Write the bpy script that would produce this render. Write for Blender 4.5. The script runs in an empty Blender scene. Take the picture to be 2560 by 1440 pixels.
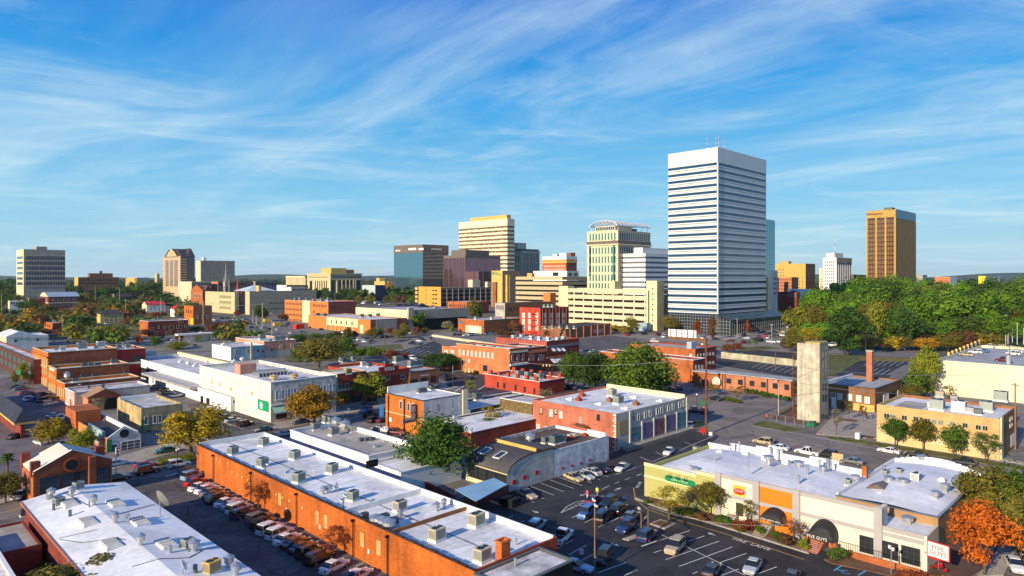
import bpy,math,random
from mathutils import Vector,Matrix
random.seed(11)
SC=bpy.context.scene
COL=SC.collection
R2=math.sqrt(2.0)
H,F,YH=40.0,1707.0,692.0  # camera height (m), focal length and horizon row of the 2560 px wide photograph
# ------------------------------------------------------------------ camera, sky, sun, exposure
cd=bpy.data.cameras.new("camera");cam=bpy.data.objects.new("camera",cd);COL.objects.link(cam)
cam.location=(0,0,H);cam.rotation_euler=(math.radians(90),0,math.radians(-45))
cd.sensor_width=36;cd.lens=36*F/2560;cd.shift_y=-(720-YH)/2560
cd.clip_start=1;cd.clip_end=60000
SC.camera=cam
SUN_EL,SUN_AZ=math.radians(21),math.radians(3.5)  # light travels along (cos az, sin az)
wd=bpy.data.worlds.new("World");SC.world=wd;wd.use_nodes= True
N=wd.node_tree.nodes;L=wd.node_tree.links;N.clear()
def nn(t,**k):
 n=N.new(t)
 for a,b in k.items():setattr(n,a,b)
 return n
out=nn('ShaderNodeOutputWorld');bg=nn('ShaderNodeBackground');L.new(bg.outputs[0],out.inputs[0])
sky=nn('ShaderNodeTexSky',sky_type='NISHITA',sun_disc= False,sun_elevation=SUN_EL,
  sun_rotation=math.radians(270)-SUN_AZ,altitude=100,air_density=1.0,dust_density=0.35,ozone_density=2.0)
hs=nn('ShaderNodeHueSaturation');hs.inputs['Hue'].default_value=0.485;hs.inputs['Saturation'].default_value=1.45;hs.inputs['Value'].default_value=1.0
L.new(sky.outputs[0],hs.inputs['Color'])
tc=nn('ShaderNodeTexCoord');sp=nn('ShaderNodeSeparateXYZ');L.new(tc.outputs['Generated'],sp.inputs[0])
def mth(op,a,b= None,clamp= False):
 n=nn('ShaderNodeMath',operation=op,use_clamp=clamp)
 for i,v in enumerate((a,b)):
  if v is None: continue
  if isinstance(v,(int,float)):n.inputs[i].default_value=v
  else:L.new(v,n.inputs[i])
 return n.outputs[0]
zc=mth('MAXIMUM',mth('ADD',sp.outputs[2],0.06),0.02)
px_=mth('DIVIDE',sp.outputs[0],zc);py_=mth('DIVIDE',sp.outputs[1],zc)
cv=nn('ShaderNodeCombineXYZ');L.new(px_,cv.inputs[0]);L.new(py_,cv.inputs[1])
def cloud(rot,sc,nscale,detail,rough,lo,hi,dist=0.6,off=0):
 mp=nn('ShaderNodeMapping',vector_type='TEXTURE');mp.inputs['Rotation'].default_value=(0,0,math.radians(rot));mp.inputs['Scale'].default_value=(1/sc[0],1/sc[1],1)
 mp.inputs['Location'].default_value=(off,off*.7,off*.3)
 L.new(cv.outputs[0],mp.inputs[0])
 n=nn('ShaderNodeTexNoise');n.inputs['Scale'].default_value=nscale;n.inputs['Detail'].default_value=detail
 n.inputs['Roughness'].default_value=rough;n.inputs['Distortion'].default_value=dist
 L.new(mp.outputs[0],n.inputs['Vector'])
 r=nn('ShaderNodeMapRange',interpolation_type='SMOOTHSTEP');r.inputs[1].default_value=lo;r.inputs[2].default_value=hi
 L.new(n.outputs[0],r.inputs[0]); return r.outputs[0]
SK=(5.3,2.2,4.1,6.6)
CL=[cloud(84,(0.22,0.95),1.0,10,0.56,0.40,0.84,1.3,SK[0]),  # long streaks
 cloud(118,(0.40,0.62),1.2,12,0.64,0.38,0.84,1.2,SK[1]),  # soft swirls
 cloud(100,(0.20,0.34),1.0,4,0.5,0.40,0.64,0.6,SK[2]),
 cloud(140,(0.55,0.8),1.3,12,0.66,0.46,0.76,0.7,SK[3])]  # broad banks
c=mth('ADD',mth('MULTIPLY',CL[0],mth('ADD',mth('MULTIPLY',CL[2],0.42),0.06)),mth('MULTIPLY',CL[1],mth('ADD',mth('MULTIPLY',CL[2],0.4),.12)))
c=mth('ADD',c,mth('MULTIPLY',CL[3],.42))

# a thin veil towards the horizon
hz=nn('ShaderNodeMapRange');hz.inputs[1].default_value=0.0;hz.inputs[2].default_value=0.30;hz.inputs[3].default_value=0.24;hz.inputs[4].default_value=0.0
L.new(sp.outputs[2],hz.inputs[0])
c=mth('MULTIPLY',mth('ADD',mth('MULTIPLY',c,0.92),hz.outputs[0]),1.0, True)
# the clear-air colour over height, laid over the physical sky
cr=nn('ShaderNodeValToRGB');el=cr.color_ramp.elements
for i,(p_,c_)in enumerate(((0,(2.3,4.1,5.0)),(.11,(.80,3.3,5.3)),(.25,(.02,2.15,5.1)),(.375,(.008,1.25,4.5)),(.8,(.03,.6,3.2)))):
 e_=el[i]if i<2 else el.new(p_);e_.position=p_;e_.color=(*[q/8 for q in c_],1)
L.new(sp.outputs[2],cr.inputs[0])
sc_=nn('ShaderNodeMixRGB',blend_type='MULTIPLY');sc_.inputs[0].default_value=1;sc_.inputs[2].default_value=(8,8,8,1);L.new(cr.outputs[0],sc_.inputs[1])
air=nn('ShaderNodeMixRGB');air.inputs[0].default_value=.93;L.new(hs.outputs[0],air.inputs[1]);L.new(sc_.outputs[0],air.inputs[2])
mx=nn('ShaderNodeMixRGB');mx.inputs[2].default_value=(4.5,5.6,6.0,1)
L.new(c,mx.inputs[0]);L.new(air.outputs[0],mx.inputs[1]);L.new(mx.outputs[0],bg.inputs[0])
bg.inputs[1].default_value=0.105
sd=bpy.data.lights.new("sun",'SUN');sun=bpy.data.objects.new("sun",sd);COL.objects.link(sun)
sd.energy=4.6;sd.angle=math.radians(0.5);sd.color=(1.0,0.84,0.61)
sun.rotation_euler=Vector((math.cos(SUN_AZ)*math.cos(SUN_EL),math.sin(SUN_AZ)*math.cos(SUN_EL),-math.sin(SUN_EL))).to_track_quat('-Z','Y').to_euler()
sun.location=(-300,-60,200)
SC.view_settings.view_transform='Standard';SC.view_settings.look='None'
SC.view_settings.exposure=0.6;SC.view_settings.gamma=1
SC.cycles.max_bounces=5;SC.cycles.diffuse_bounces=2;SC.cycles.glossy_bounces=3;SC.cycles.transmission_bounces=2
# ------------------------------------------------------------------ geometry helpers
def G(px,py,z=0.0):
 """ground (or roof height z) point seen at a pixel of the photograph"""
 D=F*(H-z)/(py-YH);l=(px-1280)/F*D
 return Vector(((D+l)/R2,(D-l)/R2,z))
def dep(p): return(p[0]+p[1])/R2
def PX(p):
 D=dep(p); return 1280+F*(p[0]-p[1])/R2/D,YH+F*(H-p[2])/D
def solY(C,px):
 k=(px-1280)/F; return(C[0]-C[1]-k*(C[0]+C[1]))/(1+k)
def solX(C,px):
 k=(px-1280)/F; return(k*(C[0]+C[1])-(C[0]-C[1]))/(1-k)
class MB:
 def __init__(s):s.v=[];s.f=[];s.m=[]
 def quad(s,a,b,c,d,m=0):
  n=len(s.v);s.v+=[tuple(a),tuple(b),tuple(c),tuple(d)];s.f.append((n,n+1,n+2,n+3));s.m.append(m); return s
 def ngon(s,pts,m=0):
  n=len(s.v);s.v+=[tuple(p)for p in pts];s.f.append(tuple(range(n,n+len(pts))));s.m.append(m); return s
 def box(s,x0,y0,z0,x1,y1,z1,m=0,bottom= True):
  n=len(s.v)
  s.v+=[(x0,y0,z0),(x1,y0,z0),(x1,y1,z0),(x0,y1,z0),(x0,y0,z1),(x1,y0,z1),(x1,y1,z1),(x0,y1,z1)]
  fs=[(4,5,6,7),(0,1,5,4),(1,2,6,5),(2,3,7,6),(3,0,4,7)]
  if bottom:fs.append((3,2,1,0))
  for f in fs:s.f.append(tuple(n+i for i in f));s.m.append(m)
  return s
 def tube(s,a,b,r0,r1= None,n=8,m=0,cap= True):
  r1=r0 if r1 is None else r1;a=Vector(a);b=Vector(b);d=(b-a).normalized()
  u=d.cross(Vector((0,0,1))if abs(d.z)<.9 else Vector((1,0,0))).normalized();w=d.cross(u)
  k=len(s.v)
  for p,r in((a,r0),(b,r1)):
   for i in range(n):
    t=2*math.pi*i/n;s.v.append(tuple(p+(u*math.cos(t)+w*math.sin(t))*r))
  for i in range(n):
   j=(i+1)%n;s.f.append((k+i,k+j,k+n+j,k+n+i));s.m.append(m)
  if cap:s.f.append(tuple(k+n+i for i in range(n)));s.m.append(m);s.f.append(tuple(k+i for i in reversed(range(n))));s.m.append(m)
  return s
 def prism(s,pts,z0,z1,m=0,mt= None):
  """vertical prism over a ground outline"""
  n=len(pts)
  s.ngon([(p[0],p[1],z1)for p in pts],m if mt is None else mt)
  for i in range(n):
   a,b=pts[i],pts[(i+1)%n];s.quad((a[0],a[1],z0),(b[0],b[1],z0),(b[0],b[1],z1),(a[0],a[1],z1),m)
  return s
 def ext(s,prof,axis,a,b,m=0,caps= True,mcap= None):
  """extrude profile [(u,z)...] along x (axis 0, u=y) or y (axis 1, u=x)"""
  P=( lambda u,z,t:(t,u,z))if axis==0 else( lambda u,z,t:(u,t,z))
  n=len(prof)
  for i in range(n):
   p,q=prof[i],prof[(i+1)%n];s.quad(P(p[0],p[1],a),P(q[0],q[1],a),P(q[0],q[1],b),P(p[0],p[1],b),m)
  if caps:
   mc=m if mcap is None else mcap
   s.ngon([P(u,z,a)for u,z in prof],mc);s.ngon([P(u,z,b)for u,z in prof],mc)
  return s
 def mesh(s,name,mats,smooth= False):
  me=bpy.data.meshes.new(name);me.from_pydata(s.v,[],s.f)
  for m in mats:me.materials.append(m)
  me.polygons.foreach_set('material_index',s.m)
  if smooth:me.polygons.foreach_set('use_smooth',[ True]*len(s.f))
  me.update(); return me
 def build(s,name,mats,parent= None,loc=(0,0,0),smooth= False,rz=0):
  if not isinstance(mats,(list,tuple)):mats=[mats]
  return inst(s.mesh(name,mats,smooth),name,parent,loc,rz)
def inst(me,name,parent= None,loc=(0,0,0),rz=0,scale= None):
 o=bpy.data.objects.new(name,me);COL.objects.link(o);o.location=loc;o.rotation_euler=(0,0,rz)
 if parent:o.parent=parent
 if scale:o.scale=scale
 if me.name in SUB:q=bpy.data.objects.new(SUB[me.name].name.split('.')[0],SUB[me.name]);COL.objects.link(q);q.parent=o
 return o
SUB={}  # mesh -> mesh of its sub-part (window -> pane, wheel -> rim)
LAB={}  # label template -> things, resolved at the end
def tag(o,label,cat,group= None,kind= None):
 if label:LAB.setdefault(label,[]).append(o);o['label']=label
 if cat:o['category']=cat
 if group:o['group']=group
 if kind:o['kind']=kind
 return o
def thing(name,label,cat,loc,rz=0,group= None):
 o=bpy.data.objects.new(name, None);COL.objects.link(o);o.location=loc;o.rotation_euler=(0,0,rz);o.empty_display_size=.5
 return tag(o,label,cat,group)
def struct(o,kind='structure'):o['kind']=kind; return o
# ------------------------------------------------------------------ materials
MATS={}
def M(name,col= None,rough=.8,var=.3,scale=.25,spec=.3,metal=0,streak=0.0,brick=0,seam=0,patch=0,crack=0,coat=0,fine=.09,objrand=0):
 if name in MATS: return MATS[name]
 assert col is not None,name
 m=bpy.data.materials.new(name);MATS[name]=m;m.use_nodes= True
 nt=m.node_tree;b=nt.nodes['Principled BSDF'];b.inputs['Roughness'].default_value=rough
 b.inputs['Specular IOR Level'].default_value=spec;b.inputs['Metallic'].default_value=metal
 if coat:b.inputs['Coat Weight'].default_value=coat;b.inputs['Coat Roughness'].default_value=.08
 c=(*col,1)
 if var==0 and not brick and not seam and not objrand:b.inputs['Base Color'].default_value=c; return m
 def nd(t): return nt.nodes.new(t)
 lk=nt.links.new
 t=nd('ShaderNodeTexCoord');src=t.outputs['Object']
 def noise(sc,det,vec,lo,hi):
  n=nd('ShaderNodeTexNoise');n.inputs['Scale'].default_value=sc;n.inputs['Detail'].default_value=det;lk(vec,n.inputs['Vector'])
  r=nd('ShaderNodeMapRange');r.inputs[1].default_value=.3;r.inputs[2].default_value=.7;r.inputs[3].default_value=lo;r.inputs[4].default_value=hi
  lk(n.outputs[0],r.inputs[0]); return r.outputs[0]
 def mul(a,bb):
  n=nd('ShaderNodeMath');n.operation='MULTIPLY';lk(a,n.inputs[0]);lk(bb,n.inputs[1]); return n.outputs[0]
 f=mul(noise(scale,6,src,1-var,1+var*.6),noise(scale*9,4,src,1-fine,1+fine))
 if crack:
  v=nd('ShaderNodeTexVoronoi');v.feature='DISTANCE_TO_EDGE';v.inputs['Scale'].default_value=.16;mpn=nd('ShaderNodeTexNoise');mpn.inputs['Scale'].default_value=.5;lk(src,mpn.inputs['Vector'])
  ad=nd('ShaderNodeMixRGB');ad.inputs[0].default_value=.25;ad.blend_type='ADD';lk(src,ad.inputs[1]);lk(mpn.outputs[1],ad.inputs[2]);lk(ad.outputs[0],v.inputs['Vector'])
  r=nd('ShaderNodeMapRange');r.inputs[1].default_value=.004;r.inputs[2].default_value=.02;r.inputs[3].default_value=1-crack;r.inputs[4].default_value=1;lk(v.outputs['Distance'],r.inputs[0]);f=mul(f,r.outputs[0])
 if patch:
  for sc_,lo_,k_ in((.09,.53,1),(.33,.60,-.7),(1.3,.64,1)):
   n=nd('ShaderNodeTexNoise');n.inputs['Scale'].default_value=sc_;n.inputs['Detail'].default_value=3;n.inputs['Distortion'].default_value=.6;lk(src,n.inputs['Vector'])
   r=nd('ShaderNodeMapRange');r.inputs[1].default_value=lo_;r.inputs[2].default_value=lo_+.03;r.inputs[3].default_value=1;r.inputs[4].default_value=1-patch*k_
   lk(n.outputs[0],r.inputs[0]);f=mul(f,r.outputs[0])
 if streak:
  mp=nd('ShaderNodeMapping');mp.inputs['Scale'].default_value=(1,1,.06);lk(src,mp.inputs[0])
  f=mul(f,noise(1.1,5,mp.outputs[0],1-streak*.5,1+streak*.15))
 if brick or seam:
  s=nd('ShaderNodeSeparateXYZ');lk(src,s.inputs[0]);cb=nd('ShaderNodeCombineXYZ')
  if brick:
   ad=nd('ShaderNodeMath');lk(s.outputs[0],ad.inputs[0]);lk(s.outputs[1],ad.inputs[1]);lk(ad.outputs[0],cb.inputs[0]);lk(s.outputs[2],cb.inputs[1])
  else:lk(s.outputs[0],cb.inputs[0]);lk(s.outputs[1],cb.inputs[1])
  br=nd('ShaderNodeTexBrick');lk(cb.outputs[0],br.inputs[0])
  br.inputs['Scale'].default_value=1;br.inputs['Brick Width'].default_value=.5 if brick else seam*4
  br.inputs['Row Height'].default_value=.17 if brick else seam;br.inputs['Mortar Size'].default_value=.012 if brick else .06
  br.inputs['Color1'].default_value=(.78,.78,.78,1)if brick else(.93,.93,.93,1);br.inputs['Color2'].default_value=(1.12,1.12,1.12,1)if brick else(1.02,1.02,1.02,1)
  br.inputs['Mortar'].default_value=(1.05,1.05,1.05,1)if brick else(.62,.62,.64,1);br.inputs['Bias'].default_value=0
  f=mul(f,br.outputs[0])
 if objrand:
  oi=nd('ShaderNodeObjectInfo');r=nd('ShaderNodeMapRange');r.inputs[3].default_value=1-objrand;r.inputs[4].default_value=1+objrand
  lk(oi.outputs['Random'],r.inputs[0]);f=mul(f,r.outputs[0])
 mxx=nd('ShaderNodeMixRGB');mxx.blend_type='MULTIPLY';mxx.inputs[0].default_value=1;mxx.inputs[1].default_value=c
 lk(f,mxx.inputs[2]);lk(mxx.outputs[0],b.inputs['Base Color'])
 return m
# brick and masonry
ORANGE=M('orange_brick',(.50,.145,.022),var=.25,brick=1,streak=.25)
ORANGE2=M('orange_red_brick',(.44,.125,.035),var=.3,brick=1,streak=.3)
REDB=M('red_brick',(.36,.065,.03),var=.3,brick=1,streak=.3)
DKRED=M('dark_red_brick',(.22,.045,.03),var=.3,brick=1,streak=.3)
BROWN=M('brown_brick',(.26,.12,.055),var=.3,brick=1,streak=.3)
SALMON=M('salmon_brick',(.50,.19,.10),var=.25,brick=1,streak=.3)
TANB=M('tan_brick',(.58,.37,.15),var=.18,brick=1,streak=.2)
PAINTRED=M('red_painted_brick',(.45,.06,.03),var=.25,brick=1,streak=.2)
WHITEB=M('white_painted_brick',(.70,.66,.58),var=.35,streak=.4,scale=.5,fine=.25)
WHITEOLD=M('peeling_white_painted_brick',(.60,.56,.50),var=.5,streak=.35,scale=.9,fine=.4)
AGED=M('aged_tan_masonry',(.50,.36,.17),var=.45,streak=.45,scale=.4)
STUCCO=M('cream_stucco',(.66,.60,.48),var=.06,streak=.05,fine=.04)
STUCCOG=M('grey_stucco',(.46,.43,.38),var=.2,streak=.3)
CREAM=M('cream_concrete',(.60,.54,.36),var=.18,streak=.2)
CONC=M('concrete',(.46,.42,.33),var=.25,streak=.35)
CONCG=M('grey_concrete',(.33,.31,.27),var=.2,streak=.25)
CONCD=M('dark_concrete',(.16,.13,.11),var=.2,streak=.25)
YELL=M('yellow_stucco',(.62,.42,.12),var=.2,streak=.2)
YWHITE=M('pale_yellow_concrete',(.70,.62,.36),var=.12,streak=.15)
WHITE=M('white_cladding',(.76,.74,.70),var=.08,streak=.12)
WHITEP=M('white_paint',(.74,.74,.72),var=.12,streak=.12)
TOWERW=M('white_metal_panel',(.60,.60,.58),var=.07,rough=.35,spec=.5,scale=.1)
GREEN=M('sage_green_stucco',(.40,.38,.13),var=.06,streak=.06,fine=.04)
ORPAINT=M('orange_stucco',(.75,.19,.012),var=.06,streak=.05,fine=.03)
GREYP=M('grey_pilaster_paint',(.36,.34,.33),var=.06,streak=.05,fine=.03)
TEALW=M('pale_teal_render',(.33,.47,.50),var=.25,streak=.35)
PINKW=M('pink_render',(.60,.28,.20),var=.25,streak=.3)
GOLD=M('gold_panel',(.56,.33,.06),var=.2,rough=.4,spec=.5,streak=.2)
VINE=M('vine_covered_wall',(.16,.11,.04),var=.6,scale=1.5,fine=.5)
CORRW=M('corrugated_white_metal',(.62,.62,.60),rough=.5,var=.15,streak=.3)
RUST=M('rust_brown_steel',(.20,.09,.04),var=.4,streak=.4)
WOOD=M('pole_timber',(.16,.09,.05),var=.3,streak=.3)
WOODL=M('pale_fence_boards',(.62,.42,.20),var=.3,streak=.4)
# roofs
RWH=M('white_roof_membrane',(.76,.76,.765),var=.16,scale=.12,seam=3.0,rough=.55,fine=.1,patch=.18)
RWO=M('weathered_white_roof',(.62,.61,.61),var=.4,scale=.3,seam=2.4,fine=.25,patch=.2)
RGR=M('grey_roof',(.40,.40,.42),var=.25,scale=.2,seam=2.4,patch=.15)
RTAN=M('tan_gravel_roof',(.40,.37,.33),var=.25,scale=.3,patch=.15)
RDK=M('dark_roof',(.045,.04,.045),var=.4,scale=.3)
RBR=M('brown_roof',(.10,.065,.05),var=.4,scale=.3)
RBL=M('blue_grey_metal_roof',(.30,.40,.48),var=.2,rough=.4,streak=.2)
RRED=M('red_metal_roof',(.50,.02,.025),var=.15,rough=.45)
RRUST=M('ribbed_metal_roof_with_rust',(.38,.37,.37),var=.35,scale=.8,rough=.5,fine=.3)
TARP=M('blue_grey_canopy_metal',(.20,.36,.52),var=.15,rough=.4)
# glass and metal
GDARK=M('dark_window_glass',(.020,.026,.032),rough=.08,spec=.6,var=0)
GBLUE=M('blue_window_glass',(.04,.075,.11),rough=.06,spec=.8,var=.25,scale=.6,fine=.4)
GTOW=M('blue_tower_glass',(.014,.055,.12),rough=.06,spec=.55,var=.15,scale=.15,fine=.15)
GTEAL=M('teal_mirror_glass',(.18,.36,.43),rough=.04,metal=.85,var=.06,fine=.08)
GMAUV=M('mauve_mirror_glass',(.26,.13,.16),rough=.05,metal=.8,var=.1,fine=.1)
GGREEN=M('green_tinted_glass',(.10,.27,.24),rough=.06,spec=.9,metal=.4,var=.2,scale=.5)
GBRONZE=M('bronze_glass',(.13,.055,.035),rough=.08,spec=.8,metal=.4,var=.3,scale=.4)
BLIND=M('pale_window_blind',(.56,.53,.46),rough=.6,var=.2)
BOARD=M('boarded_window',(.48,.36,.22),rough=.8,var=.25)
FRW=M('white_window_frame',(.70,.69,.64),rough=.5,var=0)
FRD=M('dark_window_frame',(.04,.035,.035),rough=.5,var=0)
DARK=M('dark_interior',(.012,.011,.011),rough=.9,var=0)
STEEL=M('galvanised_steel',(.50,.51,.52),rough=.35,metal=.7,var=.15)
BLACKM=M('black_metal',(.015,.015,.016),rough=.4,var=0)
BLACKF=M('black_awning_fabric',(.018,.018,.020),rough=.6,var=.2)
ACG=M('grey_green_unit_casing',(.33,.37,.33),rough=.5,var=.15,streak=.2)
ACT=M('tan_unit_casing',(.52,.47,.34),rough=.5,var=.15,streak=.2)
ACD=M('dark_unit_casing',(.11,.13,.14),rough=.5,var=.15)
REDP=M('red_paint',(.55,.02,.02),rough=.45,var=.1)
GRNP=M('green_paint',(.01,.22,.08),rough=.45,var=.15)
BLUEP=M('blue_paint',(.03,.15,.42),rough=.4,var=.1)
YELP=M('yellow_paint',(.75,.48,.03),rough=.5,var=.1)
# ground
ASPH=M('asphalt',(.135,.125,.12),rough=.85,var=.22,scale=.12,fine=.12)
ASPD=M('new_black_asphalt',(.040,.038,.041),rough=.75,var=.30,scale=.15,fine=.2,patch=.28)
ASPG=M('worn_asphalt',(.17,.155,.15),rough=.9,var=.25,scale=.15,fine=.15)
PAVE=M('concrete_pavement',(.36,.32,.27),rough=.9,var=.18,scale=.4,seam=1.5)
DIRT=M('mulch_and_dirt',(.14,.075,.04),rough=.95,var=.4,scale=.6)
GRASS=M('dry_lawn',(.105,.11,.03),rough=.95,var=.45,scale=.35,fine=.3)
GROUND=M('town_ground',(.13,.12,.095),rough=.95,var=.35,scale=.03,fine=.3)
LINE=M('white_road_paint',(.68,.67,.64),rough=.7,var=.25,scale=2)
YLINE=M('yellow_road_paint',(.55,.36,.08),rough=.7,var=.25,scale=2)
BARK=M('bark',(.12,.085,.06),rough=.95,var=.3,scale=3)
# ------------------------------------------------------------------ windows
WM={}
def winmesh(w,h,kind,fr,gl):
 k=(round(w,1),round(h,1),kind,fr.name,gl.name)
 if k in WM: return WM[k]
 b=MB();pn=MB();t=min(.12,w*.10);a,c=-w/2,w/2
 if kind=='flat':
  b.box(a,-.05,0,c,.02,h,1)
 elif kind=='arch':
  r=w/2;hh=h-r;n=8
  pts=[(a,0),(c,0)]+[(r*math.cos(math.pi*i/n),hh+r*math.sin(math.pi*i/n))for i in range(n+1)]
  b.ngon([(x,-.10,z)for x,z in pts],0)
  q=.78;pn.ngon([(x*q,-.13,.1*h*.3+z*.9)for x,z in pts])
  for i in range(len(pts)):
   p,s=pts[i],pts[(i+1)%len(pts)];b.quad((p[0],0.02,p[1]),(s[0],0.02,s[1]),(s[0],-.10,s[1]),(p[0],-.10,p[1]),0)
 else:
  b.box(a,-.10,0,a+t,.02,h,0);b.box(c-t,-.10,0,c,.02,h,0)
  b.box(a+t,-.10,h-t,c-t,.02,h,0);b.box(a+t,-.10,0,c-t,.02,t,0)
  pn.box(a+t,-.03,t,c-t,.01,h-t)
  if kind=='sash':b.box(a+t,-.07,h*.5-t*.25,c-t,-.031,h*.5+t*.25,0);b.box(a-.08,-.2,-.12,c+.08,.02,-.002,0)
  if kind=='grid':
   for i in(1,2):b.box(a+w*i/3-.04,-.07,t,a+w*i/3+.04,-.031,h-t,0)
   for i in(1,2):b.box(a+t,-.072,h*i/3-.04,c-t,-.0315,h*i/3+.04,0)
  if kind=='mull':b.box(-t*.3,-.07,t,t*.3,-.031,h-t,0)
 WM[k]=b.mesh('window',[fr,gl])
 if pn.v:SUB[WM[k].name]=pn.mesh('pane',[gl])
 return WM[k]
def unit_box_part(e,name,m,x0,y0,z0,x1,y1,z1): return MB().box(x0,y0,z0,x1,y1,z1).build(name,m,e)
class B:
 """axis aligned building: cx,cyb = pixel of its near corner on the ground, yt = roof pixel row there, xl / xr = pixel columns where the left and right faces end"""
 def __init__(s,name,label,cat,cx,cyb,yt,xl,xr,wl,wr= None,roof= None,par=.6,cop= None,group= None,t=.3,wallname='wall'):
  if cyb is None:s.C=C=Vector((cx[0],cx[1],0));s.D=dep(C);s.w,s.d,s.h=cx[2:]
  else:
   s.C=C=G(cx,cyb);s.D=dep(C);s.h=H-(yt-YH)*s.D/F
   s.d=solY(C,xl);s.w=solX(C,xr)
  wr=wr or wl
  s.e=thing(name,label,cat,(C.x,C.y,0),0,group)
  s.rz=s.h-par;w,d,h=s.w,s.d,s.h
  if wl is not None:
   b=MB();b.box(0,0,-.3,t,d,h,0);b.box(t,0,-.3,w-t,t,h,1);b.box(w-t,0,-.3,w,d,h,1);b.box(t,d-t,-.3,w-t,d,h,0)
   s.wall=b.build(wallname,[wl,wr],s.e)
   s.roof=MB().box(t,t,s.rz-.4,w-t,d-t,s.rz).build('roof',roof or RWH,s.e)
   if cop:
    b=MB();o=.12;z0,z1=h+.003,h+.16
    b.box(-o,-o,z0,t+.05,d+o,z1);b.box(t+.05,-o,z0,w-t-.05,t+.05,z1);b.box(w-t-.05,-o,z0,w+o,d+o,z1);b.box(t+.05,d-t-.05,z0,w-t-.05,d+o,z1)
    b.build('coping',cop,s.e)
  s.wins=[]
 def ly(s,px): return solY(s.C,px)
 def rx(s,px): return solX(s.C,px)
 def zl(s,px,py): return H-(py-YH)*(s.C.x+s.C.y+s.ly(px))/R2/F
 def zr(s,px,py): return H-(py-YH)*(s.C.x+s.C.y+s.rx(px))/R2/F
 def box(s,name,m,x0,y0,z0,x1,y1,z1): return MB().box(x0,y0,z0,x1,y1,z1).build(name,m,s.e)
 def put(s,face,u,z,w,h,kind='flat',fr=FRW,gl=GDARK,name='window'):
  me=winmesh(w,h,kind,fr,gl)
  loc,rz=((0,u,z),-math.pi/2)if face=='L' else((u,0,z),0)
  s.wins.append((u,me,loc,rz,name))
 def win(s,face,px,pt,pb,pw,kind='flat',fr=FRW,gl=GDARK,name='window'):
  f,zf=(s.ly,s.zl)if face=='L' else(s.rx,s.zr)
  u0,u1=f(px-pw/2),f(px+pw/2);z0,z1=zf(px,pb),zf(px,pt)
  s.put(face,(u0+u1)/2,z0,abs(u1-u0),z1-z0,kind,fr,gl,name)
 def grid(s,face,pa,pb,n,yta,yba,m,fw=.6,fh=.6,kind='flat',fr=FRW,gl=GDARK,skip=0):
  f,zf=(s.ly,s.zl)if face=='L' else(s.rx,s.zr)
  ua,ub=f(pa),f(pb);z1,z0=zf(pa,yta),zf(pa,yba);cw=(ub-ua)/n;ch=(z1-z0)/m
  for j in range(m):
   for i in range(n):
    if skip and random.random()<skip: continue
    s.put(face,ua+cw*(i+.5),z0+ch*(j+(1-fh)/2),abs(cw)*fw,ch*fh,kind,fr,gl)
 def done(s):
  ws=sorted(s.wins,key= lambda q:q[0])
  for u,me,loc,rz,name in ws[:100]:inst(me,name,s.e,loc,rz)
  if len(ws)>100:
   b=MB();mats=[]
   for u,me,loc,rz,name in[(u,q,l,r,n)for u,me,l,r,n in ws[100:]for q in(me,SUB.get(me.name))if q]:
    mi=[]
    for m in me.materials:
     if m not in mats:mats.append(m)
     mi.append(mats.index(m))
    c,q=math.cos(rz),math.sin(rz);k=len(b.v)
    for v in me.vertices:x,y,z=v.co;b.v.append((x*c-y*q+loc[0],x*q+y*c+loc[1],z+loc[2]))
    for p in me.polygons:b.f.append(tuple(k+i for i in p.vertices));b.m.append(mi[p.material_index])
   struct(b.build('window',mats,s.e),'stuff')
  s.wins=[]
  return s
def strip(bld,name,m,z0,z1,proud=.25,depth=.6):
 """a ring round all four sides"""
 b=MB();w,d=bld.w,bld.d;o,i=proud,depth
 b.box(-o,-o,z0,i,d+o,z1);b.box(i,-o,z0,w-i,i,z1);b.box(w-i,-o,z0,w+o,d+o,z1);b.box(i,d-i,z0,w-i,d+o,z1)
 return b.build(name,m,bld.e)
def text(s,name,size,m,parent,loc,rot,depth=.03,align='CENTER'):
 cu=bpy.data.curves.new(name,'FONT');cu.body=s;cu.size=size;cu.extrude=depth;cu.align_x=align;cu.align_y='CENTER';cu.resolution_u=3
 o=bpy.data.objects.new(name,cu);COL.objects.link(o);bpy.context.view_layer.update()
 me=bpy.data.meshes.new_from_object(o.evaluated_get(bpy.context.evaluated_depsgraph_get()));bpy.data.objects.remove(o)
 me.materials.clear();me.materials.append(m);me.name=name
 q=inst(me,name,parent,loc);q.rotation_euler=rot; return q
RL=(math.pi/2,0,-math.pi/2)  # text upright on a left (-X) face
RR=(math.pi/2,0,0)  # text upright on a right (-Y) face
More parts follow.
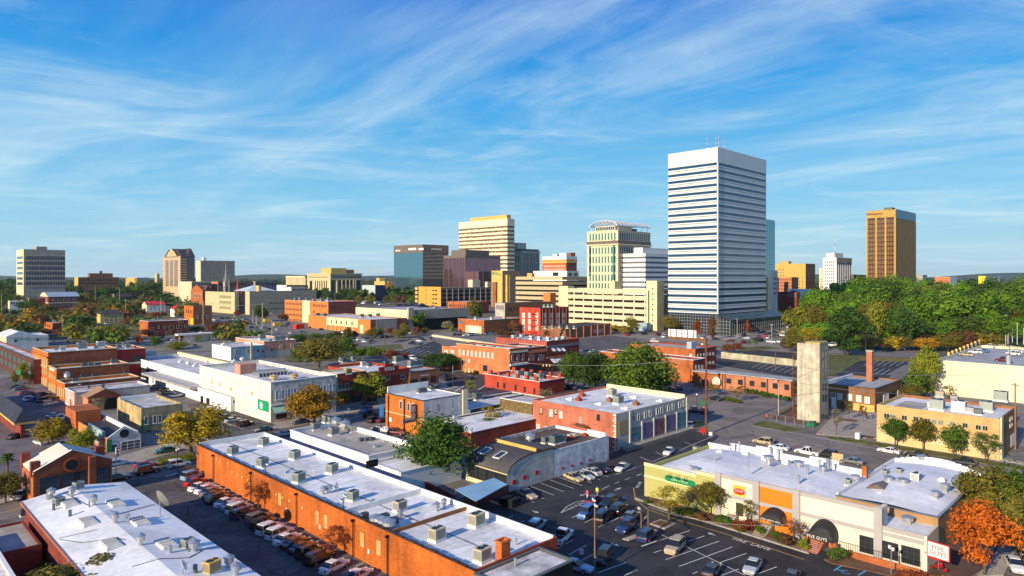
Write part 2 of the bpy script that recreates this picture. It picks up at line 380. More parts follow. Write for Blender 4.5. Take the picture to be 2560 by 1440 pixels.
# ------------------------------------------------------------------ rooftop plant
def ac_meshes(casing):
 k='ac'+casing.name
 if k in WM: return WM[k]
 b=MB();b.box(-.9,-.65,.25,.9,.65,1.55)
 for i in range(7):b.box(-.75+i*.22,-.67,.4,-.65+i*.22,-.651,1.4,1);b.box(-.92,-.55+i*.17,.4,-.901,-.47+i*.17,1.4,1)
 b.box(-.95,-.7,1.551,.95,.7,1.6,0)
 f=MB();f.tube((-.35,0,1.601),(-.35,0,1.68),.42,.42,14);f.tube((.5,0,1.601),(.5,0,1.66),.3,.3,12)
 c=MB();c.box(-1.0,-.75,0,1.0,.75,.249)
 WM[k]=(b.mesh('casing',[casing,ACD]),f.mesh('fan',[BLACKM]),c.mesh('curb',[WHITEP])); return WM[k]
def ac(px,py,z,s=1.0,casing=ACG,label='grey-green air conditioning unit on a flat roof[, # from the left]',rz=0,group='air conditioning units on the roofs'):
 p=G(px,py,z);a,f,c=ac_meshes(casing)
 e=thing('air_conditioner',label,'air conditioner',p,rz,group);s*=.8;e.scale=(s,s,s)
 inst(a,'casing',e);inst(f,'fan',e);inst(c,'curb',e); return e
def vent(bld,px,py,z= None,r=.25,h=.9,kind=0,m=STEEL):
 z=bld.rz if z is None else z
 p=G(px,py,z)-bld.C;b=MB();p=(p.x,p.y,z)
 b.tube(p,(p[0],p[1],z+h),r*.7,r*.7)
 if kind==1:b.tube((p[0],p[1],z+h*.5),(p[0],p[1],z+h),r*1.5,r*1.3,12);b.tube((p[0],p[1],z+h),(p[0],p[1],z+h*1.35),r*1.7,r*.1,12)
 elif kind==2:b.box(p[0]-r*1.3,p[1]-r*1.3,z,p[0]+r*1.3,p[1]+r*1.3,z+h*.6)
 else:b.tube((p[0],p[1],z+h),(p[0],p[1],z+h+.12),r,r)
 return b.build('vent',m,getattr(bld,'roof',bld.e))
def BT(t,name,label,cat,_n,_a,_b,_c,wl,wr= None,roof= None,par=.6,cop= None): return B(name,label,cat,t, None,0,0,0,wl,wr,roof,par,cop)
def BW(name,label,cat,x0,y0,x1,y1,h,wl,wr= None,roof= None,par=.6,cop= None): return B(name,label,cat,(x0,y0,x1-x0,y1-y0,h), None,0,0,0,wl,wr,roof,par,cop)
# ================================================================== GROUND, ROADS, LOTS
g=MB();n=96;R=30000
g.ngon([(R*math.cos(2*math.pi*i/n),R*math.sin(2*math.pi*i/n),0)for i in range(n)])
struct(g.build('ground',GROUND))
ZL=[0.01]
def poly(name,pts,m,z= None,h=0,kind='structure'):
 """flat sheet (or kerbed slab of height h) laid on the ground"""
 if z is None:ZL[0]+=.005;z=ZL[0]
 P=[G(*p)if p[1]>720 else Vector((p[0],p[1],0))for p in pts];b=MB()
 if h:b.prism([(p.x,p.y)for p in P],0,z+h)
 else:b.ngon([(p.x,p.y,z)for p in P])
 o=b.build(name,m);o['kind']=kind; return o
def lines(parent,segs,m=LINE,w=.13,z= None,name='road_marking'):
 b=MB();z=ZL[0]+.012 if z is None else z
 for s in segs:
  a,c=G(s[0],s[1]),G(s[2],s[3]);d=(c-a);
  if d.length<.01: continue
  nrm=Vector((-d.y,d.x,0)).normalized()*w/2;up_=Vector((0,0,z));b.quad(a-nrm+up_,c-nrm+up_,c+nrm+up_,a+nrm+up_)
 return b.build(name,m,parent)
def zz(sc,ox,oy,L_): return[(ox+a/sc,oy+b/sc,ox+c/sc,oy+d/sc)for a,b,c,d in L_]
poly('town_asphalt',[(-400,1500),(-400,900),(100,852),(560,842),(900,850),(1020,846),(1500,832),(1830,846),(2090,872),(2330,900),(2700,960),(2900,1300),(2700,1800),(1280,2600),(-300,2200)],M('old_grey_asphalt',(.195,.18,.168),rough=.9,var=.3,scale=.06,fine=.15,patch=.22,crack=.3))
poly('pavement',[(-60,1262),(170,1178),(352,1126),(460,1098),(680,1055),(900,1006),(1100,958),(1150,968),(1040,996),(900,1028),(760,1062),(620,1090),(450,1128),(270,1178),(-60,1280)],PAVE,h=.10)
rd=poly('road',[(-60,1275),(130,1212),(280,1172),(352,1150),(450,1124),(620,1086),(760,1056),(900,1024),(1040,990),(1130,964),(1240,938),(1380,912),(1500,893),(1520,908),(1400,930),(1250,965),(1160,985),(1060,1008),(960,1042),(870,1066),(723,1102),(500,1160),(330,1212),(150,1262),(-60,1330)],M('avenue_asphalt',(.175,.155,.14),rough=.9,var=.2,scale=.1,fine=.12,patch=.2,crack=.3))
lines(rd,[(-20,1290,330,1190),(330,1190,700,1090),(700,1090,1100,988)],YLINE,.25)
lines(rd,[(380+55*k,1166-13.2*k,405+55*k,1160-13.2*k)for k in range(12)],LINE,.14)
lines(rd,[(350,1212,445,1182),(1115,992,1160,965),(1195,975,1235,950)],LINE,.4)
poly('median_planting',[(398,1156),(440,1142),(482,1132),(486,1138),(440,1154),(402,1165)],GRASS,h=.12,kind='structure')
r2=poly('road',[(1000,880),(1060,872),(1130,905),(1230,927),(1480,968),(1740,1030),(1740,1064),(1440,1000),(1180,985),(1095,945)],M('dark_avenue_asphalt',(.06,.055,.058),rough=.85,var=.2))
r3=poly('road',[(1718,1078),(1730,1000),(1722,965),(1800,972),(1968,1003),(1990,1030),(1910,1040),(1880,1062),(2060,1092),(2190,1118),(2620,1196),(2620,1275),(2300,1192),(2160,1162),(1960,1124),(1800,1092)],M('brown_grey_asphalt',(.20,.175,.155),rough=.9,var=.22,scale=.12,fine=.14,patch=.2,crack=.35))
lines(r3,[(1870,1080,1900,1086),(1960,1096,1990,1102),(2030,1110,2060,1116),(1880,1064,2000,1086),(2000,1086,2190,1122),(1906,990,1936,975),(1935,997,1962,980),(1770,1062,1800,1068),(1640,1200,1641,1201)],LINE,.16)
poly('lawn',[(1880,1063),(1905,1053),(1935,1058),(2010,1076),(1965,1080)],GRASS,h=.1);poly('lawn',[(2060,1090),(2190,1106),(2500,1158),(2640,1180),(2640,1190),(2190,1115),(2075,1098)],GRASS,h=.1)
poly('pavement',[(2040,1086),(2078,1046),(2150,1030),(2195,1032),(2195,1098),(2060,1088)],M('light_concrete',(.34,.30,.26),var=.15,seam=3),h=.08)
poly('pavement',[(2192,1098),(2500,1146),(2640,1170),(2640,1176),(2500,1152),(2192,1104)],PAVE,h=.11)
poly('mulch_bed',[(2140,1092),(2180,1098),(2190,1094),(2150,1088)],DIRT,h=.12);poly('mulch_bed',[(2098,1052),(2140,1056),(2146,1052),(2110,1048)],DIRT,h=.12)
poly('gravel_yard',[(1908,1042),(1990,1008),(2060,1052),(2038,1068)],DIRT)
# parking lots
lot=poly('parking_lot',[(1050,1270),(1280,1215),(1386,1194),(1535,1130),(1722,1076),(1800,1090),(1612,1236),(1700,1275),(2310,1450),(2420,1640),(900,1640)],ASPD)
Lm=zz(3.789,1580,1060,[(90,1165,545,1015),(205,1225,280,1200),(540,1115,685,1065),(320,1290,825,1115),(445,1355,950,1170),(575,1425,620,1405),(830,1320,1085,1230),(850,1440,1010,1380),(1140,1445,1370,1358),(275,1050,1070,1440),(185,365,785,110),(75,315,180,360),(225,270,325,315),(500,178,600,210),(0,430,110,392),(45,490,95,475),(350,380,390,365),(0,1090,30,1080),(0,1410,50,1388)])
Lm+=zz(4.644,1180,1020,[(680,915,955,1018),(795,875,1065,978),(905,840,1180,940),(1005,805,1280,907),(1330,850,1385,872),(1430,820,1485,840),(1510,780,1585,805),(1670,775,1995,665),(1655,885,1710,862),(1775,838,1840,815),(1915,792,1970,770),(1160,1280,1230,1248),(1310,1335,1395,1295),(1460,1390,1700,1280),(1830,680,1895,690),(540,1035,725,1100),(790,1040,838,1058),(1500,955,1595,905),(1030,1225,1310,1100),(1030,1225,1100,1150),(1100,1150,1200,1100),(1200,1100,1310,1078),(1240,1130,1300,1150)])
Lm+=zz(4.644,1180,1020,[(1060+40*k,1190-20*k,1085+45*k,1200-21*k)for k in range(6)])
Lm+=zz(4.571,1080,1160,[(1420,980,1615,870),(1560,1045,1770,930),(1715,1105,1845,1035),(1900,1250,2210,1135),(2200,1280,2345,1220),(1895,730,2140,620),(2390,945,2560,885),(870,625,925,598),(1010,670,1055,655),(2350,715,2455,600)])
lines(lot,Lm,LINE,.13)
def arrow(pa,pb,par):
 a,c=G(*pa),G(*pb);d=(c-a);L_=d.length;d.normalize();n_=Vector((-d.y,d.x,0));z_=Vector((0,0,ZL[0]+.012));b=MB()
 b.quad(a-n_*.1+z_,a+d*L_*.55-n_*.1+z_,a+d*L_*.55+n_*.1+z_,a+n_*.1+z_);b.ngon([a+d*L_*.5-n_*.38+z_,c+z_,a+d*L_*.5+n_*.38+z_]); return b.build('arrow_marking',LINE,par)
for pa,pb in(((1331,1278),(1347,1284)),((1537,1227),(1553,1220)),((1570,1249),(1555,1243)),((1528,1360),(1548,1367)),((1788,1340),(1769,1333)),((1462,1237),(1450,1240))):arrow(pa,pb,lot)
o=text('FIRE  LANE','road_lettering',1.25,LINE,lot,G(1878,1360,ZL[0]+.016),(0,0,math.radians(-92)),.001)
o=text('FIRE LANE','road_lettering',.9,LINE,lot,G(1597,1212,ZL[0]+.016),(0,0,math.radians(25)),.001)
lines(lot,[(1584,1220,1588,1250),(1588,1250,1620,1275),(1620,1275,1700,1303),(1700,1303,1800,1332),(1800,1332,1900,1364),(1900,1364,2010,1400)],YLINE,.15)
lines(lot,[(2085,1428,2125,1402),(2145,1440,2180,1420),(2125,1402,2180,1420)],M('blue_road_paint',(.12,.35,.55),var=.2),.2)
b_=MB();c_=G(2116,1432);
for i in range(14):a0,a1=2*math.pi*i/20,2*math.pi*(i+1)/20;b_.quad(*[(c_.x+r*math.cos(t),c_.y+r*math.sin(t),ZL[0]+.014)for r,t in((.45,a0),(.45,a1),(.6,a1),(.6,a0))])
b_.quad(*[(c_.x+x,c_.y+y,ZL[0]+.014)for x,y in((-.1,.5),(.1,.5),(.1,1.3),(-.1,1.3))]);b_.build('wheelchair_marking',M('blue_road_paint'),lot)
poly('planting_bed',[(1640,1262),(1700,1281),(1800,1310),(1900,1340),(2018,1378),(2040,1372),(1920,1328),(1800,1292),(1690,1262),(1615,1240)],DIRT,h=.14)
poly('kerb',[(1590,1246),(1640,1266),(1700,1285),(1800,1314),(1900,1345),(2022,1383),(2022,1387),(1900,1349),(1800,1318),(1700,1289),(1640,1270),(1588,1249)],PAVE,h=.15)
poly('traffic_island',[(1624,1312),(1650,1301),(1690,1312),(1662,1326)],PAVE,h=.12);poly('mulch_bed',[(1630,1312),(1651,1304),(1683,1312),(1661,1322)],DIRT,h=.15)
poly('traffic_island',[(1556,1350),(1600,1335),(1612,1340),(1572,1354)],PAVE,h=.12)
poly('planting_bed',[(2060,1402),(2120,1396),(2200,1420),(2310,1446),(2300,1462),(2180,1432),(2080,1412)],DIRT,h=.14)
poly('terrace',[(2315,1400),(2420,1330),(2460,1420),(2330,1500)],M('red_brown_paving',(.12,.07,.055),var=.3),h=.08)
poly('pavement',[(2440,1445),(2480,1400),(2530,1310),(2560,1290),(2570,1320),(2510,1440)],PAVE,h=.1)
l2=poly('parking_lot',[(440,1190),(520,1178),(1180,1470),(1100,1640),(700,1640),(300,1205)],M('dusky_asphalt',(.105,.096,.096),rough=.9,var=.35,scale=.12,fine=.2,patch=.25,crack=.4))
lines(l2,[(890,1418,910,1408),(855,1437,878,1424)],LINE,.14);lines(l2,[(474,1258,492,1256),(486,1264,504,1262)],ASPD,1.1)
l3=poly('parking_lot',[(470,1010),(560,1000),(690,1064),(600,1096),(520,1100)],M('dusky_asphalt'));lines(l3,[(570,1060,610,1075),(600,1092,688,1070),(548,1050,580,1066)],LINE,.14)
l4=poly('parking_lot',[(-200,985),(20,945),(95,955),(160,1010),(245,1088),(262,1136),(100,1190),(-200,1260)],M('violet_grey_asphalt',(.155,.135,.14),rough=.9,var=.25,scale=.1,patch=.2));lines(l4,[(0,985,45,975),(40,1008,75,1003),(85,1032,125,1020),(0,1040,40,1030)],LINE,.2)
lines(l4,[(60,990,80,984),(82,1005,103,999),(100,1015,122,1008)],LINE,.14)
l5=poly('parking_lot',[(940,872),(1000,850),(1060,846),(1108,862),(1108,892),(1010,896)],ASPD);lines(l5,[(965+12*k,872+2.2*k,990+12*k,862+2.2*k)for k in range(9)]+[(990+11*k,858+1.6*k,1000+11*k,855+1.6*k)for k in range(8)],LINE,.25)
poly('parking_lot',[(1080,845),(1150,838),(1280,862),(1180,874),(1108,866)],ASPG)
poly('parking_lot',[(1447,850),(1530,836),(1590,846),(1610,862),(1490,905),(1447,890)],M('dusky_asphalt'))
l6=poly('parking_lot',[(1790,896),(1860,898),(1992,915),(1992,945),(1900,930),(1790,912)],ASPD);lines(l6,[(1880+16*k,920+2.6*k,1905+16*k,908+2.6*k)for k in range(7)],LINE,.18)
poly('parking_lot',[(1852,874),(1990,882),(1990,900),(1860,888)],ASPD)
l7=poly('parking_lot',[(2085,938),(2140,903),(2270,906),(2245,945),(2180,960)],ASPD);lines(l7,[(2180+16*k,903+.4*k,2160+16*k,914+.4*k)for k in range(6)]+[(2170+16*k,936+.8*k,2195+16*k,922+.8*k)for k in range(5)],LINE,.18)
poly('parking_lot',[(2170,876),(2310,872),(2300,896),(2175,892)],ASPG);poly('lawn',[(2070,888),(2165,888),(2150,902),(2085,940),(2068,940)],GRASS);poly('lawn',[(2150,893),(2300,898),(2270,905),(2150,902)],M('ochre_grass',(.20,.15,.03),var=.4))
poly('pavement',[(2230,930),(2262,912),(2280,930),(2250,960),(2215,962)],ASPG)
poly('road',[(1510,838),(1650,836),(1850,846),(1990,797),(2040,797),(2010,850),(2140,884),(1990,884),(1850,872),(1640,852)],M('pale_street_asphalt',(.21,.19,.165),rough=.9,var=.2))
poly('lawn',[(1840,872),(1915,866),(1950,872),(1850,880)],GRASS,h=.1)
poly('parking_lot',[(500,802),(700,792),(790,812),(900,852),(760,868),(600,866),(560,832)],ASPG)
poly('road',[(100,868),(250,850),(420,852),(560,860),(900,868),(1010,855),(1130,822),(1150,834),(1010,876),(900,884),(560,878),(100,884)],M('pale_street_asphalt'))
poly('lawn',[(900,868),(1000,860),(1010,872),(920,886)],GRASS);poly('lawn',[(700,880),(900,880),(900,900),(720,905)],GRASS);poly('lawn',[(-300,850),(-100,780),(300,770),(480,790),(330,842),(100,846)],GRASS)
poly('park_lawn',[(1960,815),(2080,770),(3400,770),(3000,900),(2500,880),(2060,872)],M('park_grass',(.05,.075,.015),var=.4,scale=.1))
poly('pavement',[(1655,832),(1825,842),(1960,806),(1965,810),(1830,850),(1655,838)],PAVE,h=.1)
# ================================================================== SKYLINE
def mullions(bld,name,face,nx,nz,z0,z1,m,u0=0,u1= None,th=.15,proud=.12):
 b=MB();u1=(bld.d if face=='L' else bld.w)if u1 is None else u1
 def bx(a,c,e,f):
  if face=='L':b.box(-proud,a,e,-.02,c,f)
  else:b.box(a,-proud,e,c,-.02,f)
 for i in range(nx+1):u=u0+(u1-u0)*i/nx;bx(u-th/2,u+th/2,z0,z1)
 for j in range(1,nz):z=z0+(z1-z0)*j/nz;
 bb=MB();proud-=.03
 for j in range(nz+1):
  z=z0+(z1-z0)*j/nz
  if face=='L':b.box(-proud,u0,z-th/2,-.02,u1,z+th/2)
  else:b.box(u0,-proud,z-th/2,u1,-.02,z+th/2)
 return b.build(name,m,bld.e)
def core(bld,name,m,z0,z1,inset=0.0):
 i=inset; return MB().box(i,i,z0,bld.w-i,bld.d-i,z1).build(name,m,bld.e)
def banded(bld,rows,glass,spand,yfirst,ylast,gfrac,ztop= None,zbot=0,proud=.3):
 """glass core with projecting spandrel rings; yfirst / ylast = pixel rows (at the near corner) of the tops of the first and last glass bands"""
 z= lambda py:H-(py-YH)*bld.D/F
 zf,zl_=z(yfirst),z(ylast);per=(zf-zl_)/(rows-1);gh=per*gfrac
 cap=bld.h
 core(bld,'glass_wall',glass,zbot,cap-.8)
 MB().box(.7,.7,cap-.79,bld.w-.7,bld.d-.7,cap-.5).build('roof',RWO,bld.e)
 strip(bld,'parapet',spand,zf,cap,proud)
 for i in range(rows):
  t=zf-per*i-gh;bt=zf-per*(i+1)if i<rows-1 else t-(per-gh)*.8
  strip(bld,'spandrel',spand,bt,t,proud)
 return bt
# --- tall striped tower
tw=B('office_tower','tallest white office tower with horizontal dark blue glass bands','office tower',1794,837,367.5,1671,1915, None)
z= lambda py:H-(py-YH)*tw.D/F
core(tw,'glass_wall',GTOW,z(788),tw.h-.8)
MB().box(.7,.7,tw.h-.79,tw.w-.7,tw.d-.7,tw.h-.5).build('roof',RGR,tw.e)
strip(tw,'parapet',TOWERW,z(405.6),tw.h,.18)
for i in range(22):
 t,b_=z(405.6+17.49*i+6.8),z(405.6+17.49*(i+1))if i<21 else z(785)
 g=t-(t-b_)*.36;bb=MB();w,d=tw.w,tw.d
 for z0,z1 in((b_,g-.16),(g+.16,t)):
  o,n_=.18,.5
  bb.box(-o,-o,z0,n_,d+o,z1);bb.box(n_,-o,z0,w-n_,n_,z1);bb.box(w-n_,-o,z0,w+o,d+o,z1);bb.box(n_,d-n_,z0,w-n_,d+o,z1)
 bb.build('spandrel',TOWERW,tw.e)
MB().tube((-.2,-.2,z(785)),(-.2,-.2,z(405.6)),.55,.55,8).build('corner_mullion',TOWERW,tw.e)
core(tw,'lobby_glass',GDARK,0,z(788)-.01,1.0)
tw2=type('o',(),{});tw2.e,tw2.d,tw2.w=tw.e,tw.d,tw.w
zp=z(786)
b=MB()
for i in range(19):y=tw.d*i/18;b.box(.75,y-.1,0,.98,y+.1,zp-.3)
for j in range(7):zz=zp*j/6.6;b.box(.8,0,zz-.1,.97,tw.d,zz+.1)
b.build('mullions',STEEL,tw.e)
a=solY(tw.C,1823);Dc=(tw.C.x+tw.C.y+a)/R2;ze=H-(801-YH)*Dc/F;xw=solX(tw.C,1946)-6
b=MB();prof=[(a,0),(1.0,0),(1.0,zp-1),(a,ze-.3)]
b.ext(prof,0,1.0,xw);b.build('atrium_glass',GDARK,tw.e)
b=MB();
for i in range(30):
 x=1+(xw-1)*i/29;b.quad((x-.12,a-.5,ze),(x+.12,a-.5,ze),(x+.12,.9,zp),(x-.12,.9,zp));
for j in range(8):
 f_=j/7;y=a-.5+(1.4-a)*f_;zz=ze+(zp-ze)*f_;b.box(1,y-.12,zz-.05,xw,y+.12,zz+.16)
for i in range(28):x=1+(xw-1)*i/27;b.box(x-.1,a-.2,0,x+.1,a-.02,ze-.2)
for j in range(4):b.box(1,a-.19,ze*j/3.3-.1,xw,a-.03,ze*j/3.3+.1)
for i in range(5):y=a+(1-a)*i/4;zz=ze+(zp-ze)*i/4;b.box(.8,y-.1,0,.99,y+.1,zz-.4)
for j in range(5):b.box(.82,a,ze*j/4.4-.1,.98,1,ze*j/4.4+.1)
b.build('atrium_frame',STEEL,tw.e)
b=MB();b.quad((1,a-.5,ze-.12),(xw,a-.5,ze-.12),(xw,.9,zp-.12),(1,.9,zp-.12));b.build('atrium_roof',GBLUE,tw.e)
def mast(bld,px,ptop,pbase_y,label,u= None,face='L',m=WHITE,inset=3,r=.35):
 y=bld.ly(px)if face=='L' else inset;x=inset if face=='L' else bld.rx(px)
 P=bld.C+Vector((x,y,bld.h-.5));D=dep(P);zt=H-(ptop-YH)*D/F
 e=thing('antenna_mast',label,'antenna',P,0,'antenna masts on tower roofs');hh=max(zt-P.z,2)
 b=MB();n=6
 for i in range(n):b.tube((0,0,hh*i/n),(0,0,hh*(i+1)/n),r*(1-.1*i),r*(.95-.1*i),6,i%2)
 b.build('mast',[m,REDP],e)
 b=MB()
 for i in range(3):b.box(-1.2,-.08,hh*(.35+.2*i),1.2,.08,hh*(.35+.2*i)+.16)
 b.build('crossbar',STEEL,e); return e
for px,pt,fc in((1762,338,'L'),(1791,337,'L'),(1799,338,'R'),(1806,348,'R'),(1820,347,'R'),(1888,381,'R'),(1892,382,'R')):
 mast(tw,px,pt,0,'red and white antenna mast on the tall striped tower[, # from the left]',face=fc,r=.2)
# --- blue glass tower behind
b1=B('glass_tower','narrow blue glass tower half hidden behind the tall striped tower','office tower',1890,790,545,1860,1937,GTEAL,GTEAL,RGR,1)
mullions(b1,'mullions','R',10,30,6,b1.h,FRD)
# --- striped concrete office, left
b1=B('concrete_office','boxy grey concrete office block at the far left with six window rows','office building',59,762,623,41,163,YWHITE,CONCG,RGR,1.5)  # pale yellow left wall paints sunlight onto grey concrete
b1.grid('R',64,163,15,639,716,6,.72,.62,'flat',FRD,GDARK)
for i in range(6):
 z0=b1.zl(52,640+i*13);b1.put('L',b1.d*.5,z0-b1.h*.055,b1.d*.8,b1.h*.05,'flat',FRD,GBLUE)
b1.done();b=MB()
for i in range(7):zz=b1.zr(64,638+i*12.9);b.box(b1.w*.04,-.7,zz-.6,b1.w,-.06,zz+.6)
b.build('ledge',CONC,b1.e)
x0,x1=b1.rx(92),b1.rx(119);b1.box('penthouse',CONCG,x0,2,b1.rz,x1,b1.d*.5,b1.h+4.5)
# --- low brown block behind trees, left
b1=B('brick_block','low brown brick block behind trees left of the gabled tower','building',195,745,693,186,297,YELL,BROWN,RBR,.8)  # yellow left wall is brown brick coloured as sunlit
b1.grid('R',198,295,14,696,713,2,.6,.5,'flat',FRD,GDARK);b1.done()
b1.box('penthouse',BROWN,b1.rx(225),3,b1.rz,b1.rx(283),b1.d*.6,b1.h+7.5);b1.box('chimney',BROWN,b1.rx(252),6,b1.h+7.501,b1.rx(258),11,b1.h+12)
b1=B('grain_silo','small yellow lit industrial block on the left horizon','industrial building',342,738,694,320,372,YELL,CONCG,RGR,.6)  # yellow of the left wall and silos carries the low sunlight
b=MB()
for i in range(5):y=b1.d*(i+.5)/5;b.tube((-.5,y,0),(-.5,y,b1.h-1),b1.d*.09, None,10)
b.build('silo',YELL,b1.e)
b1=B('small_tower','small buff tower on the left horizon beside the gabled tower','building',392,735,685,387,399,YELL,CONC,RGR,.6)
b1.box('turret',CONC,2,2,b1.rz,b1.w-2,b1.d-2,b1.h+4)
# --- gabled post-modern tower
b1=B('gabled_tower','buff office tower with dark gabled roofs on the left skyline','office tower',451,758,640,408,487,M('buff_stone',(.50,.36,.22),var=.12),M('shaded_tower_stone',(.10,.10,.13),var=.2),RDK,.5)  # right face: the tower stone darkened in colour for its shaded side
w,d,h=b1.w,b1.d,b1.h;rh=(642-622)*b1.D/F
b1.grid('L',446,412,3,646,720,1,.8,.9,'flat',FRD,M('buff_window_strip',(.24,.18,.13),rough=.2,spec=.5,var=.3,scale=.2))
b1.grid('L',446,412,8,636+4,643.5,1,.6,.8);b1.grid('R',468,486,4,640,643,1,.7,.8);b1.done()
b=MB()
for i in range(16):zz=h*(.12+.053*i);b.box(-.5,-.6,zz,w*.42,-.05,zz+1.5,0);b.box(-.6,d*.80,zz,-.05,d,zz+1.4,0)
b.build('ledge',M('buff_stone', None),b1.e)
b=MB()  # cross gables
for a0,a1 in((0,.62),):
 b.ext([(d*.18,h),(d*.82,h),(d*.66,h+rh*.62),(d*.5,h+rh),(d*.34,h+rh*.62)],0,-.4,w*.6,1, True,0)
b.ext([(w*.45,h),(w+.3,h),(w*.72,h+rh)],1,-.4,d+.4,1, True,2)
b.ext([(0,h),(d,h),(d*.75,h+rh*.9),(d*.25,h+rh*.9)],0,w*.08,w*.55,1, True,1)
b.build('gable_roof',[M('buff_stone', None),RDK,M('shaded_tower_stone', None)],b1.e)
# --- finned slab
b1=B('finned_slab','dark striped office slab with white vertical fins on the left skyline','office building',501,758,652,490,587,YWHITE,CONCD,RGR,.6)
b=MB()
for i in range(34):x=b1.w*(i+.5)/34;b.box(x-.45,-.9,3,x+.45,-.02,b1.h-.5)
b.box(-.5,-1,b1.h-.49,b1.w+.3,-.02,b1.h+.6);b.build('fin',CONC,b1.e)
b1.box('penthouse',WHITE,b1.rx(511),4,b1.rz,b1.rx(518),12,b1.h+5)
# --- church with spire
def spire(px,pyb,ptop,pw,label,wallm,roofm,frac=.45,n=8):
 p=G(px,pyb);D=dep(p);hh=(pyb-ptop)*D/F;r=pw*D/F/2
 e=thing('church_steeple',label,'steeple',p)
 b=MB();b.box(-r,-r,0,r,r,hh*frac);b.box(-r*1.1,-r*1.1,hh*frac+.002,r*1.1,r*1.1,hh*(frac+.03))
 for sx in(-1,1):
  for sy in(-1,1):b.tube((sx*r*.9,sy*r*.9,hh*(frac+.03)),(sx*r*.9,sy*r*.9,hh*(frac+.16)),r*.16,.02,6)
 b.build('tower',wallm,e)
 b=MB();b.tube((0,0,hh*(frac+.031)),(0,0,hh),r*.85,.05,n);b.build('spire',roofm,e)
 b=MB()
 for k in range(4):
  c,s_=(r+.05,0)if k==0 else(0,0)
 b.box(-r-.06,-r*.3,hh*frac*.62,-r+.01,r*.3,hh*frac*.9);b.box(-r*.3,-r-.06,hh*frac*.62,r*.3,-r+.01,hh*frac*.9);b.build('belfry_opening',GDARK,e)
spire(565,776,654,10,'grey church steeple with needle spire in front of the striped slab',CONC,M('grey_slate',(.22,.26,.27),var=.2),.55)
spire(594.5,776,697,14,'red church turret with pointed red cap near the concrete museum',ORANGE2,M('red_slate',(.35,.06,.05),var=.2),.5)
# --- cluster left of the museum
for nm,lab,cx,cyb,yt,xl,xr,wl,wr,rf,pent in(
 ('low_building','white low rooftop block with plant below the gabled tower',470,756,701,425,500,WHITE,CONCG,RGR,1),
 ('low_building','wide beige flat block below the striped slab',479,770,704,446,528,CREAM,CONCG,RGR,0),  # cream wall coloured as sunlit, grey wall as shaded
 ('low_building','pinkish grey flat block behind the church steeple',545,768,704,527,572,SALMON,CONCD,RDK,0),
 ('low_building','dark open parking deck behind the red church turret',573,772,704,560,634,CONC,CONCD,RGR,0),
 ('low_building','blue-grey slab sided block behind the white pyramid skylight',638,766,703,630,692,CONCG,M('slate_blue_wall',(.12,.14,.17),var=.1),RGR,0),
 ('low_building','brown roofed low hall left of the classical courthouse',716,762,713,690,770,WHITE,BROWN,RBR,0),
 ('low_building','white flat hall with small windows in front of the courthouse',728,772,718,716,766,WHITE,STUCCOG,RWH,0)):
 b1=B(nm,lab,'building',cx,cyb,yt,xl,xr,wl,wr,rf,.5)
 if pent:
  for k in range(4):x=b1.w*(.1+.22*k);b1.box('rooftop_plant',WHITE,x,b1.d*.3,b1.rz,x+b1.w*.12,b1.d*.6,b1.h+3+2*(k%2))
 else:b1.grid('R',cx+2,xr,7,yt+2,yt+12,1,.6,.5);b1.done()
# red-brown brick church body
b1=B('church_hall','brown brick church hall with steep gable roofs left of the museum','church',507,778,726,477,531,ORANGE2,DKRED,RBR,.3)
b=MB();hh=14*b1.D/F;b.ext([(-.5,b1.h),(b1.d+.5,b1.h),(b1.d/2,b1.h+hh)],0,-.3,b1.w+.3,0, True,1);b.ext([(b1.w*.2,b1.h),(b1.w*.9,b1.h),(b1.w*.55,b1.h+hh*.9)],1,-.5,b1.d*.5,0, True,2)
b.build('gable_roof',[RBR,ORANGE2,DKRED],b1.e);b1.grid('L',504,480,3,731,748,1,.4,.7,'arch',FRW,GDARK);b1.done()
# --- museum
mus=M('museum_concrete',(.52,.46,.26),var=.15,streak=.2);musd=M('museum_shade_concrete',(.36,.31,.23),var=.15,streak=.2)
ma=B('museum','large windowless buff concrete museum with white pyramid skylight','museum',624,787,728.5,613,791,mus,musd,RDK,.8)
ma.grid('R',671,714,8,755,761,1,.35,.8);ma.grid('R',671,714,8,769,775,1,.35,.8)
c2=G(587,785)-ma.C
D2=dep(G(587,785));h2=H-(731-YH)*D2/F;y1=solY(G(587,785),513)
MB().box(c2.x,c2.y,-.3,-.02 if c2.x<0 else c2.x+5,c2.y+y1,h2).build('west_wing',mus,ma.e)
for r_ in(742,756,770):
 z0=H-(r_+5-YH)*D2/F
 for k in range(14):
  u=c2.y+y1*(.13+.028*k);inst(winmesh(.9,3.0,'flat',FRD,GDARK),'window',ma.e,(c2.x,u,z0),-math.pi/2)
ma.done()
px0,px1=ma.rx(640),ma.rx(700)
cx_=ma.rx(664);b=MB();r_=24;zb=ma.h+.1;zt=zb+15*ma.D/F
for k in range(4):
 a0,a1=math.pi/4+k*math.pi/2,math.pi/4+(k+1)*math.pi/2
 b.ngon([(cx_+r_*math.cos(a0),r_+2+r_*math.sin(a0),zb),(cx_+r_*math.cos(a1),r_+2+r_*math.sin(a1),zb),(cx_,r_+2,zt)])
b.build('pyramid_skylight',M('white_pyramid',(.55,.60,.66),rough=.4,var=.1),ma.e)
ma.box('penthouse',YELL,ma.rx(650),ma.d-8 if ma.d>10 else 1,ma.rz,ma.rx(656),ma.d-1,ma.h+6)
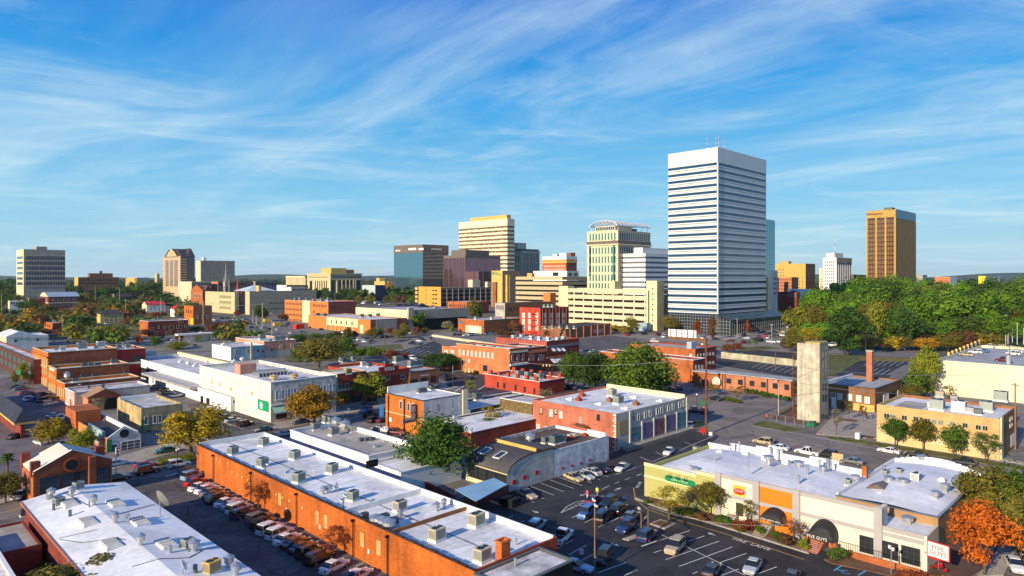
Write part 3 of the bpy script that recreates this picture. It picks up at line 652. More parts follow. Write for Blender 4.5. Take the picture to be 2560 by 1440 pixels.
# --- courthouse
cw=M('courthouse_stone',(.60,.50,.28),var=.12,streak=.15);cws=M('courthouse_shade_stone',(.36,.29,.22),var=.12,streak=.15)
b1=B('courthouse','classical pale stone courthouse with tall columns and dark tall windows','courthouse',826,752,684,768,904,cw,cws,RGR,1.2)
b1.grid('L',819,786,6,702,729,1,.45,1.0);b1.grid('L',784,771,1,702,729,1,.5,1.0)
b1.grid('L',822,771,12,691,695,1,.5,.9);b1.grid('R',829,902,15,690.5,695,1,.45,.9)
for q0,q1 in((828,837),(847,852),(856,862),(866,872),(875,881),(892,900)):b1.win('R',(q0+q1)/2,701,731,q1-q0)
b1.done();b=MB()
for yy,hh,o in((684.5,1.6,1.0),(699,1.3,.8),(688.5,.7,.5),(735,1.2,.7)):
 zz=H-(yy-YH)*b1.D/F;b.box(-o,-o,zz-hh/2,b1.w+o,-.01,zz+hh/2);b.box(-o,0,zz-hh/2,-.01,b1.d,zz+hh/2)
for q in(842,854.5,864.5,873.5,883,888):x=b1.rx(q);b.tube((x,-.3,H-(735-YH)*b1.D/F),(x,-.3,H-(700-YH)*b1.D/F),1.0,.9,8)
b.build('cornice_and_columns',cw,b1.e)
p=b1.rx(868);b1.box('penthouse',YELL,3,3,b1.rz,p,b1.d*.45,b1.h+14*b1.D/F);b1.box('rooftop_plant',SALMON,p+2,6,b1.rz,b1.rx(890),18,b1.h+7)
# --- colonnade building behind
b1=B('colonnade_hall','pale yellow hall with a row of tall white piers behind the courthouse','building',764,738,690,716,790,CREAM,CONC,RWH,.5)
b=MB()
for i in range(16):y=b1.d*(i+.5)/16;b.box(-1.6,y-1.5,0,-.02,y+1.5,b1.h-3)
b.box(-2,0,b1.h-2.99,-.02,b1.d,b1.h-.3);b.build('pier',YWHITE,b1.e)
b1=B('yellow_low_hall','small yellow hall on the horizon between courthouse and glass office','building',962,745,703,936,990,YELL,STUCCOG,RWH,.5)
b1.box('penthouse',YELL,2,b1.d*.6,b1.rz,14,b1.d*.9,b1.h+6)
b1=B('navy_glass_hall','low navy clad building with white entrance left of the dark glass office','building',938,752,713,905,964,M('pale_teal_panel',(.42,.50,.50),var=.1),M('navy_panel',(.02,.025,.09),var=.2),RGR,.5)
mullions(b1,'mullions','L',7,3,0,b1.h*.6,STEEL)
# --- dark glass office
b1=B('glass_office','dark teal mirror glass office with grey top band and wing','office building',1057,742,611,985,1121,GTEAL,GBLUE,RGR,1,wallname='glass_wall')
zt=H-(631-YH)*b1.D/F
strip(b1,'top_band',CONCD,zt,b1.h+.2,.3)
for q in(995,1031,1053):b1.win('L',q,625 if q<1000 else 620,628 if q<1000 else 625,12 if q!=1031 else 19,'flat',FRD,WHITE,'slot')
b1.win('R',1091,621.5,624,26,'flat',FRD,WHITE,'slot')
for w_ in b1.wins: pass
b1.wins=[(u,me,(l[0]-(.3 if rz else 0),l[1]-(0 if rz else .3),l[2]),rz,n_)for u,me,l,rz,n_ in b1.wins];b1.done()
mullions(b1,'mullions','L',20,24,0,zt-.1,FRD,th=.22);mullions(b1,'mullions','R',18,24,0,zt-.1,FRD,th=.22)
b1.box('low_wing',CONCG,-6,2,0,-.05,b1.d-2,9)
# --- mauve office
b1=B('mauve_glass_office','mauve mirror glass office block with dark stepped top','office building',1163,754,638,1110,1250,GMAUV,GMAUV,RDK,1,wallname='glass_wall')
zt=H-(644.5-YH)*b1.D/F;strip(b1,'top_band',CONCD,zt,b1.h+.2,.3)
mullions(b1,'mullions','L',16,20,0,zt-.1,FRD,th=.2);mullions(b1,'mullions','R',24,20,0,zt-.1,FRD,th=.2)
b=MB()
for i in range(5):y=b1.d*i/4;b.box(-.7,y-.5,0,-.2,y+.5,zt);x=b1.w*i/4;b.box(x-.5,-.7,0,x+.5,-.2,zt)
b.build('pier',CONCD,b1.e)
b1.box('penthouse',CONCD,5,-.1+4,b1.rz,b1.rx(1227),b1.d*.75,b1.h+14*b1.D/F)
# --- banded yellow white tower
b1=B('banded_tower','tall cream office tower with window bands and yellow penthouse','office tower',1268.5,744,546,1147.5,1286, None)
zb=banded(b1,13,M('brown_window_strip',(.16,.11,.05),rough=.25,var=.5,scale=.12,fine=.5),M('cream_spandrel',(.68,.62,.44),var=.15,streak=.1),564,688,.48,proud=.25)
b1.grid('L',1262,1150,34,564,698,13,.5,.30,'flat',FRD,YWHITE,skip=.6);b1.done()
b1.box('penthouse',YELL,4,6,b1.h-.5,b1.w*.8,b1.ly(1172),b1.h+10*b1.D/F)
for q in(1200,1235,1272):mast(b1,q-8,528,0,'thin aerial on the cream banded tower[, # from the left]',r=.2)
# --- old white classical tower
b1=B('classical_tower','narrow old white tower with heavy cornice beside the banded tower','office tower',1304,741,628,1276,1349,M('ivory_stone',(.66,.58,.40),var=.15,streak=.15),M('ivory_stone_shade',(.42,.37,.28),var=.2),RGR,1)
b1.grid('R',1307,1347,5,635,655,1,.55,.95);b1.grid('R',1307,1347,9,657,715,1,.4,1.0,'flat',FRD,M('brown_window_strip', None))
b1.grid('L',1300,1279,3,638,655,1,.35,.9);b1.grid('L',1300,1279,3,660,712,5,.3,.4);b1.done()
strip(b1,'cornice',M('ivory_stone', None),b1.h-3,b1.h+.5,1.4);strip(b1,'balustrade',CONCD,b1.h+.51,b1.h+5,-1,2)
b1.box('penthouse',M('ivory_stone', None),2,b1.d*.4,b1.rz,b1.w*.5,b1.d*.95,b1.h+22*b1.D/F)
# --- red brick hotel
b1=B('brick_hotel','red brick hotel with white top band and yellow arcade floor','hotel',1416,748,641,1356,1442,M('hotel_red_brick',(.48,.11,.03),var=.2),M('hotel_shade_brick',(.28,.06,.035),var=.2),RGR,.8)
zz= lambda py:H-(py-YH)*b1.D/F
strip(b1,'top_band',WHITE,zz(648),zz(640),.4);strip(b1,'arcade_band',M('arcade_yellow',(.70,.42,.10),var=.15),zz(655),zz(648)-.01,.25);strip(b1,'cornice',M('arcade_yellow', None),zz(657),zz(655)-.01,.8)
b1.grid('L',1413,1359,14,661,678,2,.5,.55,'flat',FRD,BLIND);b1.grid('R',1418,1440,6,661,678,2,.4,.55);b1.done()
for k in range(16):inst(winmesh(1.6,4,'arch',M('arcade_yellow', None),GDARK),'window',b1.e,(-.26,b1.d*(k+.5)/16,zz(654)),-math.pi/2)
for k in range(6):inst(winmesh(1.6,4,'arch',M('arcade_yellow', None),GDARK),'window',b1.e,(b1.w*(k+.5)/6,-.26,zz(654)),0)
b1.box('penthouse',WHITE,3,b1.d*.05,b1.rz,12,b1.d*.33,zz(632));b1.box('penthouse',WHITE,2,b1.d*.42,b1.rz,10,b1.d*.6,zz(635));b1.box('lift_tower',M('lift_tower_red',(.5,.10,.02),var=.2),13,1,b1.rz,b1.w-3,b1.d*.3,zz(631))
# --- white low building in front of hotel
b1=B('white_office','plain white low office in front of the red brick hotel','office building',1417,756,677,1333,1447,WHITE,STUCCO,RWH,.8)
b1.win('L',1389,681,690,14);b1.win('R',1425,682,690,9);b1.win('R',1439,682,690,9);b1.done()
# --- tan block
b1=B('tan_office','windowless tan block with small green sign behind the brown parking deck','office building',1256,768,676.5,1229,1301,YELL,M('tan_shade_concrete',(.30,.20,.11),var=.15),RGR,.8)  # yellow left wall and fin have the sunlight put into their colour
b1.box('fin',YELL,b1.rx(1264),-3,0,b1.rx(1268),-.02,H-(687-YH)*b1.D/F);b1.box('lower_block',M('tan_shade_concrete', None),b1.rx(1269),-4,0,b1.w+20,-.02,H-(688-YH)*b1.D/F)
b1.box('stair_box',BROWN,-3,b1.d*.45,0,-.02,b1.d*.8,H-(705-YH)*b1.D/F)
for k,wv in enumerate((.25,.4,.5,.6)):b1.box('sign_line',GRNP,-.15,b1.d*(.72-wv),b1.h-2.2-1.2*k,-.02,b1.d*.72,b1.h-1.6-1.2*k)
b1.box('sign_line',GRNP,-.15,b1.d*.77,b1.h-5.5,-.02,b1.d*.93,b1.h-2)
# --- parking garages
def garage(name,label,cx,cyb,yt,xl,xr,slabm,lv,darkfrac=.42,cols=0,colm= None,endm= None):
 g=B(name,label,'parking garage',cx,cyb,yt,xl,xr, None);lh=g.h/lv
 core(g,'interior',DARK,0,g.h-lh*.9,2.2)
 for i in range(lv+1):
  z1=g.h-lh*i;z0=z1-lh*(1-darkfrac)
  if i==lv: break
  o=MB();o.box(0,0,z0,g.w,g.d,z1-1.0 if i==0 else z1)
  if i==0:
   q=.35;o.box(0,0,z1-.999,q,g.d,z1);o.box(q,0,z1-.999,g.w-q,q,z1);o.box(g.w-q,0,z1-.999,g.w,g.d,z1);o.box(q,g.d-q,z1-.999,g.w-q,g.d,z1)
  o.build('floor_deck',slabm,g.e)
 for i in range(cols+1 if cols else 0):
  y=g.d*i/cols;MB().box(.1,max(y-.45,0.01),0,.9,min(y+.45,g.d-.01),g.h-.5).build('column',colm or slabm,g.e)
 n=max(2,int(g.w/9))if cols else 0
 for i in range(1,n+1 if cols else 0):x=g.w*i/n-.5;MB().box(x-.4,.1,0,x+.4,.9,g.h-.5).build('column',colm or slabm,g.e)
 return g
g1=garage('parking_garage','tall tan parking garage with long dark slots behind the cream garage',1406,782,691.6,1289,1490,M('tan_garage_concrete',(.48,.40,.24),var=.15,streak=.15),7,.38)
g1.box('rooftop_plant',YELL,3,g1.d*.68,g1.h-.99,8,g1.d*.78,g1.h+4)
brg=B('brick_parking_garage','brown parking garage with orange brick stair end','parking garage',1102,766,720,1045,1267, None)
lh=brg.h/4.3
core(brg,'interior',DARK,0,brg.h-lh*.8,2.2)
for i in range(4):
 z1=brg.h-lh*i;MB().box(.4,.4,z1-lh*.56,brg.w,brg.d,z1).build('floor_deck',CONCD,brg.e)
MB().box(0,0,0,.39,brg.d*.97,brg.h+1.5).build('end_wall',M('orange_garage_brick',(.62,.33,.06),var=.2,streak=.2),brg.e)
for j in range(4):
 for u in(.2,.32,.62):brg.put('L',brg.d*u,brg.h-lh*(j+.75),brg.d*(.1 if u<.5 else .03),lh*.3)
brg.done()
for i in range(13):x=.6+(brg.w-1.2)*i/12;MB().box(x-.3,0,0,x+.3,.39,brg.h-lh*.2).build('column',CONC,brg.e)
for i in range(4):z1=brg.h-lh*i;MB().box(-2.5,brg.d*.97+.01,z1-lh*.55,4,brg.d*.97+5,z1+lh*.1).build('stair_landing',YELL,brg.e)
brg.box('stair_tower',CREAM,brg.rx(1205),brg.d*.4,brg.h,brg.rx(1224),brg.d*.6,brg.h+20*brg.D/F);brg.box('lift_tower',CREAM,brg.rx(1222),3,brg.h,brg.rx(1231),8,brg.h+8)
cg=garage('cream_parking_garage','long cream parking garage with five open levels and stair towers',1640,827,724,1412,1672,CREAM,6,.36,9,YWHITE)
zz= lambda py:H-(py-YH)*cg.D/F
y1=cg.ly(1617);cg.box('stair_tower',YWHITE,-.6,-1.2,0,9,y1,zz(702))
for k in range(7):inst(winmesh(1.1,1.3,'flat',FRD,GDARK),'window',cg.e,(-.6,y1*.3,zz(724+k*13.2)),-math.pi/2)
MB().box(-.75,y1*.66,1,-.61,y1*.8,zz(726)).build('window_strip',GBLUE,cg.e)
cg.box('stair_tower',YWHITE,-.6,cg.ly(1421),0,7,cg.ly(1398),H-(715-YH)*(cg.D+cg.d/R2)/F)
cg.box('rooftop_stair',YWHITE,6,cg.ly(1525),cg.h-1,14,cg.ly(1511),cg.h+20*cg.D/F)
cg.box('roof_shelter',RBL,-9,2,0,-4,9,6)
# --- green glass tower with truss
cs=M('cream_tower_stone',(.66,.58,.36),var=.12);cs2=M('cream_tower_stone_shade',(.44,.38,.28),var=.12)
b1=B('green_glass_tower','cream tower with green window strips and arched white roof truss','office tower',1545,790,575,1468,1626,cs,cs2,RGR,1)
zz= lambda py:H-(py-YH)*b1.D/F
for r_,(t,bt)in enumerate(((581,599),(617,634),(640,657),(663,680),(686,703),(708,726))):
 b1.grid('L',1541,1472,9,t,bt,1,.55,1,'flat',FRD,GGREEN);b1.grid('R',1548,1624,14,t,bt,1,.5,1,'flat',FRD,GBLUE)
b1.win('L',1535,600,700,7,'flat',FRD,GGREEN);b1.win('L',1475,615,690,5,'flat',FRD,GGREEN)
b1.done()
strip(b1,'ledge',cs,zz(612),zz(609),1.2);strip(b1,'balcony_rail',CONCD,zz(609)+.01,zz(601),.5)
U=b1.box('upper_storey',cs,6,8,b1.rz,b1.w*.6,b1.d*.85,zz(562));hU=zz(562)
for k in range(9):inst(winmesh(2.2,3.5,'flat',FRD,GBLUE),'window',b1.e,(6,10+(b1.d*.85-12)*k/8,b1.h+1),-math.pi/2)
MB().box(8,8.5,hU,b1.w*.78,b1.d*.7,hU+.02).build('plant_screen',CONCD,b1.e)
MB().box(b1.w*.601,10,b1.rz,b1.w*.82,b1.d*.6,zz(566)).build('plant_screen',CONCD,b1.e)
b=MB();ym,rr,th=b1.d*.5,b1.d*.44,zz(549)-hU
for i in range(9):
 x=2+(b1.w*1.0)*i/8;n=12
 for k in range(n):
  a0,a1=math.pi*k/n,math.pi*(k+1)/n
  b.tube((x,ym-rr*math.cos(a0),hU+th*math.sin(a0)),(x,ym-rr*math.cos(a1),hU+th*math.sin(a1)),.45,.45,5,0, False)
for k in range(1,12):a0=math.pi*k/12;b.tube((2,ym-rr*math.cos(a0),hU+th*math.sin(a0)),(2+b1.w,ym-rr*math.cos(a0),hU+th*math.sin(a0)),.35,.35,5,0, False)
b.box(1,ym-rr-.6,hU-.5,3+b1.w,ym-rr+.6,hU+.5);b.box(1,ym+rr-.6,hU-.5,3+b1.w,ym+rr+.6,hU+.5)
for k in range(6):x=4+b1.w*k/5.5;b.tube((x,ym-rr,hU),(min(x,b1.w-2),3,b1.h),.25,.25,5);b.tube((x,ym+rr,hU),(min(x,b1.w-2),b1.d-3,b1.h),.25,.25,5)
b.build('roof_truss',M('white_truss_steel',(.62,.63,.65),rough=.4,var=.05),b1.e)
# --- white banded building
b1=B('white_banded_office','white office with grey window bands left of the tall striped tower','office building',1613.5,792,633,1558,1690, None)
banded(b1,8,M('grey_window_strip',(.14,.16,.19),rough=.15,spec=.7,var=.25,scale=.3),WHITE,641,728,.42)
b1.box('penthouse',WHITE,4,6,b1.h-.5,b1.w,b1.d*.62,b1.h+15*b1.D/F)
# --- yellow hotel, right
hy=M('yellow_brick',(.56,.35,.09),var=.15,streak=.15)
b1=B('yellow_brick_hotel','yellow brick hotel block with small square windows right of the tower','hotel',2014,766,659,1939,2038,hy,BROWN,RGR,.8)
b1.grid('L',2010,1980,4,692,722,4,.3,.35);b1.grid('L',1962,1942,3,671,692,3,.35,.35);b1.grid('R',2016,2037,6,668,722,8,.4,.4);b1.done()
b1.box('stair_tower',hy,3,b1.ly(1969),b1.rz,12,b1.ly(1949),b1.h+7*b1.D/F)
b2=B('brick_block','red brown brick block in front of the yellow hotel','building',1979,786,693,1944,1996,SALMON,BROWN,RBR,.5);b2.grid('L',1977,1946,12,695,727,4,.4,.5);b2.done()
b2=B('white_low_store','low white curved fronted store below the yellow hotel','shop',1994,800,723,1968,2026,WHITE,WHITE,RWH,.5);b2.win('L',1985,726,730,14);b2.done()
b2=B('red_brick_store','low dark brick store right of the tower below the white store','shop',1992,812,730,1944,2000,DKRED,BROWN,RWH,.5);b2.grid('L',1990,1968,3,733,743,1,.5,.6,'frame',FRW,GDARK);b2.done()
mast(b1,1968,634,0,'thin aerial on the yellow brick hotel',r=.25)
b2=B('blue_grey_office','blue-grey glass office squeezed between the tower and yellow hotel','office building',1931,790,676,1921,1944,GBLUE,M('pale_blue_panel',(.35,.42,.48),var=.1),RWH,.5);b2.grid('R',1933,1942,2,690,740,4,.5,.5);b2.done()
# --- white narrow tower right
b1=B('white_finned_tower','narrow white tower with vertical fins left of the gold tower','office tower',2090,775,644,2057,2127,WHITE,GBLUE,RWH,.8)
b=MB()
for i in range(9):x=b1.w*i/8;b.box(x-.7,-.9,0,x+.7,-.02,b1.h-6)
b.build('fin',WHITE,b1.e);b1.box('crown_band',CONCG,-.2,-1.2,b1.h-5.99,b1.w+.2,-.03,b1.h+.2)
b1.grid('L',2086,2061,5,651,730,10,.5,.55,'flat',FRD,GBLUE);b1.done();b1.box('penthouse',WHITE,3,3,b1.rz,b1.w*.65,b1.d*.8,b1.h+12*b1.D/F)
mast(b1,2094,588,0,'tall thin aerial on the narrow white finned tower',r=.3,face='R')
b2=B('buff_tower','plain buff slab partly hidden behind the narrow white tower','building',2056,768,670,2048,2075,YWHITE,CONC,RWH,.5);b2.grid('L',2055,2050,2,695,720,4,.6,.5);b2.done()
b2=B('dark_brown_block','dark brown low block between the white and gold towers','building',2134,772,688,2120,2172,CONCD,M('dark_brown_panel',(.035,.025,.025),var=.2),RWH,3)
# --- gold tower
b1=B('gold_tower','golden bronze office tower rising above the park trees','office tower',2239,775,523,2167,2288.5,M('gold_front_panel',(.42,.27,.05),var=.2,rough=.4),M('bronze_side_panel',(.40,.24,.06),var=.25,rough=.45,streak=.25),RDK,1)
zz= lambda py:H-(py-YH)*b1.D/F
for i in range(3):
 y0,y1=b1.d*(.05+i*.325),b1.d*(.05+i*.325+.28)
 MB().box(-.25,y0,3,-.02,y1,zz(542)).build('glass_wall',GBRONZE,b1.e)
 for j in range(16):zt_=zz(548+11.5*j);b=MB();[b.box(-.6,y0+(y1-y0)*(k+.1)/5,zt_-4,-.251,y0+(y1-y0)*(k+.45)/5,zt_)for k in range(5)];b.build('spandrel',M('gold_spandrel',(.30,.17,.07),var=.25,rough=.4),b1.e)
b=MB()
for i in range(10):x=b1.w*i/9;b.box(x-.25,-.7,0,x+.25,-.02,zz(546))
b.build('fin',M('dark_bronze_fin',(.10,.055,.02),var=.2),b1.e)
for i in range(4):y=b1.d*(.0125+i*.325);b1.box('pier',M('gold_bright',(.46,.31,.05),var=.1),-.8,y-.75,0,-.02,y+.75,zz(541))
b1.box('top_band',M('teal_band',(.02,.13,.20),rough=.3,var=.15),-.02+.5,-.5,zz(545),b1.w+.5,-.02,b1.h+.3)
b1.win('L',2186,533,537.5,40,'flat',FRD,BROWN,'sign_panel');b1.done()
b1.box('rooftop_plant',CONCD,4,5,b1.rz,16,14,b1.h+3)
# --- far right
for nm,lab,cx,cyb,yt,xl,xr,wl,wr in(
 ('low_block','orange and white low block on the right horizon right of the gold tower',2375,738,692,2337,2392,M('orange_wall',(.6,.18,.07),var=.2),WHITE),
 ('low_block','yellow cube and white slab on the right horizon',2464,734,690,2446,2500,M('acid_yellow_wall',(.62,.55,.02),var=.15),WHITE),
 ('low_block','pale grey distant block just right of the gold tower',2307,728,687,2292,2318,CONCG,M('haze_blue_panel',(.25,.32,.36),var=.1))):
 B(nm,lab,'building',cx,cyb,yt,xl,xr,wl,wr,RWH,.5)
b1=B('hip_roof_hall','stone hall with big dark hip roof at the far right','building',2600,790,712,2496,2680,CREAM,CONC,RDK,.3)
b=MB();w,d,h=b1.w,b1.d,b1.h;t=h+27*b1.D/F;o=1.5
b.quad((-o,-o,h),(w*.35,d*.2,t),(w*.35,d*.8,t),(-o,d+o,h));b.quad((-o,-o,h),(w+o,-o,h),(w*.65,d*.2,t),(w*.35,d*.2,t))
b.quad((w+o,-o,h),(w+o,d+o,h),(w*.65,d*.8,t),(w*.65,d*.2,t));b.quad((-o,d+o,h),(w*.35,d*.8,t),(w*.65,d*.8,t),(w+o,d+o,h));b.quad((w*.35,d*.2,t),(w*.65,d*.2,t),(w*.65,d*.8,t),(w*.35,d*.8,t))
b.build('hip_roof',M('slate_hip_roof',(.075,.075,.085),var=.25),b1.e)
# ================================================================== MIDDLE DISTANCE
def gable(bld,axis,rise,m,over=.4,wallm= None,name='gable_roof',f=.5):
 b=MB();w,d,h=bld.w,bld.d,bld.h;t=.25
 if axis==1:  # ridge along y
  pr=[(-over,h),(w*f,h+rise),(w+over,h),(w+over,h+t),(w*f,h+rise+t),(-over,h+t)]
  b.ext(pr,1,-over,d+over,0);tri=[(.02,h),(w-.02,h),(w*f,h+rise)];b.ext(tri,1,.02,.25,1);b.ext(tri,1,d-.25,d-.02,1)
 else:
  pr=[(-over,h),(d*f,h+rise),(d+over,h),(d+over,h+t),(d*f,h+rise+t),(-over,h+t)]
  b.ext(pr,0,-over,w+over,0);tri=[(.02,h),(d-.02,h),(d*f,h+rise)];b.ext(tri,0,.02,.25,1);b.ext(tri,0,w-.25,w-.02,1)
 return b.build(name,[m,wallm or bld.wall.data.materials[0]],bld.e)
def hip(bld,rise,m,over=.6,name='hip_roof'):
 b=MB();w,d,h=bld.w,bld.d,bld.h+.02;o=over;q=min(w,d)*.48;t=h+rise
 A,Bq=((q,d/2),(w-q,d/2))if w>d else((w/2,q),(w/2,d-q))
 c=[(-o,-o),(w+o,-o),(w+o,d+o),(-o,d+o)]
 if w>d:fs=[(c[0],c[1],Bq,A),(c[1],c[2],Bq),(c[2],c[3],A,Bq),(c[3],c[0],A)]
 else:fs=[(c[0],c[1],A),(c[1],c[2],Bq,A),(c[2],c[3],Bq),(c[3],c[0],A,Bq)]
 for f in fs:b.ngon([(p[0],p[1],t if p in(A,Bq)else h)for p in f])
 b.ngon([(p[0],p[1],h-.12)for p in c])
 return b.build(name,m,bld.e)
# left hand side
b1=B('curved_roof_hall','red brick hall with pale blue curved metal roof and arched windows','building',121,772,742,102,197,DKRED,DKRED,RBL,.1)
b=MB();w,d,h=b1.w,b1.d,b1.h;rr=17*b1.D/F
pr=[(-.8+(d+1.6)*i/10,h+rr*math.sin(math.pi*(.12+.76*i/10))-rr*.36)for i in range(11)]
b.ext(pr+[(d+.8,h-.2),(-.8,h-.2)],0,-1,w+1,0, True,1);b.build('barrel_roof',[RBL,CREAM],b1.e,smooth= False)
b1.grid('R',128,192,5,746,753,1,.55,1,'arch',FRW,GBLUE);b1.grid('R',128,192,5,758,766,1,.55,1,'frame',FRW,GBLUE);b1.grid('L',119,105,2,746,753,1,.5,1,'arch',FRW,GDARK);b1.done()
strip(b1,'stone_band',CREAM,b1.h*.45,b1.h*.52,.15,.2)
b1=B('white_shop','small white flat building with upper window row, far left','building',24,776,752,20,58,YWHITE,WHITEP,RWH,.4);b1.grid('R',26,56,5,754,762,1,.75,.8,'frame',FRW,GBLUE);b1.done()
b1=B('brick_wall_block','long white topped brick block behind trees at far left','building',72,772,746,70,112,WHITEP,DKRED,RWH,.4)
b1=B('highway_ramp_block','grey concrete frame building half hidden by trees on the left','building',284,766,735,282,330,CONC,CONCD,RGR,.6);b1.grid('R',286,328,8,742,752,1,.7,.9);b1.done()
b1=B('yellow_house','yellow two storey house with dark hip roof among left trees','house',251,808,785,242,309,YELL,M('pale_yellow_render',(.50,.40,.17),var=.15),RDK,.1)
hip(b1,9.5*b1.D/F,M('dark_shingle',(.05,.05,.055),var=.3));b1.grid('R',255,305,5,787,793,1,.35,1,'frame',FRW,GDARK);b1.grid('R',258,305,4,797,806,1,.3,1,'frame',FRW,GDARK);b1.done()
b1=B('white_house','white house with bright red metal gable roof, left','house',367,783,763,355,413,YWHITE,WHITEP,RRED,.1)
gable(b1,0,9*b1.D/F,RRED);b1.grid('R',370,411,4,767,776,1,.2,1,'frame',FRW,GDARK);b1.done()
b1=B('white_house','white house with red pyramid roof next to the brick corner block','house',436,793,772,426,466,WHITEP,WHITEP,RRED,.1)
hip(b1,11*b1.D/F,RRED);b1.grid('R',438,464,3,775,783,1,.4,1,'frame',FRW,GDARK);b1.done()
MB().box(-3,-4,b1.h*.38,b1.w*.9,-.02,b1.h*.45).build('porch_roof',RRED,b1.e)
b1=B('brick_corner_block','orange and brown two storey corner block right of the red pyramid roof','building',483,812,765,460,530,ORANGE,BROWN,RDK,.5)
b1.grid('L',480,463,3,775,783,1,.35,1);b1.grid('R',488,525,3,789,798,1,.3,1,'frame',FRW,GDARK);b1.box('yellow_base',YELP,-.12,-.1,0,1,b1.d*.3,b1.h*.36);b1.done()
b1=B('brick_apartments','dark red brick three storey block with cream framed windows, left','apartment block',370,841,804,349,470,ORANGE2,DKRED,RWH,.6,WHITEP)
for px,t,bt,w_ in((380,818,825,9),(397,814,822,4),(412,815,823,6),(429,814,823,12),(444,813,822,5),(452,812,822,6),(463,812,820,5),(448,801,808,5),(456,800,807,5),(390,829,837,9),(420,828,837,10),(427,827,833,5),(449,826,834,9)):
 b1.win('R',px,t,bt,w_,'mull' if w_>6 else 'frame',M('cream_window_frame',(.62,.55,.36),var=0),GDARK)
b1.done();ac(385,800,b1.rz,1.5,ACG,'grey unit on the roof of the dark red brick apartments[, # from the left]');ac(398,798,b1.rz,1.5,ACG,'grey unit on the roof of the dark red brick apartments[, # from the left]')
b1=B('brick_shed','small flat orange brick shed beside the yellow trees, left','shed',131,825,808,109,157,ORANGE,DKRED,RGR,.4);b1.grid('L',128,112,3,812,820,1,.4,1);b1.done();ac(136,806,b1.rz,1.3,WHITEP,'white unit on the small orange brick shed')
b1=B('metal_warehouse','white metal sided gable warehouse at the left edge','warehouse',16,880,842,-6,121,YWHITE,CORRW,RWH,.1)
b=MB();w,d,h=b1.w,b1.d,b1.h;x2=b1.rx(86);zA=H-(828-YH)*(b1.D+8)/F
pr=[(-.3,h),(x2*.42,h+2.6),(x2,h+.6),(x2,h-.3),(w+.3,h-1.2),(w+.3,h-1.6),(-.3,h-.4)]
b.ext(pr,1,-.3,d,0, True,1);b.build('gable_roof',[RWH,CORRW],b1.e)
for px,t in((52,836),(39,849),(94,846)):b1.win('R',px,t,t+6,6)
b1.done()
b1=B('brick_block','low red brick block cut by the left edge behind the metal warehouse','building',-10,845,818,-40,29,DKRED,DKRED,RGR,.3)
b1=B('petrol_canopy','flat white canopy on posts with small kiosk, left of the white roofs','canopy',445,858,836,437,535, None)
MB().box(0,0,b1.h-.9,b1.w,b1.d,b1.h).build('roof',WHITE,b1.e)
for x in(.04,.3,.45,.9):MB().box(b1.w*x,.6,0,b1.w*x+.8,1.4,b1.h-.91).build('post',YWHITE,b1.e)
MB().box(b1.w*.5,b1.d*.4,0,b1.w*.92,b1.d*.9,b1.h-.92).build('kiosk',STUCCO,b1.e);b1.win('R',500,845,856,12,'flat',FRW,YELP,'sign');b1.wins=[(u,m_,(l[0],b1.d*.4-.03,.8),r_,n_)for u,m_,l,r_,n_ in b1.wins];b1.done()
# four storey brick office and neighbours
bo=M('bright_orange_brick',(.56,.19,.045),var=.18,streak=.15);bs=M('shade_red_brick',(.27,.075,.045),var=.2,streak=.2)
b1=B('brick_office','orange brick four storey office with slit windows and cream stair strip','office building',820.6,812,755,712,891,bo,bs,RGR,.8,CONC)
for r_ in(760,774,788,801):b1.grid('L',756,715,12,r_-2,r_+5-1,1,.42,1)
b1.grid('L',817,781,9,762,769,1,.42,1);b1.grid('L',788,781,2,777,783,1,.42,1);b1.grid('R',825,843,3,764,770,1,.3,1)
b1.done();b1.box('stair_strip',YWHITE,-.5,b1.ly(776),0,-.02,b1.ly(757),b1.h+.3)
for px,py,s in((740,750,2.2),(752,749,2.4),(768,749,2.0),(785,752,1.8),(805,751,2.2),(822,750,2.4)):ac(px,py+3,b1.rz,s,ACG,'grey unit on the roof of the four storey orange brick office[, # from the left]')
b1=B('print_works','long low block of orange brick, cream panels and grey panels beside the brick office','industrial building',926,836,800,771,1017,bo,bs,RWO,.5,CONC)
b1.box('cream_front',YWHITE,-.25,b1.ly(895),b1.h*.38,-.02,b1.ly(818),b1.h-.3)
b1.box('grey_front',CONCG,b1.rx(940),-.25,0,b1.rx(992),-.02,b1.h-.4)
for px in(830,842,854,867,881):u=b1.ly(px);MB().box(-.40,u-.7,b1.h*.52,-.251,u+.7,b1.h*.78).build('window',GBLUE,b1.e)
for k in range(7):u=b1.ly(818+11*k);MB().box(-.5,u-.35,0,-.26,u+.35,b1.h*.98).build('pilaster',YWHITE,b1.e)
b1.win('L',904,812,833,8,'flat',FRW,YWHITE,'door');b1.done()
for px,py in((905,790),(925,790),(945,788),(795,787),(812,788)):ac(px,py+3,b1.rz,1.8,ACD,'unit on the roof of the long cream panelled works[, # from the left]')
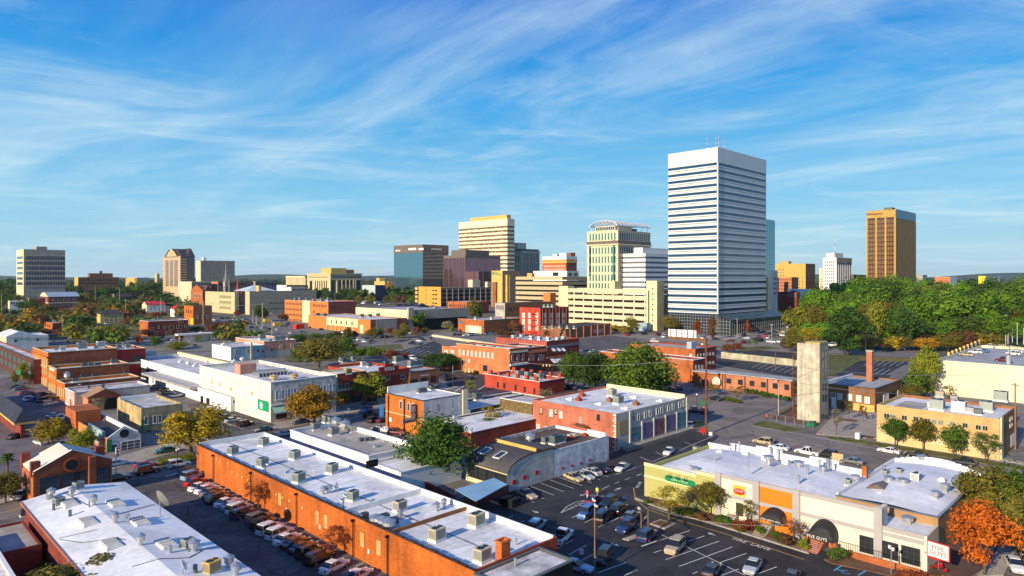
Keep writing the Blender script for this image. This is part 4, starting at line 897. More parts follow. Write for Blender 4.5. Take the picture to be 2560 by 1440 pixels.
# parking deck
dk=B('parking_deck','low two level cream parking deck with cars on top','parking deck',1018,828,776,890,1172, None)
MB().box(0,0,dk.h*.62,dk.w,dk.d,dk.h-1).build('top_deck',RGR,dk.e)
b=MB();b.box(-.3,-.3,dk.h*.55,0,dk.d,dk.h+.2,0);b.box(0,-.3,dk.h*.55,dk.w,0,dk.h+.2,1);b.build('parapet',[YWHITE,CONCG],dk.e)
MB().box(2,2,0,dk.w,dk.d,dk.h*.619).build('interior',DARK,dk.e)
MB().box(-.4,0,0,.5,dk.d,dk.h*.3).build('low_wall',YWHITE,dk.e)
for i in range(9):y=dk.d*i/8.2;MB().box(-.2,y,dk.h*.3+.01,.6,y+.9,dk.h*.549).build('column',YWHITE,dk.e)
MB().box(-.6,-2.5,0,4,-.31,dk.h+2).build('stair_tower',CONC,dk.e)
b1=B('brick_row','low orange-red brick row with dark end behind the parking deck','building',1167,786,755,1119,1222,ORANGE2,DKRED,RWO,.5);b1.grid('L',1164,1122,8,762,770,1,.4,1);b1.done()
b1=B('stone_row','long low brown stone block in front of the tan garage','building',1262,792,758,1238,1378,STUCCOG,BROWN,RDK,.5);b1.grid('R',1268,1370,16,768,778,1,.3,1);b1.grid('L',1260,1240,4,764,775,1,.5,1);b1.done()
b1.box('brick_chimney_block',bo,b1.rx(1379),2,0,b1.rx(1393),12,b1.h+9)
b1=B('low_brick_store','low flat red brick store with loading door and white truck','shop',1210,834,801,1145,1300,ORANGE2,BROWN,RGR,.5,CONC)
b1.box('loading_bay',CREAM,-1.2,b1.ly(1207),0,-.02,b1.ly(1167),b1.h*.55);b1.win('L',1186,816,829,12,'flat',FRW,WHITE,'loading_door')
b1.wins=[(u,m_,(-1.22,l[1],.2),r_,n_)for u,m_,l,r_,n_ in b1.wins];b1.win('L',1152,803,808,7,'flat',FRW,BLUEP,'sign');b1.win('R',1275,810,832,4,'flat',FRW,FRD,'door');b1.done()
for px in(1190,1230,1262):ac(px,799,b1.rz,1.5,WHITEP,'white unit on the low red brick store[, # from the left]')
b1=B('brick_warehouse','red brick three storey building with fire escape and white windows','building',1351,838,770,1299,1422,PAINTRED,DKRED,RDK,.6)
rows=((782,795),(798,811),(814,826))
for t,bt in rows:
 for px in(1309,1324,1342):b1.win('L',px,t,bt,7,'mull',FRW,BLIND)
for t,bt in rows[:2]:
 for px in(1363,1379,1394,1409):b1.win('R',px,t,bt,8,'mull',FRW,BLIND)
b1.done();b=MB();u=b1.d*.28
for k in range(4):
 z0=b1.h*(.08+.23*k);b.box(-1.6,u-2.5,z0,-.05,u+2.5,z0+.15)
 b.tube((-1.5,u+(2.2 if k%2 else -2.2),z0),(-1.5,u-(2.2 if k%2 else -2.2),z0+b1.h*.22),.12,.12,5)
 b.box(-1.6,u-2.5,z0+1,-1.5,u+2.5,z0+1.1)
for q in(-2.45,2.45):b.box(-1.6,u+q-.08,0,-1.45,u+q+.08,b1.h*.9)
b.build('fire_escape',REDP,b1.e);b=MB()
for k in range(8):x=b1.rx(1356+8.5*k);b.box(x-.15,-.25,b1.h*.25,x+.15,-.02,b1.h*.97)
b.build('pilaster',SALMON,b1.e)
for px in(1362,1372,1382):ac(px,768,b1.rz,1.6,ACG,'grey unit on the red brick three storey building[, # from the left]')
b1=B('brick_annexe','long low dark brick annexe with pilasters right of the red brick building','building',1414,847,818,1352,1529,BROWN,BROWN,RDK,.4)
b=MB()
for px in(1425,1441,1459,1478,1494,1511,1527):x=b1.rx(px);b.box(x-.35,-.4,0,x+.35,-.02,b1.h)
b.build('pilaster',SALMON,b1.e);b1.win('R',1495,822,832,24,'flat',FRW,M('faded_mural',(.42,.33,.33),var=.5,scale=1.2,fine=.4),'faded_sign');b1.done()
for px,py in((1365,822),(1382,821),(1400,820),(1420,821),(1437,822)):ac(px,py,b1.rz,1.5,ACG,'unit on the long low dark brick annexe[, # from the left]')
# kiosk with blue roof, playground shelter behind
b1=B('red_kiosk','red posted kiosk with blue pitched roof beside the cream garage','kiosk',1612,824,806,1590,1622,PAINTRED,DKRED,RBL,.1);gable(b1,0,2.6,RBL)
# Gervais street: two storey brick with arched windows
ob=M('orange_two_storey_brick',(.52,.18,.07),var=.25,streak=.2)
a1=B('arched_brick_shop','orange brick two storey shop building with arched pale windows','shop',1274,946,873,1141,1318,ob,DKRED,RWH,.7,CREAM)
for k in range(9):a1.win('L',1149.5+10.2*k,874+k*.9,888.5+k*1.05,4.6,'arch',FRW,BLIND)
for px in(1147,1173):a1.win('L',px,897,906,4,'frame',FRW,BLIND)
a1.win('L',1157,898,916,6,'arch',FRW,GBLUE,'door');a1.win('L',1213,913,928,11,'flat',FRD,GDARK,'garage_door')
for px in(1281,1295,1307.5):a1.win('R',px,886-(px-1281)*.05,901,6,'arch',FRW,GBLUE)
a1.win('R',1296,911,934,34,'grid',FRD,GDARK,'shopfront');a1.done()
a1.box('stone_cornice',CREAM,-.3,-.5,a1.h-1.7,a1.w,-.02,a1.h-.9);a1.box('shop_cornice',WHITEP,-.2,-.8,a1.h*.42,a1.w,-.02,a1.h*.49)
a2=BT((a1.C.x,a1.C.y+a1.d+.05,18,solY(a1.C,1105)-a1.d,a1.h-1.6),'arched_brick_wing','lower orange brick wing at the left end of the arched window shop','shop', None,0,0,0,ob,ob,RWH,.5)
for px in(1116,1131):a2.win('L',px,875,888,9,'mull',FRW,BLIND);a2.win('L',px,893,905,8,'frame',FRW,BOARD)
a2.done()
a3=BT((a1.C.x+a1.w+.05,a1.C.y,solX(a1.C,1366)-a1.w,a1.d*.5,a1.h-.3),'brick_shop','dark brick two storey shop with dentil cornice and triple windows','shop', None,0,0,0,DKRED,DKRED,RWH,.6,CREAM)
for px in(1323.5,1328.5,1334,1348,1353,1358.5):a3.win('R',px,886,901,4,'arch',FRW,GBLUE)
a3.win('R',1341,912,932,40,'grid',FRD,GDARK,'shopfront')
a3.done();b=MB()
for k in range(18):x=a3.w*(k+.5)/18;b.box(x-.25,-.45,a3.h-2.2,x+.25,-.02,a3.h-1.3)
b.build('dentil',SALMON,a3.e)
a4=BT((a3.C.x+a3.w+.05,a1.C.y,solX(a1.C,1447)-a1.w-a3.w,a1.d*.95,a1.h+1.5),'awning_corner_building','red brick corner building with white slanted awnings','restaurant', None,0,0,0,M('rose_brick',(.36,.085,.065),var=.2,streak=.2),DKRED,RWO,.8,REDB)
for px in(1379,1392,1404,1415,1427,1438):
 a4.win('R',px,869,882,6,'frame',SALMON,GDARK)
 if px<1410:
  x0,x1=a4.rx(px-4),a4.rx(px+4);zt,zb=a4.zr(px,868),a4.zr(px,877);MB().quad((x0,-1.8,zb),(x1,-1.8,zb),(x1,-.1,zt),(x0,-.1,zt)).build('awning',WHITEP,a4.e)
for px,hw in((1378,5),(1391,8),(1405,5)):
 x0,x1=a4.rx(px-hw),a4.rx(px+hw);zt,zb=a4.zr(px,896),a4.zr(px,906);MB().quad((x0,-2.6,zb),(x1,-2.6,zb),(x1,-.1,zt),(x0,-.1,zt)).build('awning',WHITEP,a4.e)
a4.win('R',1392,908,925,20,'grid',FRD,GDARK,'shopfront');a4.done()
a4.box('cornice',M('slate_cornice',(.13,.15,.19),var=.1),-.2,-.7,a4.h*.80,a4.w+.3,-.02,a4.h*.86);a4.box('belt_course',SALMON,-.1,-.4,a4.h*.46,a4.w,-.02,a4.h*.5)
for px,py in((1285,848),(1305,846),(1330,849),(1350,851),(1372,852),(1395,853),(1410,851)):ac(px,py,a4.rz,1.4,WHITEP,'white unit on the awning corner building roof[, # from the left]')
for px,py in((1185,869),(1210,872),(1235,875),(1325,872)):ac(px,py-3,a1.rz,.8,ACD,'small dark unit on the arched window shop roof[, # from the left]')
# brick building with curved gable, right of trees
b1=B('brick_mill','long orange and dark red brick mill with small white arched windows','building',1738,932,873.5,1575,1791,ORANGE2,DKRED,RTAN,.7)
for k in range(6):b1.win('R',1745+7.7*k,884-k*.8,892-k*.8,4,'arch',FRW,BLIND);b1.win('R',1745+7.7*k,906-k*.8,914-k*.8,4,'arch',FRW,BLIND)
b1.win('L',1727,884,892,7,'arch',FRW,BLIND);b1.done()
b1.box('rooftop_box',M('pale_blue_panel',(.35,.42,.48)),b1.w*.12,3,b1.rz,b1.w*.35,b1.d*.16,b1.rz+3.4);b1.box('side_panel',BLUEP,b1.w+.01,0,0,b1.w+.2,.6,b1.h*.6)
b1=B('white_roof_hall','low brick hall with white roof and scrolled parapet behind the big green trees','building',1733,958,901,1497,1765,ORANGE2,DKRED,RWH,.9,WHITEP)
for k in range(3):b1.win('R',1740+8*k,912,922,3,'frame',FRW,GDARK)
b1.done();b=MB();n=10;r_=1.8
b.ngon([(-.05,b1.d*.62+r_*math.cos(math.pi*i/n),b1.h+.1+r_*math.sin(math.pi*i/n))for i in range(n+1)]);b.ngon([(.3,b1.d*.62+r_*math.cos(math.pi*i/n),b1.h+.1+r_*math.sin(math.pi*i/n))for i in range(n+1)])
b.build('scrolled_parapet',WHITEP,b1.e)
# long low school-like brick building
b1=B('long_brick_building','long low orange-red brick building with grid windows and rusty metal roof','building',1977.5,995,951,1800,1995,SALMON,ORANGE2,RRUST,.1)
b=MB();b.box(-.6,-.6,b1.h-.2,b1.w+.4,b1.d+.4,b1.h+.12);b.build('metal_roof',RRUST,b1.e)
for k in range(6):b1.win('L',1822+29*k,946+3.0*k,958.5+3.3*k,12,'grid',FRD,GDARK)
b1.done();b=MB()
for px in(1807,1813,1863,1919,1946):y=b1.ly(px);b.box(-.3,y-.15,0,-.02,y+.15,b1.h-.25)
b.build('downpipe',FRD,b1.e)
p1=BT((b1.C.x-1.2,b1.C.y+b1.d+.05,b1.w,solY(b1.C,1740)-b1.d,b1.h-.1),'entrance_porch','brick entrance porch with white arched doorway at the long low building','building', None,0,0,0,ORANGE2,ORANGE2,RRUST,.1)
p1.win('L',1791,942,961,19,'arch',FRW,BLIND,'door');p1.win('L',1764,946,964,16,'arch',FRD,GDARK,'doorway');p1.done();MB().box(-.9,-.3,p1.h-.2,p1.w,p1.d+.4,p1.h+.15).build('metal_roof',RRUST,p1.e)
# concrete training tower
b1=B('concrete_tower','square weathered concrete drill tower with dark side openings','tower',2049,1057,861,1993,2071,M('pale_weathered_concrete',(.52,.47,.36),var=.3,streak=.7,scale=.5,patch=.08),M('shade_weathered_concrete',(.42,.36,.26),var=.25,streak=.4),RTAN,1.0)
for k in range(5):
 t=876+27.5*k;b1.win('R',2057.5,t,t+18,3.2);b1.win('R',2064,t-1,t+17,3.2)
b1.win('L',2022,1032,1047,9,'frame',FRW,BOARD,'door')
for k in range(4):b1.win('R',2054+4.5*k,1036,1046,2.6)
b1.done();b1.box('parapet_cap',M('mossy_concrete',(.42,.36,.12),var=.3),-.1,-.1,b1.h+.002,b1.w*.9,b1.d*.62,b1.h+.5)
b=MB();y=b1.d+.05
for k in range(9):
 z0=b1.h*(.05+.09*k);b.box(.2,y,z0,1.6,y+1.3,z0+.1);b.tube((.3,y+1.2,z0),(1.5,y+1.2,z0+b1.h*.09),.06,.06,5)
b.box(.2,y+1.2,0,.3,y+1.3,b1.h*.85);b.box(1.5,y+1.2,0,1.6,y+1.3,b1.h*.85);b.build('outside_stair',RUST,b1.e)
# brown brick garage with chimney
b1=B('brick_garage','flat brown brick garage with white roof behind the concrete tower','garage',2188,1032,973,2052,2255,BROWN,BROWN,RGR,.5,FRD)
for px,t in((2083,981),(2100,983),(2124,985),(2147,988),(2168,992)):b1.win('L',px,t,t+17,13,'grid',FRW,BLIND if px!=2083 else GDARK)
b1.box('yellow_base',YELL,-.06,.2,0,-.02,b1.ly(2133),b1.h*.3);b1.box('white_panel',WHITEP,-.08,b1.ly(2091),0,-.02,b1.ly(2079),b1.h*.45)
for px in(2192,2200):b1.win('R',px,994,1008,3)
b1.win('R',2214,985,1008,12,'grid',FRW,BLIND,'garage_door');b1.win('R',2231,980,1006,12,'flat',FRD,DARK,'garage_door');b1.win('R',2248,974,1000,9,'grid',FRW,BLIND,'garage_door')
b1.done();q=G(2175,953,b1.rz)-b1.C;zt=b1.h+(953-883)*dep(G(2175,953,b1.rz))/F
MB().box(q.x-.85,q.y-.85,b1.rz,q.x+.85,q.y+.85,zt).build('chimney',SALMON,b1.e);b1.box('chimney_cap',CONC,q.x-.95,q.y-.95,zt+.001,q.x+.95,q.y+.95,zt+.5)
b1.box('white_parapet',WHITEP,b1.w*.1,b1.d-.9,b1.rz+.001,b1.w*.99,b1.d-.35,b1.h+.5)
# cream roof-top parking deck, right
Cp=G(2760,1030);dp_=solY(Cp,2337);wp_=solX(Cp+Vector((0,dp_,0)),2452);hp_=H-(931-YH)*dep(Cp)/F
pd=BT((Cp.x,Cp.y,wp_,dp_,hp_),'parking_structure','big blank cream walled parking structure with cars on its roof','parking structure', None,0,0,0,M('smooth_cream_wall',(.66,.60,.43),var=.07,streak=.08,scale=.08),CREAM,RGR,1.0)
dz=pd.rz
for k in range(9):
 q=G(2372+k*9.5,894-k*4.2,dz)-pd.C;MB().box(q.x-.35,q.y-.35,dz,q.x+.35,q.y+.35,dz+2.0).build('barrier_post',YELL,pd.e)
b=MB();q0,q1=G(2372,894,dz)-pd.C,G(2450,860,dz)-pd.C;b.ngon([(q0.x,q0.y,dz),(q1.x,q1.y,dz),(q1.x,q1.y,dz+1.3),(q0.x,q0.y,dz+1.3)]);b.build('barrier_rail',CONCG,pd.e)
MB().tube(*(tuple(G(2521,910,dz)-pd.C),tuple(G(2521,910,dz)-pd.C+Vector((0,0,3)))),.8,.8,14).build('vent',STEEL,pd.e)
# tan brick building, right
tb=B('tan_brick_building','two storey tan brick building with a row of round trees in front','building',2499,1152,1048,2192,2542,TANB,BROWN,RWH,.7, None)
for px,t,n in((2217,1033,1),(2232,1035,0),(2261,1038,1),(2290,1041,1),(2319,1046,1),(2335,1048,0),(2352,1050,0),(2381,1053,0),(2413,1057,1),(2446,1062,1),(2463,1064,1)):tb.win('L',px,t,t+13,15,'mull',M('olive_cream_frame',(.42,.38,.24),var=0),GDARK if n else M('pale_grey_blind',(.22,.21,.17),var=.2))
for px,t in((2215,1080),(2240,1083),(2335,1098),(2350,1100),(2412,1107)):tb.win('L',px,t,t+11,12,'grid',FRW,GDARK)
for k in range(2):tb.win('R',2527,1042+16*k,1052+16*k,6,'frame',FRW,GDARK)
tb.win('R',2531,1085,1115,8,'flat',FRW,WHITEP,'door');tb.done()
tb.box('base_band',M('pale_tan_render',(.62,.45,.22),var=.15),-.08,.01,0,-.02,tb.d,tb.h*.47);tb.box('corner_pier',CREAM,.3,-.35,0,2.2,-.02,tb.h+.3)
tb.box('roof_wall',WHITEP,tb.w*.45,tb.d*.63,tb.rz+.01,tb.w*.98,tb.d*.65,tb.h+.4);tb.box('courtyard_floor',RTAN,tb.w*.2,tb.d*.66,tb.rz+.01,tb.w*.7,tb.d*.9,tb.rz+.03)
for px,py,s,cs_ in((2343,1022,2.0,ACG),(2398,1025,1.9,WHITEP),(2425,1030,1.1,STEEL),(2446,1034,1.1,ACD),(2467,1025,1.8,ACG),(2502,1000,2.0,ACG),(2350,990,1.3,CONC),(2386,1000,1.1,STEEL)):ac(px,py+3,tb.rz,s,cs_,'unit on the tan brick building roof[, # from the left]',math.pi/2)
# ================================================================== NEAR BUILDINGS
# --- orange brick row, left
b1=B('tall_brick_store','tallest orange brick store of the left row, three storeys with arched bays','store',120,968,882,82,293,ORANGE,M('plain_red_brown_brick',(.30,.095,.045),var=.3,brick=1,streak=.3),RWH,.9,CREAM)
for k in range(8):px=86.5+4.35*k;b1.win('L',px,887+k*1.4,911+k*1.9,2.6,'arch',YELL,BOARD)
for k in range(8):px=86.5+4.35*k;b1.win('L',px,917+k*1.6,926+k*1.6,2.6,'frame',YELL,BOARD)
for k in range(6):px=88+5.6*k;b1.win('L',px,936+k*1.9,960+k*2,3.4,'arch',YELL,BOARD)
b1.done();b1.box('cornice',ORANGE,-.5,-.1,b1.h-1.9,-.02,b1.d,b1.h-1.4);b1.box('belt_course',YELL,-.3,0,b1.h*.56,-.02,b1.d,b1.h*.585)
for px,py,s,cs in((157,877,1.3,WHITEP),(205,874,2.2,ACG),(140,876,.9,STEEL),(252,869,2.0,WHITEP),(268,869,1.2,STEEL),(240,871,.9,STEEL)):ac(px,py,b1.rz,s,cs,'rooftop unit on the tallest brick store of the left row[, # from the left]')
e1=BW('red_fronted_store','low dark red store with white parapet behind the tallest left brick store','store',b1.C.x+b1.w+.05,b1.C.y+1,b1.C.x+solX(b1.C,366),b1.C.y+b1.d*.9,b1.h-.8,M('crimson_brick',(.28,.022,.03),var=.2,streak=.2), None,RWO,.7,YWHITE)
e1.win('R',343,890,902,26,'flat',FRD,FRD,'loading_bay');e1.box('white_band',WHITEP,0,-.15,e1.h*.5,e1.w,-.02,e1.h*.56);e1.done()
for px,py in((312,865),(298,872),(320,871)):ac(px,py,e1.rz,1.3,ACG,'green unit on the low dark red store[, # from the left]')
b2=BW('brick_store','second orange brick store of the left row, two storeys with sign','store',b1.C.x+.4,0,0,0,1,ORANGE)if 0 else B('brick_store','second orange brick store of the left row, two storeys with white sign','store',141,985,923,120.6,322,ORANGE,M('plain_red_brown_brick'),RWH,.9,CREAM)
b2.win('L',130,921,926,12,'flat',FRW,WHITEP,'sign')
for k in range(4):b2.win('L',123.5+4.6*k,935+k*1.8,944+k*1.8,2.8,'frame',YELL,BOARD)
for k in range(4):b2.win('L',124+4.6*k,957+k*2,976+k*2,3.0,'arch',YELL,BOARD)
b2.done()
for px,py in((212,917),(228,917),(243,917),(285,907)):ac(px,py+2,b2.rz,1.4,ACD,'dark unit on the second orange store[, # from the left]')
b3=B('brick_store','third orange brick store of the left row with tall arched openings','store',162,1004,960,141.6,349,ORANGE,M('plain_red_brown_brick'),RWH,.9,CREAM)
for k in range(4):b3.win('L',145.5+4.8*k,966+k*2.1,988+k*2.3,3.2,'arch',YELL,BOARD)
b3.done();vent(b3,168,950,r=.7,h=2.2,kind=1)
for px,py in((208,946),(188,954),(236,945),(315,938)):ac(px,py+1,b3.rz,1.1,ACD,'small unit on the third orange store[, # from the left]')
b4=B('grey_white_store','lowest store of the left row with white front and grey side wall','store',186,1026,982,162.6,374,M('pinkish_white_front',(.62,.40,.34),var=.3),STUCCOG,RWO,.4,WHITEP)
b4.win('L',170,990,1016,5,'arch',FRW,BLIND);b4.win('L',178,994,1018,5,'arch',FRW,REDP);b4.done()
for px,py in((221,972),(255,969),(258,968)):vent(b4,px,py,r=.4,h=.8,kind=1,m=ACD)
rs=M('red_corrugated_metal',(.36,.085,.05),rough=.5,var=.2,streak=.3)
b5=B('gabled_shed','red corrugated gable shed with open bay, left','shed',220,1030,996,204,302,M('salmon_metal',(.55,.24,.15),var=.15),rs,RTAN,.1)
gable(b5,1,(996-973)*b5.D/F*.8,M('tan_metal_roof',(.36,.22,.14),var=.2,streak=.2),.5,rs)
b5.win('R',278,994,1030,34,'flat',FRD,DARK,'open_bay');b5.win('R',242,1006,1030,34,'flat',FRW,M('shutter_tan',(.40,.26,.16),var=.2),'shutter');b5.done()
b6=B('aged_masonry_store','square weathered tan masonry store with white rimmed roof by the street','store',353,1082,1021,293,457,AGED,M('aged_grey_tan_masonry',(.36,.29,.17),var=.4,streak=.5,scale=.5),RWO,.8)
for px in(365.5,387,400):b6.win('R',px,1041-(px-365)*.12,1061-(px-365)*.12,9.5,'sash',FRW,GBLUE)
b6.win('R',428,1036,1055,10,'sash',FRW,GBLUE);b6.win('R',372,1075,1092,17,'arch',FRD,FRD,'shopfront');b6.done()
b6.box('white_parapet',WHITEP,.3,b6.d-1.2,b6.rz+.01,b6.w-.3,b6.d-.31,b6.h+.3);b6.box('green_door_post',GRNP,-.05,-.12,0,.5,-.02,3.4)
# restaurant with white gable front
b7=B('gabled_cafe','low cafe with white stepped gable front and black roof at the street corner','cafe',268,1132,1096,172,352,M('orange_side_brick',(.52,.22,.08),var=.25),M('pale_grey_white_front',(.52,.56,.58),var=.15,streak=.1),RDK,.5)
w,d,h=b7.w,b7.d,b7.h;b=MB();hp=(1096-1066)*b7.D/F*.85
pr=[(0,h+.002),(w,h+.002),(w*.5,h+hp)];b.ngon([(x,-.05,z)for x,z in pr]);b.ngon([(x,.4,z)for x,z in pr]);b.quad((0,-.05,h),(w*.5,-.05,h+hp),(w*.5,.4,h+hp),(0,.4,h));b.quad((w*.5,-.05,h+hp),(w,-.05,h),(w,.4,h),(w*.5,.4,h+hp))
b.build('gable_front',[M('pale_grey_white_front')],b7.e)
b=MB();b.tube((w*.5,-.12,h+hp*.25),(w*.5,-.04,h+hp*.25),1.0,1.0,16);b.build('round_window',GDARK,b7.e)
b7.win('R',327,1101,1126,50,'grid',FRW,GBLUE,'shopfront');b7.win('R',285,1110,1136,20,'frame',FRW,M('slate_door',(.06,.09,.12),var=.1),'door');b7.done()
b7.box('green_corner',GRNP,-.12,-.12,0,.9,-.02,h*.9);b7.box('stepped_side_parapet',TEALW,-.1,3,h*.3,.31,d*.45,h+1.0);b7.box('brick_block',ORANGE2,-.6,d*.72,0,5,d*1.02,h+2.6);b7.box('white_parapet',WHITEP,w-.8,.5,h-.5,w-.31,d,h+.5)
for px,py in((262,1050),(285,1055),(320,1070)):vent(b7,px,py,r=.4,h=.6,kind=2,m=CONCG)
MB().box(-1.2,1.5,2.4,-.02,4,2.6).build('red_awning',REDP,b7.e)
# depot with dark roof at left edge
b8=B('depot','old brick depot with dark hip roof at the left edge','depot',52,1098,1054,-60,64,DKRED,DKRED,RDK,.1);hip(b8,3.0,M('dark_blue_shingle',(.03,.035,.055),var=.3),1.6)
b8.box('eaves_board',YELL,-1.6,-1.6,b8.h-.5,b8.w+1.6,b8.d+1.6,b8.h-.02);b8.done()
b9=B('green_awning_shop','dark brick shops with green glass front behind the brick row, far left','shop',84,962,899,-30,120,M('dark_shop_brick',(.09,.04,.03),var=.3),DKRED,RWO,.5);b9.grid('L',80,0,7,905,950,2,.5,.6,'flat',FRW,GGREEN);b9.done()
# --- white sawtooth row behind: shaded blue roof hall + cream sheds
b1=B('white_roof_market','long low white roofed market hall with curved end parapet, left of centre','market hall',552,1010,952,331,690,WHITEP,WHITEP,RWO,.7,WHITEP)
b1.box('open_bay',DARK,-.06,b1.d*.30,.4,-.02,b1.d*.98,b1.h*.60);q=b1.box('far_gable',TEALW,1,b1.d+.01,0,b1.w*.5,b1.d+.5,b1.h+2.0);b1.box('long_parapet',YWHITE,b1.w*.93,2,b1.h+.01,b1.w,b1.d-1,b1.h+1.0)  # open_bay is a dark panel standing for the shadow under the shed roof
for px,py,k in((585,906,2),(605,902,1),(630,912,2),(660,925,1),(520,905,2),(470,912,1),(452,906,2),(488,916,2)):vent(b1,px,py,r=.6,h=1.1,kind=k,m=WHITEP)
b1.done()
s1=B('lean_to_shed','cream lean-to shed along the big white building','shed',577,1030,993,372,600,WHITEP,WHITEP,RRUST,.05);s1.box('canopy_roof',RRUST,-2.5,s1.d*.35,s1.h-.6,s1.w,s1.d*1.02,s1.h+.12)
s1.win('R',584,1000,1008,5,'frame',FRW,GDARK);s1.win('L',520,995,1012,8,'flat',FRW,DARK,'door');s1.win('L',505,990,1008,7,'flat',FRW,DARK,'door');s1.done()
wb=B('white_brick_store','big white painted brick store with green awning at the street corner','store',676.6,1058,957,499,840,M('sunny_white_painted_brick',(.78,.73,.60),var=.22,streak=.35,scale=.4,fine=.15),WHITEOLD,RWO,.9,WHITEP)
for px,w_ in((693,10),(708,10),(723,10),(738,10),(812,10),(827,10),(797,10)):wb.win('R',px,975-(px-693)*.11,1000-(px-693)*.14,w_,'sash',FRW,M('pale_blue_blind',(.42,.47,.55),var=.15))
for px,t in((530,949),(550,955),(578,966),(631,979)):wb.win('L',px,t,t+10,5,'frame',YELL,BOARD)
wb.win('R',705,1029,1046,30,'grid',FRD,GDARK,'shopfront');wb.win('R',770,1015,1032,60,'grid',FRD,GDARK,'shopfront')
wb.done();x0,x1=wb.rx(678),wb.rx(722);zt,zb=wb.zr(690,1017),wb.zr(690,1029)
b=MB();n=22
for i in range(n):xa,xb=x0+(x1-x0)*i/n,x0+(x1-x0)*(i+1)/n;b.quad((xa,-1.8,zb),(xb,-1.8,zb),(xb,-.05,zt),(xa,-.05,zt),i%2);b.quad((xa,-1.8,zb-.35),(xb,-1.8,zb-.35),(xb,-1.8,zb),(xa,-1.8,zb),i%2)
b.build('awning',[M('green_awning',(.06,.36,.30),var=.1),M('pale_awning_stripe',(.45,.55,.48),var=.1)],wb.e)
u0,u1=wb.ly(672),wb.ly(646);z0,z1=wb.zl(660,1027),wb.zl(660,1001)
sg=wb.box('sign',M('sign_green',(.01,.30,.14),rough=.5,var=.1),-.25,u0,z0,-.02,u1,z1)
b=MB();um,zm=u1-(u1-u0)*.36,z0+(z1-z0)*.45;ro,ri=(z1-z0)*.36,(z1-z0)*.29
for i in range(12):
 a0,a1=math.pi*i/12,math.pi*(i+1)/12;b.quad((-.27,um-ro*math.cos(a0),zm+ro*math.sin(a0)),(-.27,um-ro*math.cos(a1),zm+ro*math.sin(a1)),(-.27,um-ri*math.cos(a1),zm+ri*math.sin(a1)),(-.27,um-ri*math.cos(a0),zm+ri*math.sin(a0)))
b.ngon([(-.27,um-ri*.8,zm-ri),(-.27,um+ri*.8,zm-ri),(-.27,um+ri*.8,zm+ri*.4),(-.27,um,zm+ri*.8),(-.27,um-ri*.8,zm+ri*.4)]);b.build('sign_emblem',FRW,wb.e)
wb.box('stone_belt',WHITEP,0,-.35,wb.h*.42,wb.w,-.02,wb.h*.46);wb.box('side_belt',WHITEP,-.15,wb.d*.3,wb.h*.62,-.02,wb.d*.9,wb.h*.64)
wb.box('roof_hut',PINKW,wb.w*.18,wb.d*.55,wb.rz,wb.w*.18+5,wb.d*.55+4,wb.rz+3)
for px,py in((606,925),(684,951),(735,947)):vent(wb,px,py,r=.8,h=1.3,kind=1,m=M('tan_turbine',(.45,.34,.18),var=.2))
b=MB();q=G(680,938,wb.rz)-wb.C
for k in range(9):b.box(q.x+k*1.1-5,q.y-2,wb.rz,q.x+k*1.1-4.7,q.y+2,wb.rz+1.3)
b.box(q.x-5,q.y+2.01,wb.rz,q.x+5.5,q.y+2.2,wb.rz+1.6);b.build('louvre_screen',STEEL,wb.e)
# --- teal and pink pair
b1=B('teal_white_building','pale teal two storey flat building with white end wall, left of centre','building',577,903,869,530,661,WHITEP,TEALW,RWO,.5,WHITEP)
for px,t in((591,875),(620,873),(645,872),(657,873)):b1.win('R',px,t,t+9,6,'frame',FRW,GDARK)
b1.win('R',588,890,897,6,'frame',FRW,GDARK);b1.done();MB().box(b1.rx(626),-.5,0,b1.rx(626)+.8,-.02,b1.h+1.8).build('chimney',CREAM,b1.e)
vent(b1,560,862,r=.8,h=1,kind=2,m=WHITEP)
b2=BW('pink_building','pink flat roofed building joined right of the pale teal one','building',b1.C.x+b1.w+.05,b1.C.y+.5,b1.C.x+solX(b1.C,741),b1.C.y+b1.d*1.5,b1.h+1.6,PINKW,PINKW,RWO,.8,WHITEP)
for px,t in((679,871),(703,862),(730,859)):b2.win('R',px,t,t+9,7,'frame',FRW,YELL if px>690 else GDARK)
b2.box('ground_storey',STUCCOG,.5,-.15,0,b2.w-.5,-.02,b2.h*.42);b2.done()
for px,py,s in((655,849,2.2),(692,853,2.0),(706,852,2.0),(676,855,1.0)):ac(px,py,b2.rz,s,ACG,'grey-green unit on the pink flat roof[, # from the left]')
# --- street brick row right of the white store
b1=B('small_brick_shop','narrow red-orange brick two storey shop right of the white brick store','shop',842,1012,936,805,916,YWHITE,REDB,RWH,.5,CREAM)
for px in(850,868):b1.win('R',px,960-(px-850)*.1,977-(px-850)*.1,8,'sash',FRW,GDARK)
b1.win('R',890,985,1005,26,'grid',FRD,GDARK,'shopfront');b1.box('stone_belt',CREAM,0,-.6,b1.h*.44,b1.w,-.02,b1.h*.50);b1.done();ac(870,936,b1.rz,1.4,YELL,'tan unit on the narrow red shop')
b2=B('stepped_parapet_building','dark red brick building with stepped parapet and white lettering','building',916,1000,932,820,1024,REDB,M('crimson_dark_brick',(.24,.035,.022),var=.25,streak=.2),RWH,.9, None)
w,d,h=b2.w,b2.d,b2.h
b2.box('raised_parapet',M('crimson_dark_brick'),w*.28,0,h+.002,w*.74,.4,h+1.3);b2.box('raised_parapet',M('crimson_dark_brick'),w*.42,0,h+1.302,w*.62,.4,h+2.1);b2.box('red_cornice',M('dark_cornice',(.07,.05,.05),var=.1),-.1,-.5,h-1.9,w,-.02,h-1.5)
text('18826','lettering',1.7,FRW,b2.e,(w*.52,-.04,h+.4),RR)
for px in(968,1008):b2.win('R',px,940-(px-968)*.08,951-(px-968)*.08,13,'mull',FRW,GDARK)
